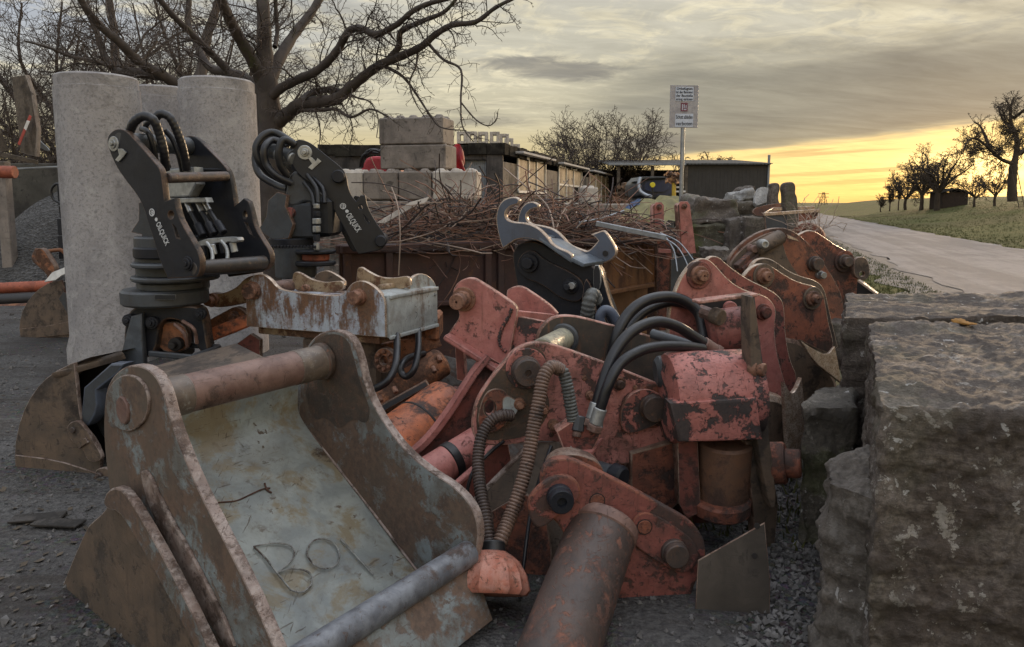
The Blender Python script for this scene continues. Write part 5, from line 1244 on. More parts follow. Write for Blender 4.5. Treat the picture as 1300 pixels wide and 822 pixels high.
# ---------------------------------------------------------------- first black tiltrotator (nearer)
AY = 4.85
t = thing('tiltrotator', 'black tiltrotator coupler, the nearer and left one, before the concrete pipes', 'coupler', P(210, 470, AY))
qa = plane(150, 178, AY, -26); qb = plane(242, 178, AY + .50, -26)
fr = [(135, 182), (138, 170), (148, 163), (159, 165), (170, 176), (198, 208), (204, 216), (207, 238), (209, 256, 1), (214, 254, 1), (221, 252, 1), (226, 274), (234, 290), (246, 310), (255, 328), (254, 345), (250, 352, 1), (213, 354, 1), (204, 335), (196, 309), (188, 283), (181, 261), (174, 248), (160, 230), (146, 210)]
plate('side_plate', [m_blk2, m_blk_edge], qa, fr, .045, t, holes=[circ(217, 273, 3.6, 12, 5), [(219, 285), (223, 289), (228, 303), (224, 302)]], bev=.006)
bk = [(226, 190), (230, 177), (240, 171), (250, 175), (262, 187), (284, 209), (291, 220), (295, 240), (298, 261, 1), (304, 257), (309, 252, 1), (315, 256, 1), (319, 268), (323, 288), (333, 305), (343, 320), (344, 334), (338, 343), (330, 346, 1), (290, 352, 1), (275, 330), (262, 290), (250, 250), (238, 215)]
plate('side_plate', [m_blk2, m_blk_edge], qb, bk, .045, t, holes=[circ(311, 273, 2.6, 12, 5), [(311, 283), (314, 284), (320, 298), (317, 296)]], bev=.006)
plate('back_web', [m_blk, m_blk], plane(250, 270, AY + .48, 0, -20), [(205, 215), (285, 215), (296, 262), (320, 345), (225, 345), (205, 260)], .03, t, it=0)
def cross(name, mat, pxa, pxb, r, parent, z0=0, z1=0): return cyl(name, mat, qa.hit(*pxa) + qa.n * z0, qb.hit(*pxb) - qb.n * z1, r, parent, .006, 28)
cross('top_tube', m_dkgrey, (152, 180), (240, 186), PX(12, AY), t); cross('mid_tube', m_pinm, (204, 226), (288, 224), PX(6.5, AY), t, -.05); cross('lower_shaft', worn('dark_shaft', (.06, .05, .045), (.13, .085, .055), .45, 8, (.035, .033, .033), rough=(.35, .6)), (244, 341), (336, 333), PX(9, AY), t)
quadbox('foot_plate', m_blk2, qa.hit(214, 352), qa.hit(250, 350), qb.hit(336, 345), qb.hit(300, 348), .05, t)
pin(t, m_zinc, qa, 145, 183, PX(9.5, AY), ((1, .008), (.6, .008), (.3, .012)), name='pin_washer')
plate('locking_tab', [m_zinc, m_zinc], qa.off(.012), [(149, 189), (155, 189), (160, 194), (156, 200), (150, 206), (146, 203), (151, 197)], .01, t, it=0, bev=.002)
pin(t, m_blk2, qa, 239, 335, PX(9, AY), ((1, .010), (.75, .012), (.35, .008)), name='pin')
text_on('lettering', qa, (200.5, 283), (213, 311), 'OILQUICK', .042, m_letter, t); ring('logo_ring', m_letter, qa, 193.5, 270, PX(4.8, AY), .006, t); pin(t, m_letter, qa, 198.5, 279, PX(2.4, AY), ((1, .002),), name='logo_mark', seg=12, back=0)
text_on('logo_initial', qa, (192, 268), (195.5, 273), 'S', .022, m_letter, t)
for k, (l, r_) in enumerate((([(163, 172, 4.9), (170, 156, 4.85), (182, 148, 4.85), (195, 153, 4.85), (203, 172, 4.88), (208, 192, 4.9), (210, 216, 4.95)], 5.6), ([(196, 152, 5.0), (204, 145, 5.0), (216, 150, 5.0), (226, 170, 5.02), (233, 192, 5.05), (237, 216, 5.1)], 5.4), ([(180, 164, 5.0), (188, 168, 4.95), (194, 184, 4.95), (199, 212, 4.98)], 3.6), ([(210, 166, 5.1), (220, 178, 5.1), (228, 200, 5.1), (232, 218, 5.12)], 3.8), ([(190, 170, 5.1), (185, 160, 5.05), (192, 155, 5.0), (201, 165, 5.0), (206, 190, 5.0), (214, 214, 5.02)], 3.6))):
    coil('hose', m_hose, l, PX(r_, 4.95), t, .03, 12, .05) if k < 2 else hose('hose', m_hose, l, PX(r_, 4.95), t)
# valve blocks and couplings between the plates
va = plane(232, 240, AY + .30, -22, 0)
m_alu = plain('cast_aluminium', (.52, .54, .55), .4, .35, .25, 14, .2)
plate('valve_block', [m_alu, m_zinc], va, [(203, 216), (246, 212), (249, 234), (240, 250), (212, 252), (206, 236)], .09, t, it=0, bev=.012)
plate('valve_plate', [m_alu, m_zinc], va.off(.05), [(212, 252), (260, 251), (262, 257), (214, 259)], .07, t, it=0, bev=.006)
for k, (a, b_) in enumerate((((222, 258), (243, 306)), ((236, 257), (258, 300)), ((250, 257), (272, 298)), ((258, 256), (284, 296)))):
    cyl('hydraulic_tube', m_hose, P(a[0], a[1], AY + .28), P(b_[0], b_[1], AY + .16), PX(3.4, AY), t, .003, 14)
    m0 = Vector(P(a[0], a[1], AY + .28)).lerp(P(b_[0], b_[1], AY + .16), .66); e0 = P(b_[0], b_[1], AY + .16)
    cyl('coupling', m_blk2, m0, e0, PX(5.6, AY), t, .004, 16)
    cyl('steel_tube', m_steel, Vector(P(a[0], a[1] - 2, AY + .275)), Vector(P(a[0], a[1], AY + .28)).lerp(P(b_[0], b_[1], AY + .16), .30), PX(3.9, AY), t, .003, 14)
vb = plane(272, 312, AY + .12, -22, 0)
plate('manifold', [m_alu, m_zinc], vb, [(250, 304), (300, 300), (303, 307), (296, 309), (290, 307), (284, 310), (276, 308), (268, 312), (252, 314)], .06, t, it=1, bev=.006)
for k, (x, y) in enumerate(((262, 312), (281, 310))): hose('clamp_arm', m_alu, [(x, y - 4, AY + .1), (x + 6, y + 4, AY + .08), (x + 8, y + 14, AY + .06), (x + 7, y + 24, AY + .04), (x + 10, y + 28, AY + .04)], PX(2.4, AY), t)
for k in range(4): cyl('nipple', m_alu if k % 2 else m_blk2, P(256 + k * 13, 312 - k * 1.5, AY + .1), P(259 + k * 13, 325 - k * 1.5, AY + .1), PX(4.4, AY), t, .004, 14)
plate('white_label', [m_white, m_white], plane(262, 280, AY + .46, 0, -20), [(258, 270), (276, 270), (284, 296), (266, 300)], .004, t, it=0)
# rotator column
RY = AY + .22
disc('column', m_dkgrey, 176, 262, 300, 368, RY + .1, t); disc('collar', m_blk2, 173, 250, 313, 327, RY + .02, t)
disc('ring_plate', m_dkgrey, 171, 272, 332, 338, RY, t); disc('ring_plate', m_dkgrey, 171, 276, 349, 355, RY, t); disc('upper_boss', m_dkgrey, 180, 255, 357, 367, RY, t)
disc('turntable', m_dkgrey, 158, 262, 366, 385, RY, t, 56, .014)
plate('side_ear', [m_dkgrey, m_edge], plane(180, 280, RY + .1, 0), [(166, 295), (176, 280), (176, 258), (184, 255), (200, 270), (200, 315), (182, 315), (180, 298)], .05, t, it=0)
tp_ = plane(209, 377, RY - PX(52, RY) - .004, 0)
plate('name_plate', [m_blk, m_zinc], tp_, [(196, 374.5), (223, 374.5), (223, 380.5), (196, 380.5)], .006, t, it=0, bev=.001)
text_on('lettering', tp_.off(.002), (199, 377.5), (220, 377.5), 'SMP', .016, m_zinc, t, .0015) if False else None
# bell housing with window
HB = plane(214, 420, RY - .16, 0)
disc('housing', m_dirt_black, 196, 244, 385, 450, RY + .12, t)
plate('bell_plate', [m_blk2, m_blk_edge], HB, [(158, 410), (163, 396), (176, 388), (190, 388), (205, 391), (235, 388), (252, 390), (258, 400), (262, 430), (266, 448), (252, 448), (246, 424), (234, 410), (214, 404), (202, 412), (198, 448), (180, 458), (156, 460)], .12, t, bev=.012)
plate('leg_plate', [worn('leg_grey', (.085, .10, .12), (.05, .045, .042), .38, 5, rough=(.45, .7), gr=.25), m_dkgrey], HB.off(.07), [(166, 402), (180, 398), (181, 430), (184, 466), (149, 470), (158, 430)], .05, t, it=0, bev=.01)
for (x, y, r_) in ((164, 407, 8), (193, 410, 8), (254, 399, 7.5)):
    pin(t, m_blk2, HB.off(.03), x, y, PX(r_, RY), ((1, .015), (.7, .015), (.35, .015)), name='lug_pin')
plate('orange_part', [m_orangerust, m_edge], plane(222, 425, RY - .10, 0), [(198, 414), (214, 408), (232, 410), (240, 425), (238, 448), (200, 448)], .06, t, bev=.01)
pin(t, m_dirt_black, plane(222, 436, RY - .14, 0), 224, 437, PX(8.5, RY), ((1, .03), (.5, .05)), name='motor_boss')
for (a, b_, c_) in (((222, 412), (234, 424), (238, 440)), ((232, 408), (246, 418), (250, 436))): hose('thin_pipe', m_tuberust, [(a[0], a[1], RY - .2), (b_[0], b_[1], RY - .24), (c_[0], c_[1], RY - .2)], PX(2.2, RY), t)
for a, b_, ya, yb in (((190, 449), (244, 454), RY - .25, RY - .4), ((244, 454), (279, 441), RY - .4, RY - .1), ((279, 441), (232, 438), RY - .1, RY + .05)): bar('tray_rim', m_dkgrey, P(a[0], a[1], ya), P(b_[0], b_[1], yb), .03, .035, t, .006)
# ---------------------------------------------------------------- brown clamshell bucket under it
GY = 4.55
t = thing('grab_bucket', 'mud brown rounded grab bucket standing on the gravel at the left', 'bucket', P(70, 617, GY))
pg = plane(85, 560, GY, -12)
plate('side_plate', [m_brown, m_bkedge], pg, [(20, 605), (18, 570), (26, 530), (42, 498), (64, 475), (92, 461), (94, 461, 1), (100, 520), (104, 540), (122, 562), (130, 585), (118, 617, 1), (22, 616, 1)], .03, t, bev=.004, it=1)
plate('lower_band', [m_brown, m_bkedge], pg.off(.012), [(19, 578, 1), (70, 584), (120, 600, 1), (118, 619, 1), (22, 617, 1)], .012, t, it=1)
plate('far_side_plate', [m_brown, m_bkedge], plane(110, 560, GY + .75, -12), [(40, 600), (44, 540), (70, 490), (110, 462), (160, 448), (166, 460, 1), (170, 600, 1)], .03, t, it=1)
# curved shell between the two sides
arcF = [pg.hit(x, y) for x, y in ((20, 612), (19, 575), (27, 532), (43, 500), (65, 477), (92, 462), (110, 455))]
bm = bmesh.new(); dv = Vector((.30, .70, .0)); af = spline(arcF, 5); r1_ = [bm.verts.new(p - pg.n * .03) for p in af]; r2_ = [bm.verts.new(p + dv) for p in af]
for i in range(len(af) - 1): bm.faces.new((r1_[i], r1_[i + 1], r2_[i + 1], r2_[i]))
bmesh.ops.solidify(bm, geom=bm.faces[:], thickness=.025)
finish(bm, 'shell', m_brown, t, sm=50)
quadbox('top_rim', m_brown, P(64, 474, GY - .02), P(154, 445, GY + .1), P(158, 449, GY + .1), P(90, 468, GY - .02), .04, t)
plate('inner_plate', [m_dirt_black, m_dirt_black], plane(120, 520, GY + .25, -12), [(92, 465), (150, 455), (170, 520), (150, 600), (110, 600)], .03, t, it=0)
plate('hinge_lug', [m_brown, m_bkedge], pg.off(.05), [(84, 545), (88, 537), (97, 534), (105, 540), (118, 560), (130, 580), (126, 586), (112, 587), (104, 570), (96, 566), (88, 556)], .03, t)
plate('hinge_plate', [m_brown, m_bkedge], pg.off(.065), [(96, 562), (108, 556), (112, 562), (100, 570)], .02, t, it=0)
pin(t, m_pinm, pg.off(.05), 93, 546, PX(4, GY), ((1, .012),), name='pin', seg=14)
plate('lock_lug', [m_brown, m_bkedge], pg.off(.04), [(120, 600), (124, 595), (136, 594), (141, 604), (138, 616), (124, 615)], .03, t); pin(t, m_pinm, pg.off(.04), 127, 604, PX(5, GY), ((1, .02), (.5, .025)), name='pin', seg=14)
plate('grab_arm', [m_dkgrey, m_blue], plane(125, 500, GY - .06, -20), [(106, 492, 1), (140, 462, 1), (158, 462, 1), (150, 474, 1), (122, 496, 1), (124, 520), (110, 545), (102, 535), (104, 515)], .09, t, it=1, bev=.012)
plate('grab_arm_far', [m_dkgrey, m_blue], plane(150, 520, GY + .1, -20), [(135, 470), (160, 465), (150, 520), (160, 580), (132, 560), (118, 530)], .09, t, it=1, bev=.012)
# boards and debris behind the first bucket
o = quadbox('steel_sheet', m_brown, P(178, 470, 4.2), P(300, 436, 4.5), P(338, 455, 4.1), P(215, 492, 3.8), .02, None, .003, P(250, 460, 4.2)); tag(o, 'flat brown steel sheet lying behind the big bucket tube', 'sheet')
# ---------------------------------------------------------------- pale blue quick hitch
t = thing('quick_hitch', 'pale blue and rust quick hitch with four ears and end cover', 'quick hitch', P(430, 500, 4.9))
c_l, c_m, c_r = P(312, 392, 5.05), P(489, 404, 4.65), P(554, 390, 5.15)
zt_, zb_ = 1.10, .845
F1, F2, F3 = c_l.copy(), c_m.copy(), c_r.copy()
def vq(name, mat, a, b_, z0, z1, th, out=0, **k):
    a0, b0 = a.copy(), b_.copy(); a0.z = b0.z = z1; a1, b1 = a.copy(), b_.copy(); a1.z = b1.z = z0
    nn = (b_ - a).cross(Vector((0, 0, 1))).normalized(); nn = nn if nn.dot(EYE - a) > 0 else -nn
    return quadbox(name, mat, a0 + nn * out, b0 + nn * out, b1 + nn * out, a1 + nn * out, th, t, **k)
vq('end_cover', m_palegrey, F2 + Vector((.02, .0, 0)), F3, zb_ - .01, zt_ + .01, .03, .012, bev=.008)
# trim round the end cover
for z in (zb_ - .005, zt_ - .0): vq('cover_rim', m_palegrey, F2 + Vector((.02, 0, 0)), F3, z - .012, z + .012, .02, .022, bev=.004)
ecn = (F3 - F2).cross(Vector((0, 0, 1))).normalized(); ecn = ecn if ecn.dot(EYE - F2) > 0 else -ecn
bm = bmesh.new()
for u in (.06, .94):
    for z in (zb_ + .03, zt_ - .04): c_ = F2.lerp(F3, u); c_.z = z; hexbolt(bm, c_ + ecn * .014, ecn, .010, .010)
o = finish(bm, 'cover_bolts', m_zinc, t); o['kind'] = 'stuff'
ec = Pl.__new__(Pl); ec.o = F2.lerp(F3, .5) + ecn * .016; ec.n = ecn; ec.u = Vector((0, 0, 1)).cross(ecn).normalized(); ec.v = Vector((0, 0, 1))
hose('cover_mark', m_dkgrey, [(528, 390, ec.hit(528, 390).y), (522, 387, ec.hit(522, 387).y), (522, 394, ec.hit(522, 394).y), (529, 398, ec.hit(529, 398).y), (526, 405, ec.hit(526, 405).y), (521, 400, ec.hit(521, 400).y)], .005, t)
BK = Vector((.10, .34, 0))
quadbox('top_plate', m_bluewhite, Vector((F1.x, F1.y, zt_ - .03)), Vector((F2.x, F2.y, zt_ - .03)), Vector((F2.x, F2.y, zt_ - .03)) + BK * 1.2, Vector((F1.x, F1.y, zt_ - .03)) + BK * 1.2, .02, t)
a0, b0 = F2.copy(), F3.copy(); a0.z = b0.z = zt_ + .012
quadbox('cover_top', m_palegrey, a0, b0, b0 + Vector((-.20, .1, .02)), a0 + Vector((-.16, .14, .02)), .02, t)
vq('under_slab', m_cream_rust, F1 + Vector((.06, .05, 0)), F2 + Vector((-.05, .06, 0)), zb_ - .06, zb_ - .006, .25, 0, bev=.01)
pe = Pl.__new__(Pl); nn = (F2 - F1).cross(Vector((0, 0, 1))).normalized(); nn = nn if nn.dot(EYE - F1) > 0 else -nn
pe.o = F1.copy(); pe.n = nn; pe.u = (F2 - F1).normalized(); pe.v = Vector((0, 0, 1))
e0 = pe.off(.012)
fb1 = F1.copy(); fb1.z = zb_; fb2 = F2.copy(); fb2.z = zb_
fpts = [proj(fb1) + (1,), (312, 372), (313, 364), (318, 352), (330, 347), (342, 353), (352, 366), (366, 370), (400, 374), (428, 376), (438, 372), (446, 359), (460, 355), (476, 364), (488, 378), (489, 388, 1), proj(fb2) + (1,)]
plate('front_panel', [m_bluewhite, m_edge_gold], e0, fpts, .035, t, bev=.004)
e1 = pe.off(-.30)
plate('ear', [m_cream_rust, m_edge_gold], e1, [(371, 372), (371, 350), (374, 345), (380, 346), (395, 355), (412, 359), (425, 357), (436, 357), (436, 372)], .03, t, bev=.004)
plate('ear', [m_cream_rust, m_edge_gold], e1.off(.012), [(452, 368), (453, 341), (458, 338), (468, 345), (482, 352), (500, 353), (514, 350), (520, 352), (522, 368)], .03, t, bev=.004)
plate('ear', [m_brown, m_edge_gold], pe.off(-.42), [(398, 362), (400, 348), (412, 343), (420, 345), (432, 352), (438, 358), (438, 366)], .03, t, bev=.004)
ee = Pl.__new__(Pl); ee.o = F3 + Vector((-.03, .0, 0)); ee.n = ecn; ee.u = ec.u; ee.v = ec.v
plate('end_ear', [m_palegrey, m_edge_gold], ee.off(-.02), [(520, 364), (524, 352), (534, 347), (543, 349), (552, 358), (555, 368), (555, 388), (520, 388)], .03, t, bev=.004)
pin(t, m_rustpin, e0, 322, 369, PX(11.5, 5.1), ((1, .02), (.9, .04)), name='pin'); pin(t, m_rustpin, e0, 456.5, 377, PX(10.5, 4.7), ((1, .03), (.85, .05)), name='pin'); pin(t, m_rustpin, e0, 388, 366, PX(4.5, 4.9), ((1, .02),), name='bolt')
cyl('cross_rod', m_cream_rust, P(482, 366, 4.85), P(536, 359, 5.25), PX(4.6, 5), t); cyl('cross_rod', m_tuberust, P(338, 366, 5.15), P(372, 362, 5.3), PX(8, 5.1), t)
# machine under the hitch
cyl('rotor', m_orangerust, P(455, 530, 4.75), P(563, 458, 5.05), PX(20, 4.9), t, .02, 32)
abox('frame_block', m_brown, (P(380, 257, 5).x, 4.95, .35), (P(480, 257, 5).x, 5.35, zb_ - .05), t, .03, yaw=0)
abox('valve_body', m_orangerust, (P(500, 257, 5.2).x, 5.15, .72), (P(556, 257, 5.2).x, 5.5, .90), t, .02)
quadbox('bracket', m_orangerust, P(470, 440, 4.95), P(556, 424, 5.2), P(562, 440, 5.2), P(472, 470, 4.95), .06, t, .01)
plate('flange_ring', [m_orangerust, m_edge], plane(488, 458, 4.75, -20), circ(487, 458, 13, 20, 16), .05, t, holes=[circ(487, 458, 5, 14, 6)], it=0)
bm = bmesh.new(); fpl = plane(488, 458, 4.74, -20)
for k in range(8): hexbolt(bm, fpl.hit(487 + 9 * math.cos(k * .785), 458 + 11 * math.sin(k * .785)), fpl.n, .010, .015)
o = finish(bm, 'flange_bolts', m_rustpin, t); o['kind'] = 'stuff'
plate('guide_bar', [m_dkgrey, m_edge], plane(500, 510, 4.6, 0), [(468, 524), (540, 484), (544, 490), (470, 532)], .05, t, it=0)
for l, rr in (([(504, 425, 4.72), (504, 448, 4.6), (501, 468, 4.5), (490, 486, 4.45), (466, 497, 4.5), (448, 497, 4.6)], 4.6), ([(531, 418, 4.95), (531, 445, 4.8), (526, 468, 4.7), (517, 478, 4.7), (510, 474, 4.72), (510, 463, 4.75), (520, 454, 4.85), (538, 449, 5)], 4.4)): hose('hose', m_hose, l, PX(rr, 4.7), t)
for (x, y, Y) in ((500, 492, 4.45), (481, 503, 4.45), (549, 466, 4.85), (556, 452, 4.95)): cyl('hook_bolt', m_rustpin, P(x, y, Y), P(x + 3, y + 7, Y - .03), PX(3.4, Y), t, .003, 12)
# rusty links left of the hitch
t = thing('linkage', 'rusty linkage with orange flaking paint between coupler and quick hitch', 'linkage', P(300, 440, 5.2))
pk = plane(300, 390, 5.3, -12)
plate('link_plate', [m_cream_rust, m_edge], pk, [(262, 378), (268, 371), (280, 374), (300, 366), (312, 352), (330, 348), (340, 360), (336, 378), (318, 384), (290, 390), (268, 391)], .06, t)
plate('link_plate', [m_orangerust, m_edge], pk.off(.05), [(258, 420), (262, 408), (285, 396), (300, 388), (316, 400), (316, 416), (262, 436)], .06, t)
pin(t, m_rustpin, pk, 271, 381, PX(9, 5.3), ((1, .03), (.7, .05)), name='pin'); pin(t, m_rustpin, pk.off(.05), 298, 402, PX(7, 5.3), ((1, .02), (.6, .03)), name='pin')
bar('link_bar', m_orange, P(262, 428, 5.15), P(320, 405, 5.1), .08, .09, t, .01)
plate('lower_fin', [m_reddark, m_edge], pk.off(.1), [(280, 452), (318, 424), (330, 432), (330, 460), (300, 470)], .04, t, it=0)
# ---------------------------------------------------------------- orange tubes
t = thing('orange_cylinder', 'fat orange cylinder with scorched flaking paint lying behind the bucket', 'cylinder', P(520, 600, 4.2))
a, b_ = P(486, 584, 4.1), P(574, 518, 4.55)
cyl('barrel', m_orange, a, b_, PX(44, 4.3), t, .03, 48)
d = (b_ - a).normalized()
cyl('end_boss', m_reddark, b_, b_ + d * .10, PX(22, 4.5), t, .01)
cyl('weld_ring', m_dirt_black, a + d * .3, a + d * .318, PX(44.8, 4.3), t, .004, 48)
# ---------------------------------------------------------------- the big grey bucket in front
YW = -40
pr_ = plane(430, 457, 3.42, YW); pl_ = plane(165, 517, 2.72, YW)
hubL = pl_.hit(165, 517); hubR = pr_.hit(413, 458)
WV = hubR - hubL
t = thing('excavator_bucket', 'large worn grey excavator bucket in front, with rusty cross tube and flaking ears', 'bucket', Vector((-.9, 2.9, 0)))
outL = [(131, 560), (132, 510), (138, 484), (156, 465), (178, 463), (196, 474), (207, 495), (216, 532), (229, 568), (247, 612), (275, 668), (303, 722), (335, 790), (380, 900, 1), (235, 900, 1), (200, 800), (165, 720), (142, 650)]
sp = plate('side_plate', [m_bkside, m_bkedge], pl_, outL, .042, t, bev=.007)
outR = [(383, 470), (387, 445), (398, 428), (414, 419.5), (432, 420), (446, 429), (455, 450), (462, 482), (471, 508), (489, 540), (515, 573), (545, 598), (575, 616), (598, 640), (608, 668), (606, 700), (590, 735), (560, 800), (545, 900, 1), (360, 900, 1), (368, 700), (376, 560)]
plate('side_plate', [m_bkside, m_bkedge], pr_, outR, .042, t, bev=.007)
# reinforcing strip welded along the edges
plate('edge_strip', [m_bkedge, m_bkedge], pl_.off(.014), [(176, 600), (186, 596), (205, 640), (240, 700), (300, 820), (285, 826), (225, 720), (190, 650)], .014, t, it=1, bev=.005)
pin(t, m_tuberust, pl_, 162, 520, PX(19, 2.7), ((1.3, .006), (1, .016)), name='pin_end', seg=10)
boss = plate('ear_boss', [m_bkside, m_bkedge], pl_.off(.012), circ(161, 512, 27, 36, 36), .014, t, it=0, bev=.005)
cyl('cross_tube', m_tuberust, hubL + WV * .0, hubR, .078, t, .006, 64)
d = WV.normalized()
for k, (f0, f1) in enumerate(((.04, .24), (.80, .985))):
    cyl('tube_sleeve', worn('sleeve_bare_%d' % k, (.17, .13, .10), (.36, .35, .31), .40, 9, (.11, .085, .07), rough=(.4, .6), gr=.4) if k == 0 else bpy.data.materials['sleeve_bare_0'], hubL + WV * f0, hubL + WV * f1, .0805, t, .004, 64)
cyl('hub_collar', m_grease, hubR - d * .05, hubR + d * .0, .090, t, .015, 48)
plate('grease_patch', [m_grease, m_grease], pr_.off(.0015), [(386, 470), (389, 446), (400, 431), (416, 424), (432, 425), (443, 434), (450, 458), (458, 490), (470, 520), (466, 540), (448, 530), (430, 548), (414, 528), (398, 536), (388, 505)], .002, t, bev=.0003)
# inner skin: cross-section on the right plate, run over to the left plate; curved back, then floor
secR = [(379, 486), (378, 505), (380, 526), (396, 552), (430, 596), (468, 646), (505, 694), (545, 742), (590, 800), (640, 860)]
sec = spline([pr_.hit(x, y) for x, y in secR], 6)
bm = bmesh.new(); NC = 30; g = []
for p in sec:
    row = []
    for k in range(NC + 1):
        q = p - WV * (k / NC) * .985
        q = q + Vector((0, 0, .006 * mnoise.noise(q * 3)))
        row.append(bm.verts.new(q))
    g.append(row)
for i in range(len(g) - 1):
    for k in range(NC): bm.faces.new((g[i][k], g[i][k + 1], g[i + 1][k + 1], g[i + 1][k]))
bmesh.ops.solidify(bm, geom=bm.faces[:], thickness=.02)
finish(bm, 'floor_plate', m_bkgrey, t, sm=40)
# floor as a plane for the welded marks
fa, fb, fc_ = pr_.hit(396, 552), pr_.hit(590, 800), pr_.hit(396, 552) - WV
FP = pl3(fa, fb, fc_)
def bead(name, pts, r, mat, lift=.004):
    q = FP.off(lift); bm = bmesh.new(); rnd = random.Random(len(pts)); pp = spline([q.hit(x, y) for x, y in pts], 8)
    add_sweep(bm, pp, lambda u, i: r * (1 + .3 * mnoise.noise(pp[i] * 60)), 6)
    return finish(bm, name, mat, t, sm=60)
m_crack = plain('rust_crack', (.10, .045, .028), .8, 0, .3, 20, .5)
m_weld = worn('weld_bead', (.33, .33, .31), (.10, .07, .055), .48, 20, rough=(.5, .8), gr=.5)
bead('rust_crack', [(264, 641), (280, 638), (300, 636), (318, 628), (334, 621), (343, 620)], .0035, m_crack, .001)
bead('rust_crack', [(336, 614), (339, 622), (345, 626)], .005, m_crack, .001)
bead('weld_letter', [(322, 694), (338, 710), (352, 728), (368, 748)], .0035, m_weld)                         # B
bead('weld_letter', [(322, 694), (345, 690), (366, 692), (374, 701), (368, 714), (352, 727)], .0035, m_weld)
bead('weld_letter', [(352, 727), (372, 722), (392, 727), (396, 740), (384, 752), (368, 749)], .0035, m_weld)
bead('weld_letter', [(390, 700), (396, 688), (411, 684), (424, 690), (431, 703), (427, 717), (413, 722), (399, 717), (391, 707), (390, 700)], .0035, m_weld)   # O
bead('weld_letter', [(432, 684), (452, 706), (474, 730)], .0035, m_weld)                                     # l
bead('weld_seam', [(386, 536), (420, 582), (470, 646), (512, 702), (560, 765)], .007, m_bkedge, .002)
bead('weld_seam', [(398, 534), (436, 586), (486, 648), (528, 700), (560, 742)], .004, m_bkedge, .03)
# corner gusset between floor and right plate
0 and quadbox('gusset', m_bkgrey, pr_.hit(384, 528) - pr_.n * -.004, pr_.hit(392, 520) - pr_.n * -.02, pr_.hit(560, 728) + pr_.n * .02, pr_.hit(548, 742) + pr_.n * .09, .01, t, .002)
# lip tube and cutting edge low in front
lipR = pr_.hit(596, 702)
cyl('lip_tube', worn('lip_steel', (.10, .105, .12), (.10, .07, .06), .44, 8, (.18, .19, .21), rough=(.35, .6), gr=.3), lipR, lipR - WV * .985, .052, t, .006, 40)
quadbox('cutting_edge', m_bkside, lipR + Vector((0, 0, .0)), lipR - WV * .985, lipR - WV * .985 + Vector((.10, -.12, -.22)), lipR + Vector((.10, -.12, -.22)), .025, t, .006)
# lower rear plate with raised rib at the left
pq = pl_.off(.05)
plate('rear_plate', [m_brown, m_bkedge], pq, [(132, 650), (140, 636, 1), (152, 632, 1), (166, 648), (190, 690), (215, 735), (262, 830), (300, 910, 1), (20, 910, 1), (62, 790), (85, 728), (110, 670), (118, 662)], .035, t, it=1, bev=.006)
plate('rib', [m_bkside, m_bkedge], pq.off(.035), [(130, 638), (136, 622), (150, 618), (162, 630), (178, 655), (212, 716), (250, 790), (300, 900, 1), (286, 906, 1), (235, 800), (198, 730), (165, 672), (150, 650), (136, 648)], .035, t, it=1, bev=.008)
# ---------------------------------------------------------------- pink hitch frame in the middle
t = thing('hitch_frame', 'bleached red double ear hitch frame with one big pin, centre of the pile', 'hitch frame', P(640, 520, 4.3))
ka = plane(620, 410, 4.15, -14); kb = plane(670, 400, 4.50, -14)
plate('ear_plate', [m_pink, m_edge_pink], ka, [(574, 378), (576, 364), (586, 355), (598, 352), (609, 357), (640, 377), (655, 388), (657, 397, 1), (652, 425), (647, 452), (640, 470, 1), (569, 424, 1), (577, 412), (584, 402), (580, 390)], .045, t, bev=.007)
plate('ear_plate', [m_pink, m_edge_pink], kb, [(640, 372), (650, 364), (662, 363), (675, 371), (698, 387), (708, 398, 1), (700, 430, 1), (655, 430, 1)], .04, t, bev=.007)
quadbox('web_plate', m_pink, ka.hit(656, 395), kb.hit(706, 400), kb.hit(684, 470), ka.hit(640, 470), .03, t, .006)
bar('flange_bar', m_pink, ka.hit(569, 425) + ka.n * .03, ka.hit(640, 471) + ka.n * .03, .10, .035, t, .008)
plate('stiffener', [m_reddark, m_edge_pink], ka.off(-.05), [(577, 430), (588, 436), (592, 486), (580, 482)], .04, t, it=0)
plate('ring_gusset', [m_redchip, m_edge_pink], ka.off(-.03), circ(655, 425, 0, 3) if False else [(648, 400), (700, 410), (690, 450), (640, 470)], .03, t, it=0)
pin(t, m_rustpin, ka, 589, 380, PX(16, 4.15), ((1, .016), (.72, .05), (.62, .075)), hole=.10, name='pin', seg=32)
weld = [ka.hit(x, y) + ka.n * .004 for x, y in ((650, 392), (645, 404), (638, 416), (634, 430), (636, 440), (643, 447))]
bm = bmesh.new(); add_sweep(bm, spline(weld, 8), lambda u, i: .010 + .003 * math.sin(i * 2.3), 8); finish(bm, 'weld_seam', m_redchip, t, sm=60)
# curved red arm strip going down left
pt_ = plane(560, 520, 4.0, 20)
plate('curved_web', [m_reddark, m_edge_pink], pt_.off(-.01), [(619, 452, 1), (600, 480), (566, 530), (536, 568), (508, 590, 1), (540, 620, 1), (600, 580), (640, 520), (650, 470, 1)], .03, t, it=1)
for l in ([(619, 452), (604, 470), (588, 494), (566, 528), (540, 560), (508, 588)],):
    pp = spline([pt_.hit(x, y) for x, y in l], 6); bm = bmesh.new()
    for i in range(len(pp) - 1): add_bar(bm, pp[i], pp[i + 1] + (pp[i + 1] - pp[i]) * .06, .075, .03, 0, pt_.n.cross((pp[i + 1] - pp[i]).normalized()))
    finish(bm, 'curved_flange', m_pink, t)
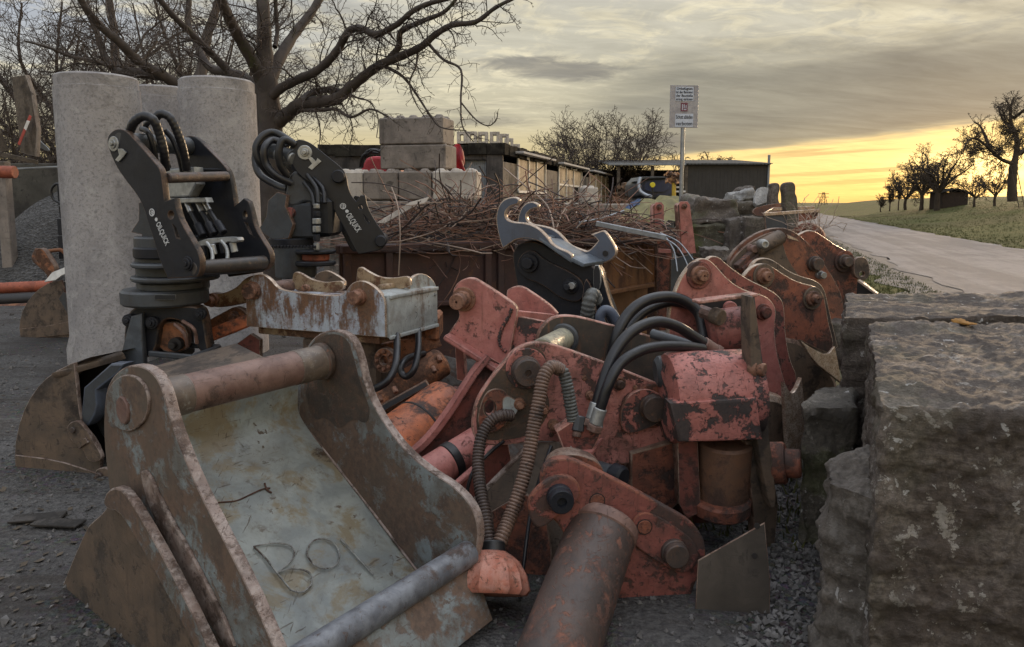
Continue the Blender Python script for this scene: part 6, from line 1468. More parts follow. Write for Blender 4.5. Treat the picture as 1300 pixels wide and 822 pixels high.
# pink ram below
t = thing('pink_ram', 'bleached red hydraulic ram with a black band, below the curved strip', 'hydraulic ram', P(560, 640, 3.7))
a, b_ = P(512, 622, 3.62), P(618, 556, 3.95); d = (b_ - a).normalized()
cyl('barrel', m_pink, a, b_, PX(23, 3.8), t, .02, 40); q = P(573, 585, 3.80); q = a + d * (q - a).dot(d)
cyl('band', m_black, q - d * .022, q + d * .028, PX(24.4, 3.8), t, .005, 40)
bar('strip', m_pink, P(562, 630, 3.55), P(603, 594, 3.6), .05, .02, t); bar('strip', m_pink, P(603, 594, 3.6), P(640, 548, 3.68), .05, .02, t)
plate('lower_web', [m_reddark, m_edge_pink], plane(600, 600, 3.58, 15), [(562, 632), (604, 594), (642, 548), (650, 590), (600, 650), (570, 660)], .02, t, it=0)
# ---------------------------------------------------------------- the red arm with two plates and shaft
t = thing('boom_arm', 'big chipped red arm of two plates joined by a steel shaft, hoses on top', 'arm', P(740, 640, 3.8))
aa = plane(700, 500, 3.55, 10); ab = plane(760, 440, 4.05, 10)
front = [(643, 456), (655, 443), (672, 436), (690, 434), (715, 441), (770, 461), (830, 485), (855, 495, 1), (862, 560, 1), (800, 592), (745, 592), (715, 562), (680, 560), (645, 566), (612, 566), (599, 552), (600, 528), (606, 506), (622, 482)]
plate('arm_plate', [m_arm, m_edge_pink], aa, front, .05, t, holes=[circ(622, 518, 6.5, 20, 10)], bev=.008)
plate('arm_plate', [worn('arm_inner_dark', (.075, .058, .045), (.30, .115, .055), .36, 6, (.045, .04, .034), rough=(.6, .8), bstr=.6), m_edge_pink], ab, [(680, 430), (690, 412), (703, 402), (722, 400), (745, 404), (800, 419), (862, 438), (884, 448, 1), (884, 520, 1), (700, 520, 1), (684, 470)], .05, t, bev=.008)
sa, sb = aa.hit(690, 447) - aa.n * .03, ab.hit(716, 430)
plate('grease_patch', [m_grease, m_grease], aa.off(.003), [(642, 464), (656, 447), (672, 440), (688, 444), (696, 462), (688, 488), (700, 512), (690, 540), (668, 556), (616, 561), (604, 548), (606, 512), (622, 485)], .003, t, holes=[circ(622, 518, 6.5, 20, 10)], bev=.0005)
cyl('shaft', worn('greasy_shaft', (.40, .37, .26), (.14, .12, .10), .44, 10, (.26, .25, .20), rough=(.3, .5), gr=.3), sa - aa.n * -.02 if False else sa, sb, PX(15, 3.9), t, .006, 40)
cyl('shaft_seal', m_dkgrey, sb + (sa - sb).normalized() * .03, sb, PX(20, 4), t, .008, 40)
pin(t, m_redchip, aa, 668, 468, PX(27, 3.55), ((1, .012),), name='hub_plate', seg=40)
pin(t, m_pinm, aa.off(.012), 667, 470, PX(19, 3.55), ((1, .03), (.92, .045)), hole=.24, name='hub_pin', seg=40)
plate('boss', [m_redrust, m_edge], aa.off(.012), [(608, 520), (616, 498), (632, 492), (646, 500), (650, 520), (640, 545), (618, 552), (606, 540)], .012, t, holes=[circ(622, 519, 8, 20, 11)])
plate('paint_lug', [m_palegrey, m_edge], aa.off(.02), [(637, 508), (644, 502), (652, 506), (660, 512), (656, 528), (645, 534), (638, 524)], .02, t)
for (x, y, r_) in ((659, 513, 8), (786, 487, 9), (749, 502, 6), (703, 540, 8), (690, 520, 7)): pin(t, m_rustpin, aa.off(.01), x, y, PX(r_, 3.55), ((1, .012), (.6, .03)), name='bolt', seg=20)
pin(t, m_redrust, aa, 826, 515, PX(30, 3.55), ((1, .02),), name='boss_plate', seg=36); pin(t, m_pinm, aa.off(.02), 827, 516, PX(18, 3.55), ((1, .03), (.95, .035)), name='pivot_pin', seg=32)
plate('cross_lug', [m_redchip, m_edge_pink], aa.off(.03), [(788, 520), (800, 500), (822, 492), (846, 505), (850, 528), (830, 542), (800, 552), (788, 545)], .03, t)
# hose manifold bracket
plate('manifold_bracket', [m_red, m_edge_pink], plane(735, 560, 3.38, 5), [(706, 548), (724, 536), (766, 540), (762, 556), (752, 574), (716, 574)], .09, t, it=0, bev=.008)
quadbox('bracket_top', m_pink, P(716, 574, 3.36), P(752, 574, 3.36), P(766, 556, 3.50), P(724, 556, 3.50), .02, t, .003)
for (x, y, Y, dx_) in ((736, 528, 3.4, 8), (758, 524, 3.38, 2), (724, 552, 3.42, 0)):
    a = P(x, y, Y); b_ = P(x - dx_ * .4, y + 20, Y - .02); cyl('hose_fitting', m_zinc if dx_ != 8 else m_dkgrey, a, b_, PX(8.5, Y), t, .005, 8); cyl('hose_fitting', m_tuberust, b_, b_ + (b_ - a) * .35, PX(6, Y), t, .003, 14)
cyl('hose_fitting', m_zinc, P(786, 548, 3.4), P(768, 568, 3.35), PX(7, 3.4), t, .004, 8) if False else None
# machine body under and behind
plate('lower_casing', [m_reddark, m_edge], plane(820, 600, 3.75, 5), [(740, 560), (960, 540), (975, 660), (860, 700), (760, 640)], .3, t, it=0, bev=.02)
plate('casing_block', [m_redrust, m_edge], plane(810, 600, 3.6, 5), [(800, 575), (856, 560), (862, 640), (845, 655), (800, 640)], .15, t, it=0, bev=.012)
cyl('valve_spool', m_dkgrey, P(754, 596, 3.45), P(786, 606, 3.35), PX(13, 3.4), t, .01, 24); cyl('valve_cap', m_blk2, P(776, 602, 3.38), P(792, 608, 3.33), PX(16, 3.36), t, .012, 24)
# hoses
def lonehose(label, l, r, mat=None, ends=None, name='hydraulic_hose', co=False):
    Y0 = l[len(l) // 2][2]; t = thing(name, label, 'hose', P(l[0][0], l[0][1], l[0][2]), 'loose hydraulic hoses')
    if co: coil('hose_sleeve', mat, l, PX(r, Y0), t, .0155, 18, .17)
    else: hose('hose_body', mat or m_hose, l, PX(r, Y0), t, 10, 16)
    for e in ends or ():
        if e == 1: a, b_ = P(*l[-1]), P(*l[-2])
        else: a, b_ = P(*l[0]), P(*l[1])
        d = (a - b_).normalized(); cyl('crimp', m_zinc if e == 0 else m_tuberust, a - d * .03, a + d * .05, PX(r * 1.25, Y0), t, .004, 16); cyl('nut', m_tuberust, a + d * .05, a + d * .085, PX(r * 1.5, Y0), t, .004, 6)
    return t
lonehose('black hydraulic hose making the tall front arch over the red arm', [(756, 520, 3.40), (765, 488, 3.42), (781, 447, 3.48), (803, 421, 3.55), (832, 409, 3.62), (858, 414, 3.68), (880, 427, 3.72), (898, 439, 3.75)], 7.2, ends=(0, 1))
lonehose('black hydraulic hose making the lower front arch towards the drum', [(760, 526, 3.36), (772, 490, 3.36), (788, 462, 3.4), (812, 446, 3.45), (838, 440, 3.52), (868, 440, 3.6), (892, 443, 3.7)], 7.0, ends=(0,))
lonehose('black hydraulic hose arching highest behind, ending at the upper drum', [(776, 455, 4.0), (784, 424, 4.0), (797, 400, 4.05), (818, 383, 4.1), (845, 377, 4.15), (868, 382, 4.2), (886, 397, 4.2), (893, 420, 4.15), (894, 440, 4.1)], 7.2)
lonehose('black hydraulic hose lying inside the highest arch with a greasy union', [(790, 440, 4.15), (800, 415, 4.2), (820, 395, 4.25), (850, 384, 4.3), (875, 388, 4.3), (893, 396, 4.25)], 6.0, ends=(1,))
o = hose('pale_hose_end', m_dkgrey, [(828, 424, 3.9), (845, 429, 3.85), (868, 436, 3.82), (890, 446, 3.8)], PX(6.5, 3.85), None, org=P(850, 430, 3.85)); tag(o, 'grey hose stub lying between the two front arches', 'hose')
lonehose('long rust brown coil sleeved hose hanging from the arm to the bottom', [(712, 470, 3.42), (700, 466, 3.38), (690, 480, 3.34), (684, 510, 3.30), (677, 545, 3.26), (670, 585, 3.2), (660, 622, 3.14), (648, 655, 3.08), (636, 685, 3.0), (624, 718, 2.94), (616, 750, 2.9)], 9.2, m_coil, co=True)
lonehose('grey ribbed end of the coil sleeved hose running to the fitting', [(703, 466, 3.45), (714, 472, 3.43), (720, 490, 3.41), (724, 512, 3.40), (728, 534, 3.40)], 8.2, m_coilg, co=True)
lonehose('dark coil sleeved hose hanging left of the long one', [(650, 528, 3.46), (636, 528, 3.42), (622, 536, 3.4), (611, 556, 3.36), (607, 585, 3.3), (609, 615, 3.22), (615, 650, 3.12), (621, 690, 3.02), (624, 720, 2.96)], 8.0, worn('coil_dark', (.075, .052, .045), (.035, .03, .03), .45, 12, rough=(.45, .7)), co=True)
lonehose('thin black cable hanging between the long coil hose and the bracket', [(700, 566, 3.3), (688, 600, 3.25), (676, 640, 3.2), (668, 690, 3.1), (660, 760, 3.0)], 2.6)
lonehose('thin black cable looping over the curved red strip', [(640, 560, 3.5), (622, 575, 3.5), (600, 600, 3.45), (592, 640, 3.4), (600, 690, 3.3)], 2.4)
tm = bpy.data.objects['boom_arm']; bm = bmesh.new()
for (x, y) in ((716, 470), (742, 480), (764, 474), (806, 492), (700, 552), (636, 560)): hexbolt(bm, aa.hit(x, y), aa.n, .010, .012)
o = finish(bm, 'bolt_heads', m_rustpin, tm); o['kind'] = 'stuff'
# ---------------------------------------------------------------- red drums
t = thing('drum_housing', 'dented red half round drum with dark paint patches, above a brown neck', 'drum', P(905, 700, 3.5))
DY = 3.42; rD = PX(61, DY)
a, b_ = P(846, 505, DY + .12), P(953, 500, DY + .16)
lathe('drum', m_redchip, a, b_, [(0, 0), (-.02, rD * .55), (0, rD * .95), (.02, rD), ((b_ - a).length - .01, rD), ((b_ - a).length, rD * .97), ((b_ - a).length, 0)], t, 64)
cyl('nose', m_dkgrey, P(832, 474, DY + .22), P(850, 472, DY + .22), PX(22, DY + .2), t, .02, 32)
pd = plane(960, 500, DY - .02, 62)
plate('flange_plate', [m_brown, m_brown], plane(958, 500, DY - .02, 8), [(951, 378), (958, 376), (966, 440), (975, 540), (984, 610), (986, 645), (978, 646), (968, 600), (958, 540), (953, 460)], .10, t, it=1, bev=.006)
plate('drum_skirt', [m_redchip, m_redchip], plane(905, 540, DY - .10, 3), [(850, 512), (961, 506), (969, 559), (862, 562)], .10, t, it=0, bev=.012)
cyl('neck', worn('neck_brown', (.17, .085, .05), (.10, .055, .04), .46, 5, (.13, .075, .05), rough=(.55, .8)), P(920, 560, DY + .08), P(915, 650, DY + .12), PX(36, DY), t, .012, 40)
cyl('neck_cap', m_redrust, P(915, 630, DY + .08), P(914, 648, DY + .09), PX(40, DY), t, .012, 40)
plate('neck_side', [m_reddark, m_edge], plane(875, 610, DY + .02, 0), [(860, 560), (886, 560), (890, 650), (872, 660), (862, 640)], .1, t, it=0)
plate('neck_side', [m_brown, m_edge], plane(958, 610, DY + .05, 20), [(948, 560), (974, 556), (988, 640), (980, 735), (962, 735), (956, 650)], .05, t, it=0)
cyl('side_hub', m_redrust, P(972, 588, DY + .1), P(998, 588, DY + .06), PX(28, DY), t, .01, 36); cyl('side_hub', m_redrust, P(996, 588, DY + .06), P(1017, 589, DY + .03), PX(19, DY), t, .008, 30)
pin(t, m_rustpin, plane(955, 470, DY - .01, 50), 958, 468, PX(12, DY), ((1, .02), (.7, .03)), name='bolt', seg=20); 
o = plate('grey_sheet', [worn('grey_brown_sheet', (.085, .07, .058), (.055, .045, .038), .4, 3, rough=(.6, .8)), m_edge], plane(930, 700, 2.95, -8, 8), [(886, 712), (925, 690), (971, 664), (978, 740), (976, 830), (880, 830)], .012, None, it=0, bev=.003, org=P(930, 760, 3.3)); tag(o, 'plain grey brown sheet steel standing under the drum', 'sheet')
for (x, y) in ((961, 668), (958, 706)):
    pin(o, m_dirt_black, plane(930, 700, 2.947, -8, 8), x, y, PX(4, 2.95), ((1, .002),), name='slot_hole', seg=12, back=0)
t = thing('upper_drum', 'small red drum in a dark steel frame with a pale top flange', 'drum', P(925, 520, 4.1))
EY_ = 4.0
cyl('drum', m_red, P(896, 424, EY_ + .15), P(950, 417, EY_ + .15), PX(31, EY_), t, .03, 48)
plate('frame_back', [m_dirt_black, m_edge_pink], plane(920, 400, EY_ + .32, 3), [(884, 384), (956, 374), (962, 450), (886, 470)], .02, t, it=0)
bar('top_flange', m_edge_pink, P(882, 383, EY_ - .02), P(958, 373.5, EY_ + .02), .09, .018, t, .004)
plate('side_flange', [m_dkgrey, m_brown], plane(955, 400, EY_ - .02, 30), [(950, 375), (958, 373), (963, 420), (970, 470), (972, 500), (962, 500), (955, 440)], .05, t, it=0)
pin(t, m_pink, plane(926, 390, EY_ + .28), 927, 391, PX(9, EY_), ((1, .02),), name='red_cap', seg=18)
cyl('union', m_tuberust, P(892, 396, EY_ + .1), P(908, 402, EY_ + .02), PX(9, EY_), t, .006, 8); cyl('union', m_brown, P(905, 400, EY_ + .03), P(916, 404, EY_ - .02), PX(11, EY_), t, .006, 20)
# ---------------------------------------------------------------- red bracket and tube in front
t = thing('pivot_bracket', 'rust red pivot bracket with slotted end plate, lowest in front', 'bracket', P(790, 780, 3.0))
ea = plane(780, 640, 3.02, 6)
plate('bracket_plate', [m_red, m_redrust], ea, [(686, 612), (690, 594), (702, 584), (720, 582), (742, 590), (790, 614), (850, 647), (880, 664), (894, 684), (897, 706), (892, 726), (880, 745), (868, 800), (800, 820), (740, 800), (725, 700), (712, 668), (690, 650)], .055, t, bev=.009)
plate('boss_plate', [m_red, m_redrust], ea.off(.04), [(668, 640), (680, 622), (700, 606), (722, 604), (736, 614), (738, 630), (730, 642), (708, 656), (690, 672), (676, 668)], .04, t, bev=.009)
pin(t, m_blk2, ea.off(.055) if False else ea.off(.04), 710, 630, PX(17, 3.0), ((1, .03), (.93, .04)), hole=.38, name='hub_pin', seg=36)
plate('slot_plate', [m_red, m_redrust], ea.off(.016), [(800, 676), (804, 658), (818, 650), (834, 655), (862, 672), (880, 686), (888, 704), (884, 720), (868, 730), (848, 722), (820, 704), (802, 690)], .016, t, bev=.005)
pin(t, m_pinm, ea.off(.016), 855, 700, PX(18, 3.0), ((1, .022), (.9, .034)), name='pin', seg=32)
for (x, y, q) in ((818, 669, .016), (758, 636, 0)):
    pin(t, m_redrust, ea.off(q), x, y, PX(9.5, 3.0), ((1, .006),), name='plug', seg=24); ring('plug_groove', m_dirt_black, ea.off(q), x, y, PX(10.8, 3.0), .007, t, .002)
plate('upper_cap', [m_redrust, m_edge], ea.off(-.06), [(694, 590), (720, 574), (760, 585), (770, 605), (700, 610)], .1, t)
cyl('torque_tube', worn('torque_tube_rust', (.085, .058, .048), (.20, .085, .055), .47, 5, (.055, .042, .038), (.13, .06, .045), rough=(.5, .8), gr=.5, bstr=.8), P(765, 672, 3.06) , P(690, 880, 2.40), PX(47, 2.95), t, .03, 56)
cyl('tube_collar', m_tuberust, P(767, 664, 3.075), P(762, 679, 3.03), PX(48.3, 3.0), t, .008, 56)
bm = bmesh.new(); fpl = plane(760, 700, 2.86, 0)
t = thing('worn_bucket', 'dark rusty bucket back lying behind the coil sleeved hoses', 'bucket', P(640, 720, 3.4))
bkp = plane(640, 640, 3.5, -20, 25)
plate('back_plate', [m_brown, m_edge], bkp, [(580, 655), (628, 606), (671, 562), (740, 560), (745, 640), (720, 780), (600, 800)], .03, t, it=0)
plate('side_plate', [m_redrust, m_edge], plane(660, 660, 3.28, -10, 10), [(624, 650), (664, 626), (690, 640), (700, 700), (700, 780), (640, 780)], .03, t, it=0)
bar('rim', m_bkedge, P(586, 652, 3.42), P(671, 566, 3.5), .03, .018, t)
plate('knob_housing', [m_dkgrey, m_edge], plane(600, 700, 3.0), [(596, 690), (640, 690), (640, 720), (596, 720)], .05, t) if False else None
t = thing('red_end_cap', 'fluted orange red end cap under the hose ends, bottom centre', 'cap', P(625, 760, 2.85))
a = P(626, 700, 2.96); b_ = P(622, 800, 2.80)
bm = bmesh.new(); rings_ = []; L_ = (b_ - a).length; ax_ = (b_ - a).normalized(); xx = ax_.orthogonal().normalized(); yy = ax_.cross(xx)
for i, (dd_, rr_) in enumerate(((0, .055), (.015, .08), (.04, .11), (.09, .14), (.15, .155), (.17, .14))):
    rings_.append([bm.verts.new(a + ax_ * dd_ + (xx * math.cos(k * .1309) + yy * math.sin(k * .1309)) * rr_ * (1 + (.045 * math.cos(k * .1309 * 16)) * (i > 1))) for k in range(48)])
for i in range(5):
    for k in range(48): bm.faces.new((rings_[i][k], rings_[i][(k + 1) % 48], rings_[i + 1][(k + 1) % 48], rings_[i + 1][k]))
bm.faces.new(rings_[0]); bm.faces.new(rings_[-1])
finish(bm, 'fluted_cap', worn('cap_orange', (.36, .12, .075), (.12, .06, .04), .47, 12, (.42, .20, .15), rough=(.55, .8), gr=.3), t, sm=50)
cyl('cap_stem', m_black, a - ax_ * .04, a + ax_ * .02, .05, t)
# ---------------------------------------------------------------- buckets seen end on at the right: pairs of ears
def earpair(name, label, cat, front, back, YF, YB, pins, mats, edge, yaw=18, th=.04, body=None, tooth=None, extra=None):
    t = thing(name, label, cat, P(front[0][0] + 50, 560, YF), 'buckets seen end on at the right')
    pf = plane(front[0][0] + 40, 390, YF, yaw); pb = plane(back[0][0] + 40, 390, YB, yaw)
    plate('ear_plate', [mats[1], edge], pb, back, th, t, bev=.006)
    plate('ear_plate', [mats[0], edge], pf, front, th, t, bev=.006)
    for (x, y, r_) in pins:
        pin(t, mats[1], pf, x, y, PX(r_ * 1.5, YF), ((1, .012),), name='pin_boss', seg=32)
        pin(t, m_rustpin, pf.off(.012), x, y, PX(r_, YF), ((1, .025), (.6, .04)), hole=.12, name='pin', seg=28)
    return t, pf, pb
fJ = [(848, 400), (857, 372), (866, 350), (882, 331), (896, 327), (908, 336), (923, 354), (938, 365), (953, 371), (970, 375), (982, 384), (986, 397), (983, 416), (986, 448), (996, 484), (1005, 512), (1000, 530), (985, 590, 1), (940, 600, 1), (850, 500, 1)]
bJ = [(890, 345), (899, 326), (912, 325), (924, 337), (948, 354), (972, 365), (990, 376), (996, 388), (997, 423), (1003, 458), (1013, 478), (1008, 500), (990, 560, 1), (930, 560, 1), (880, 460, 1)]
t, pf, pb = earpair('end_bucket', 'faded red bucket with paired wavy ears, nearest of the three at the right', 'bucket', fJ, bJ, 4.35, 4.62, [(887, 349.5, 12)], (m_pink, m_red), m_edge_gold)
pin(t, m_reddark, pf, 968, 396, PX(11, 4.3), ((1, .02), (.7, .03)), name='pin', seg=24)
plate('cutting_blade', [m_edge_gold, m_edge_gold], plane(1000, 530, 4.3, 30), [(996, 486, 1), (1004, 500), (1010, 498), (1018, 480, 1), (1022, 520), (1020, 570), (1012, 610, 1), (1002, 590), (998, 540)], .03, t, it=1)
plate('bucket_shell', [m_brown, m_edge_gold], plane(990, 540, 4.42, 20), [(955, 500), (1000, 500), (1020, 540), (1022, 600), (1010, 680), (950, 700)], .35, t, bev=.05)
fK = [(930, 372), (946, 348), (956, 338), (968, 334), (980, 338), (1000, 352), (1018, 360), (1034, 363), (1045, 371), (1049, 390), (1052, 410), (1058, 432), (1058, 442), (1052, 449, 1), (1030, 440), (1008, 428), (985, 470), (960, 470, 1)]
bK = [(948, 350), (958, 331), (970, 327), (982, 330), (1002, 345), (1020, 352), (1036, 356), (1047, 366), (1052, 390), (1060, 425), (1064, 440, 1), (1040, 470, 1), (960, 470, 1)]
t, pf, pb = earpair('end_bucket', 'brown red bucket with two pins and a bright blade, middle of the three', 'bucket', fK, bK, 5.0, 5.22, [(969, 350.5, 10.5), (1031, 379, 10)], (m_redrust, m_brown), m_edge_gold)
plate('cutting_blade', [m_edge_gold, m_edge_gold], plane(1040, 460, 4.95, 35, 10), [(1016, 432, 1), (1030, 442), (1050, 452), (1060, 440, 1), (1066, 470), (1068, 486, 1), (1052, 474), (1034, 460)], .02, t, it=1)
plate('bucket_shell', [m_brown, m_edge], plane(1010, 500, 5.05, 15), [(950, 440), (1010, 425), (1040, 455), (1068, 485), (1066, 560), (1040, 620), (950, 620)], .45, t, bev=.03)
# farthest: orange bucket with curved plates
t = thing('end_bucket', 'orange rusty bucket with high curved side plates, farthest of the three', 'bucket', P(1010, 470, 6.0), 'buckets seen end on at the right')
la = plane(1010, 350, 5.85, 12); lb_ = plane(1050, 350, 6.2, 12)
plate('side_plate', [worn('orange_brown_plate', (.26, .098, .055), (.075, .046, .036), .49, 5, (.17, .07, .045), rough=(.6, .8), bstr=.8), m_edge], la, [(922, 335), (932, 318), (950, 302), (968, 293), (985, 289), (1000, 290), (1014, 298), (1030, 312), (1046, 334), (1060, 356), (1070, 378), (1074, 420, 1), (940, 420, 1)], .04, t, bev=.006)
plate('side_plate', [m_redrust, m_edge_gold], lb_, [(1010, 302), (1020, 294), (1031, 292), (1045, 300), (1060, 311), (1074, 318), (1084, 324), (1088, 334), (1090, 372), (1090, 420, 1), (1020, 420, 1)], .04, t, bev=.006)
plate('dark_liner', [m_brown, m_edge], la.off(.03), [(924, 340), (936, 322), (955, 306), (975, 296), (992, 293), (994, 310), (1000, 330), (1016, 352), (1030, 380), (1010, 400), (950, 380)], .03, t)
cyl('ram_end', m_brown, P(958, 318, 5.7), P(992, 300, 5.8), PX(9.5, 5.7), t, .012, 28); pin(t, m_zinc, plane(969, 310, 5.62), 969, 310, PX(6, 5.6), ((1, .02), (.8, .03)), hole=.5, name='ring_eye', seg=24, back=.05)
for (x, y, r_, m_) in ((953, 316, 6, m_tuberust), (1033, 335, 10, m_pinm), (1039.5, 349, 5.5, m_zinc)): pin(t, m_, la.off(.03 if x < 1000 else 0), x, y, PX(r_, 5.8), ((1, .03), (.8, .04)), name='pin', seg=24)
pin(t, m_redrust, lb_, 1071, 332, PX(14, 6.2), ((1, .02),), name='pin_boss', seg=28); pin(t, m_pinm, lb_.off(.02), 1071, 332, PX(9, 6.2), ((1, .03), (.7, .045)), name='pin', seg=24)
plate('lifting_lug', [m_brown, m_edge], plane(1095, 345, 6.15, 10), [(1084, 328), (1098, 326), (1103, 334), (1105, 348), (1100, 356), (1092, 356), (1084, 350)], .035, t, holes=[circ(1094.5, 348, 3.4, 14)])
plate('strap', [m_edge_gold, m_edge], la.off(.05), [(998, 297), (1012, 303), (1016, 308), (1000, 303)], .01, t, it=0)
for k in range(3): bar('hinge_bar', m_redrust, P(935 + k * 6, 340 + k * 4, 5.6), P(955 + k * 6, 322 + k * 4, 5.7), .05, .05, t)
quadbox('dark_shell', m_dirt_black, P(1088, 358, 6.1), P(1110, 372, 6.0), P(1112, 420, 6.0), P(1085, 420, 6.1), .05, t)
bar('blade_edge', m_edge_gold, P(1090, 356, 6.05), P(1114, 374, 5.95), .05, .02, t)
o = rock('boulder', 'small block of dark stone under the farthest bucket', 'boulder', rockpx([(920, 470), (1100, 470), (1100, 410), (920, 410)], 5.7, .5), m_stone, 33, .03, 3)
# ---------------------------------------------------------------- granite blocks, right
def Zp(px, py, z): return G(px, py, z)
ZT = 1.08
def gblock(label, top, seed, zb=0.0, mat=None, flare=.03, ztop=None, **k):
    c_ = sum(top, Vector()) / 4
    bot = [Vector((p.x + (p.x - c_.x) * flare, p.y + (p.y - c_.y) * flare, zb)) for p in top]
    return rock('granite_block', label, 'stone block', bot + top, mat or m_stone, seed, rnd_=.05, group='rough granite blocks beside the road', **k)
fl, bl = Zp(1120, 513, ZT), Zp(1104, 412, ZT)
gblock('large rough granite block filling the right foreground, lichen spots on top', [fl, Zp(1380, 528, ZT), Vector((bl.x + 1.9, bl.y + .15, ZT)), bl], 51, cuts=90, amp=.022, fr=3.2, strat=.012, fine=.010, flare=.01)
f2, b2 = Zp(1070, 396, ZT + .02), Zp(1074, 374, ZT + .02)
gblock('granite block just behind the foreground one, top layered like slate', [Zp(1072, 404, ZT), Vector((bl.x + 2.0, bl.y + .22, ZT + .02)), Vector((b2.x + 1.35, b2.y + .1, ZT + .02)), b2], 52, cuts=60, amp=.022, fr=3.2, strat=.014, flare=.0)
z3 = .74; tl = Zp(1052, 578, z3)
gblock('lower rough stone wedged left of the foreground block', [Zp(1050, 612, z3 - .02), Zp(1128, 640, z3 - .03), Zp(1112, 566, z3 + .02), tl], 53, cuts=48, amp=.03, fr=3.4, strat=.028, flare=.04, mat=stone_mat('shelly_stone', (.17, .145, .125), (.24, .215, .19), (.27, .25, .23)))
z4 = .70
gblock('dark stone block low behind, between the bucket and the granite', [Zp(1022, 520, z4), Zp(1085, 520, z4), Zp(1080, 488, z4), Zp(1040, 488, z4)], 54, cuts=26, amp=.03, fr=3, strat=.02, mat=m_stone2)
o = rock('orange_lichen_patch', 'small orange mossy crust on top of the rear granite block', 'lichen', rockpx([(1226, 414), (1244, 413), (1243, 411), (1227, 411)], 3.62, .14), plain('lichen_orange', (.30, .14, .02), .9, 0, .3, 20, .4), 60, .008, 6, 5)
# ---------------------------------------------------------------- yard clutter
heap('dark_scrap_bed', 'dark oily scrap and dirt lying under the machines', 'scrap', worn('oily_scrap_dirt', (.045, .040, .037), (.075, .045, .032), .5, 9, (.09, .08, .072), rough=(.8, .95), bstr=1.0), (-.35, 5.2, 0), 1.9, 1.9, .42, 8, .3, n=70)
def boxlow(label, lo, hi, mat, name='timber_bearer', cat='timber', group='bearers under the machines', yaw=0):
    o = abox(name, mat, lo, hi, None, .012, ((lo[0] + hi[0]) / 2, (lo[1] + hi[1]) / 2, lo[2]), yaw); tag(o, label, cat, group); return o
boxlow('squared timber under the pale quick hitch', (-1.75, 4.95, 0), (-.75, 5.2, .34), m_wood_grey); boxlow('squared timber carrying the orange cylinder', (-.95, 4.0, 0), (-.3, 4.5, .26), m_wood_grey)
# small left group
t = thing('small_bucket', 'small brown bucket lying among the pipes at the left', 'bucket', P(60, 428, 9.3)); SB = 9.2
sp2 = plane(60, 400, SB, -10)
plate('side_plate', [m_brown, m_edge], sp2, [(26, 430), (24, 412), (30, 390), (45, 370), (64, 358), (78, 356, 1), (82, 372), (94, 396), (98, 410), (96, 428, 1)], .03, t, it=1)
plate('band', [m_brown, m_edge], sp2.off(.02), [(25, 418, 1), (60, 414), (90, 408, 1), (96, 424, 1), (26, 431, 1)], .015, t, it=0)
plate('back_plate', [m_dirt_black, m_edge], sp2.off(-.3), [(60, 360), (100, 356), (100, 425), (60, 425)], .1, t, it=0)
plate('arm', [m_dkgrey, m_edge], plane(90, 350, SB - .05, 0), [(86, 325), (96, 322), (99, 425), (91, 425), (84, 395), (74, 380), (80, 370), (88, 375)], .08, t, it=0)
t = thing('shackle_link', 'orange rusty link piece on top of the small left bucket', 'link', P(60, 350, 9.3))
hose('link', m_orangerust, [(50, 318, 9.3), (46, 328, 9.3), (54, 336, 9.25), (64, 346, 9.2), (66, 352, 9.2)], PX(5, 9.3), t, 6, 10)
plate('fork', [m_orangerust, m_edge], plane(60, 335, 9.15), [(43, 322), (49, 314), (56, 318), (62, 328), (70, 340), (68, 350), (60, 352), (54, 340), (46, 332)], .1, t); hose('rod', m_rust, [(56, 320, 9.4), (70, 318, 9.4), (78, 318, 9.4), (84, 324, 9.4)], PX(2.4, 9.3), t, 6, 8)
o = plate('white_sheet', [m_white, m_white], plane(70, 352, 9.05, -10, 15), [(56, 358), (66, 346), (86, 338), (87, 346), (78, 350), (70, 356)], .02, None, it=0, org=P(70, 352, 9.05)); tag(o, 'crumpled white sheet on the small left bucket', 'sheet')
t = thing('black_hydraulic_arm', 'black jointed arm with looped hose standing left of the concrete pipe', 'arm', P(88, 380, 9.6))
for k, (y0, y1, w_) in enumerate(((232, 262, 8), (262, 278, 6), (278, 300, 8), (300, 330, 7))): plate('joint', [m_blk2, m_blk2], plane(88, 280, 9.5, 0), [(80 - w_, y0), (88, y0), (88, y1 - 1), (80 - w_ + 2, y1 - 1)], .15, t, it=0)
hose('hose', m_hose, [(80, 236, 9.4), (71, 234, 9.4), (65, 242, 9.4), (68, 253, 9.4), (78, 259, 9.4)], PX(1.6, 9.4), t, 8, 8)
m_dirtboard = worn('muddy_board', (.05, .042, .036), (.03, .026, .023), .5, 8)
# scattered stones and leaves on the yard
rnd = random.Random(77); bm = bmesh.new()
for _ in range(9000):
    Y = 2.2 + rnd.random() ** 1.4 * 11; X = rnd.uniform(-1.15, -.15) * Y * .95 if rnd.random() < .6 else rnd.uniform(-.2, .75) * Y
    s_ = rnd.uniform(.005, .018) * (2.2 if rnd.random() < .05 else 1)
    rm = Euler((rnd.uniform(0, 6), rnd.uniform(0, 6), rnd.uniform(0, 6))).to_matrix()
    vs = [bm.verts.new(Vector((X, Y, s_ * .25)) + rm @ (Vector(v) * s_ * rnd.uniform(.7, 1.2))) for v in ((1, 0, 0), (-1, 0, 0), (0, 1, 0), (0, -1, 0), (0, 0, .7), (0, 0, -.7))]
    for f in ((0, 2, 4), (2, 1, 4), (1, 3, 4), (3, 0, 4), (2, 0, 5), (1, 2, 5), (3, 1, 5), (0, 3, 5)): bm.faces.new([vs[i] for i in f])
    if rnd.random() < .0: pass
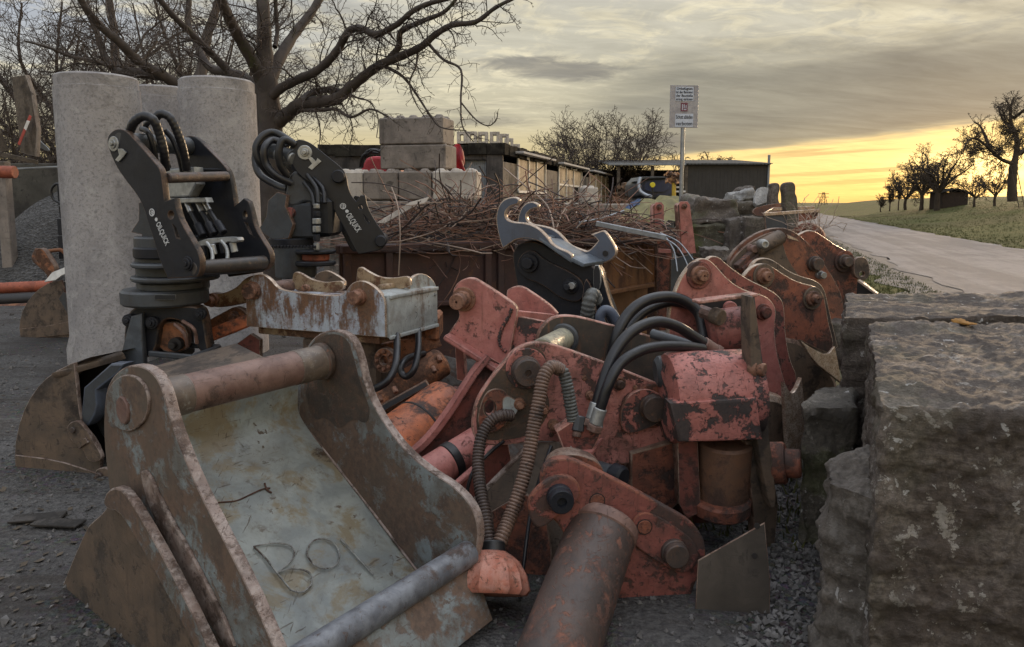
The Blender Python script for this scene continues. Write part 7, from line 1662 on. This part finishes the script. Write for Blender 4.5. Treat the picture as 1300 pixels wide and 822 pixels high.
for _ in range(900):
    Y = rnd.uniform(2.5, 4.4); X = (rnd.uniform(955, 1060) - 650) / 940 * Y; s_ = rnd.uniform(.008, .024)
    rm = Euler((rnd.uniform(0, 6), rnd.uniform(0, 6), rnd.uniform(0, 6))).to_matrix()
    vs = [bm.verts.new(Vector((X, Y, s_ * .3)) + rm @ (Vector(v) * s_ * rnd.uniform(.7, 1.2))) for v in ((1, 0, 0), (-1, 0, 0), (0, 1, 0), (0, -1, 0), (0, 0, .7), (0, 0, -.7))]
    for f in ((0, 2, 4), (2, 1, 4), (1, 3, 4), (3, 0, 4), (2, 0, 5), (1, 2, 5), (3, 1, 5), (0, 3, 5)): bm.faces.new([vs[i] for i in f])
o = finish(bm, 'loose_stones', plain('loose_stone', (.17, .16, .155), .85, 0, .4, 6, .2, (.055, .052, .05)), None, (0, 0, 0), 0); tag(o, 'small loose stones scattered over the yard', 'stones', kind='stuff')
bm = bmesh.new()
for _ in range(900):
    Y = 2.2 + rnd.random() ** 1.3 * 7; X = rnd.uniform(-1.1, -.45) * Y; a = rnd.uniform(0, 6.28); s_ = rnd.uniform(.012, .03)
    u = Vector((math.cos(a), math.sin(a), rnd.uniform(-.3, .3))) * s_; v = Vector((-math.sin(a), math.cos(a), rnd.uniform(-.3, .3))) * s_ * .6; c_ = Vector((X, Y, .008))
    bm.faces.new([bm.verts.new(c_ + q) for q in (u, v, -u, -v)])
o = finish(bm, 'dead_leaves', plain('dead_leaf', (.10, .075, .05), .8, 0, .5, 3, .1), None, (0, 0, 0), 0); tag(o, 'dead leaves and wood chips trodden into the gravel', 'leaves', kind='stuff')
for k, (px, py, a_) in enumerate(((48, 657, 12), (74, 664, -6))):
    c_ = G(px, py, .02); o = bar('flat_board', m_dirtboard, c_ - Vector((math.cos(R(a_)), math.sin(R(a_)), 0)) * .13, c_ + Vector((math.cos(R(a_)), math.sin(R(a_)), 0)) * .13, .09, .015, None, .004, org=c_); tag(o, ['broken flat board lying before the grab bucket', 'second broken board lying before the grab bucket, nearer the big bucket'][k], 'board')
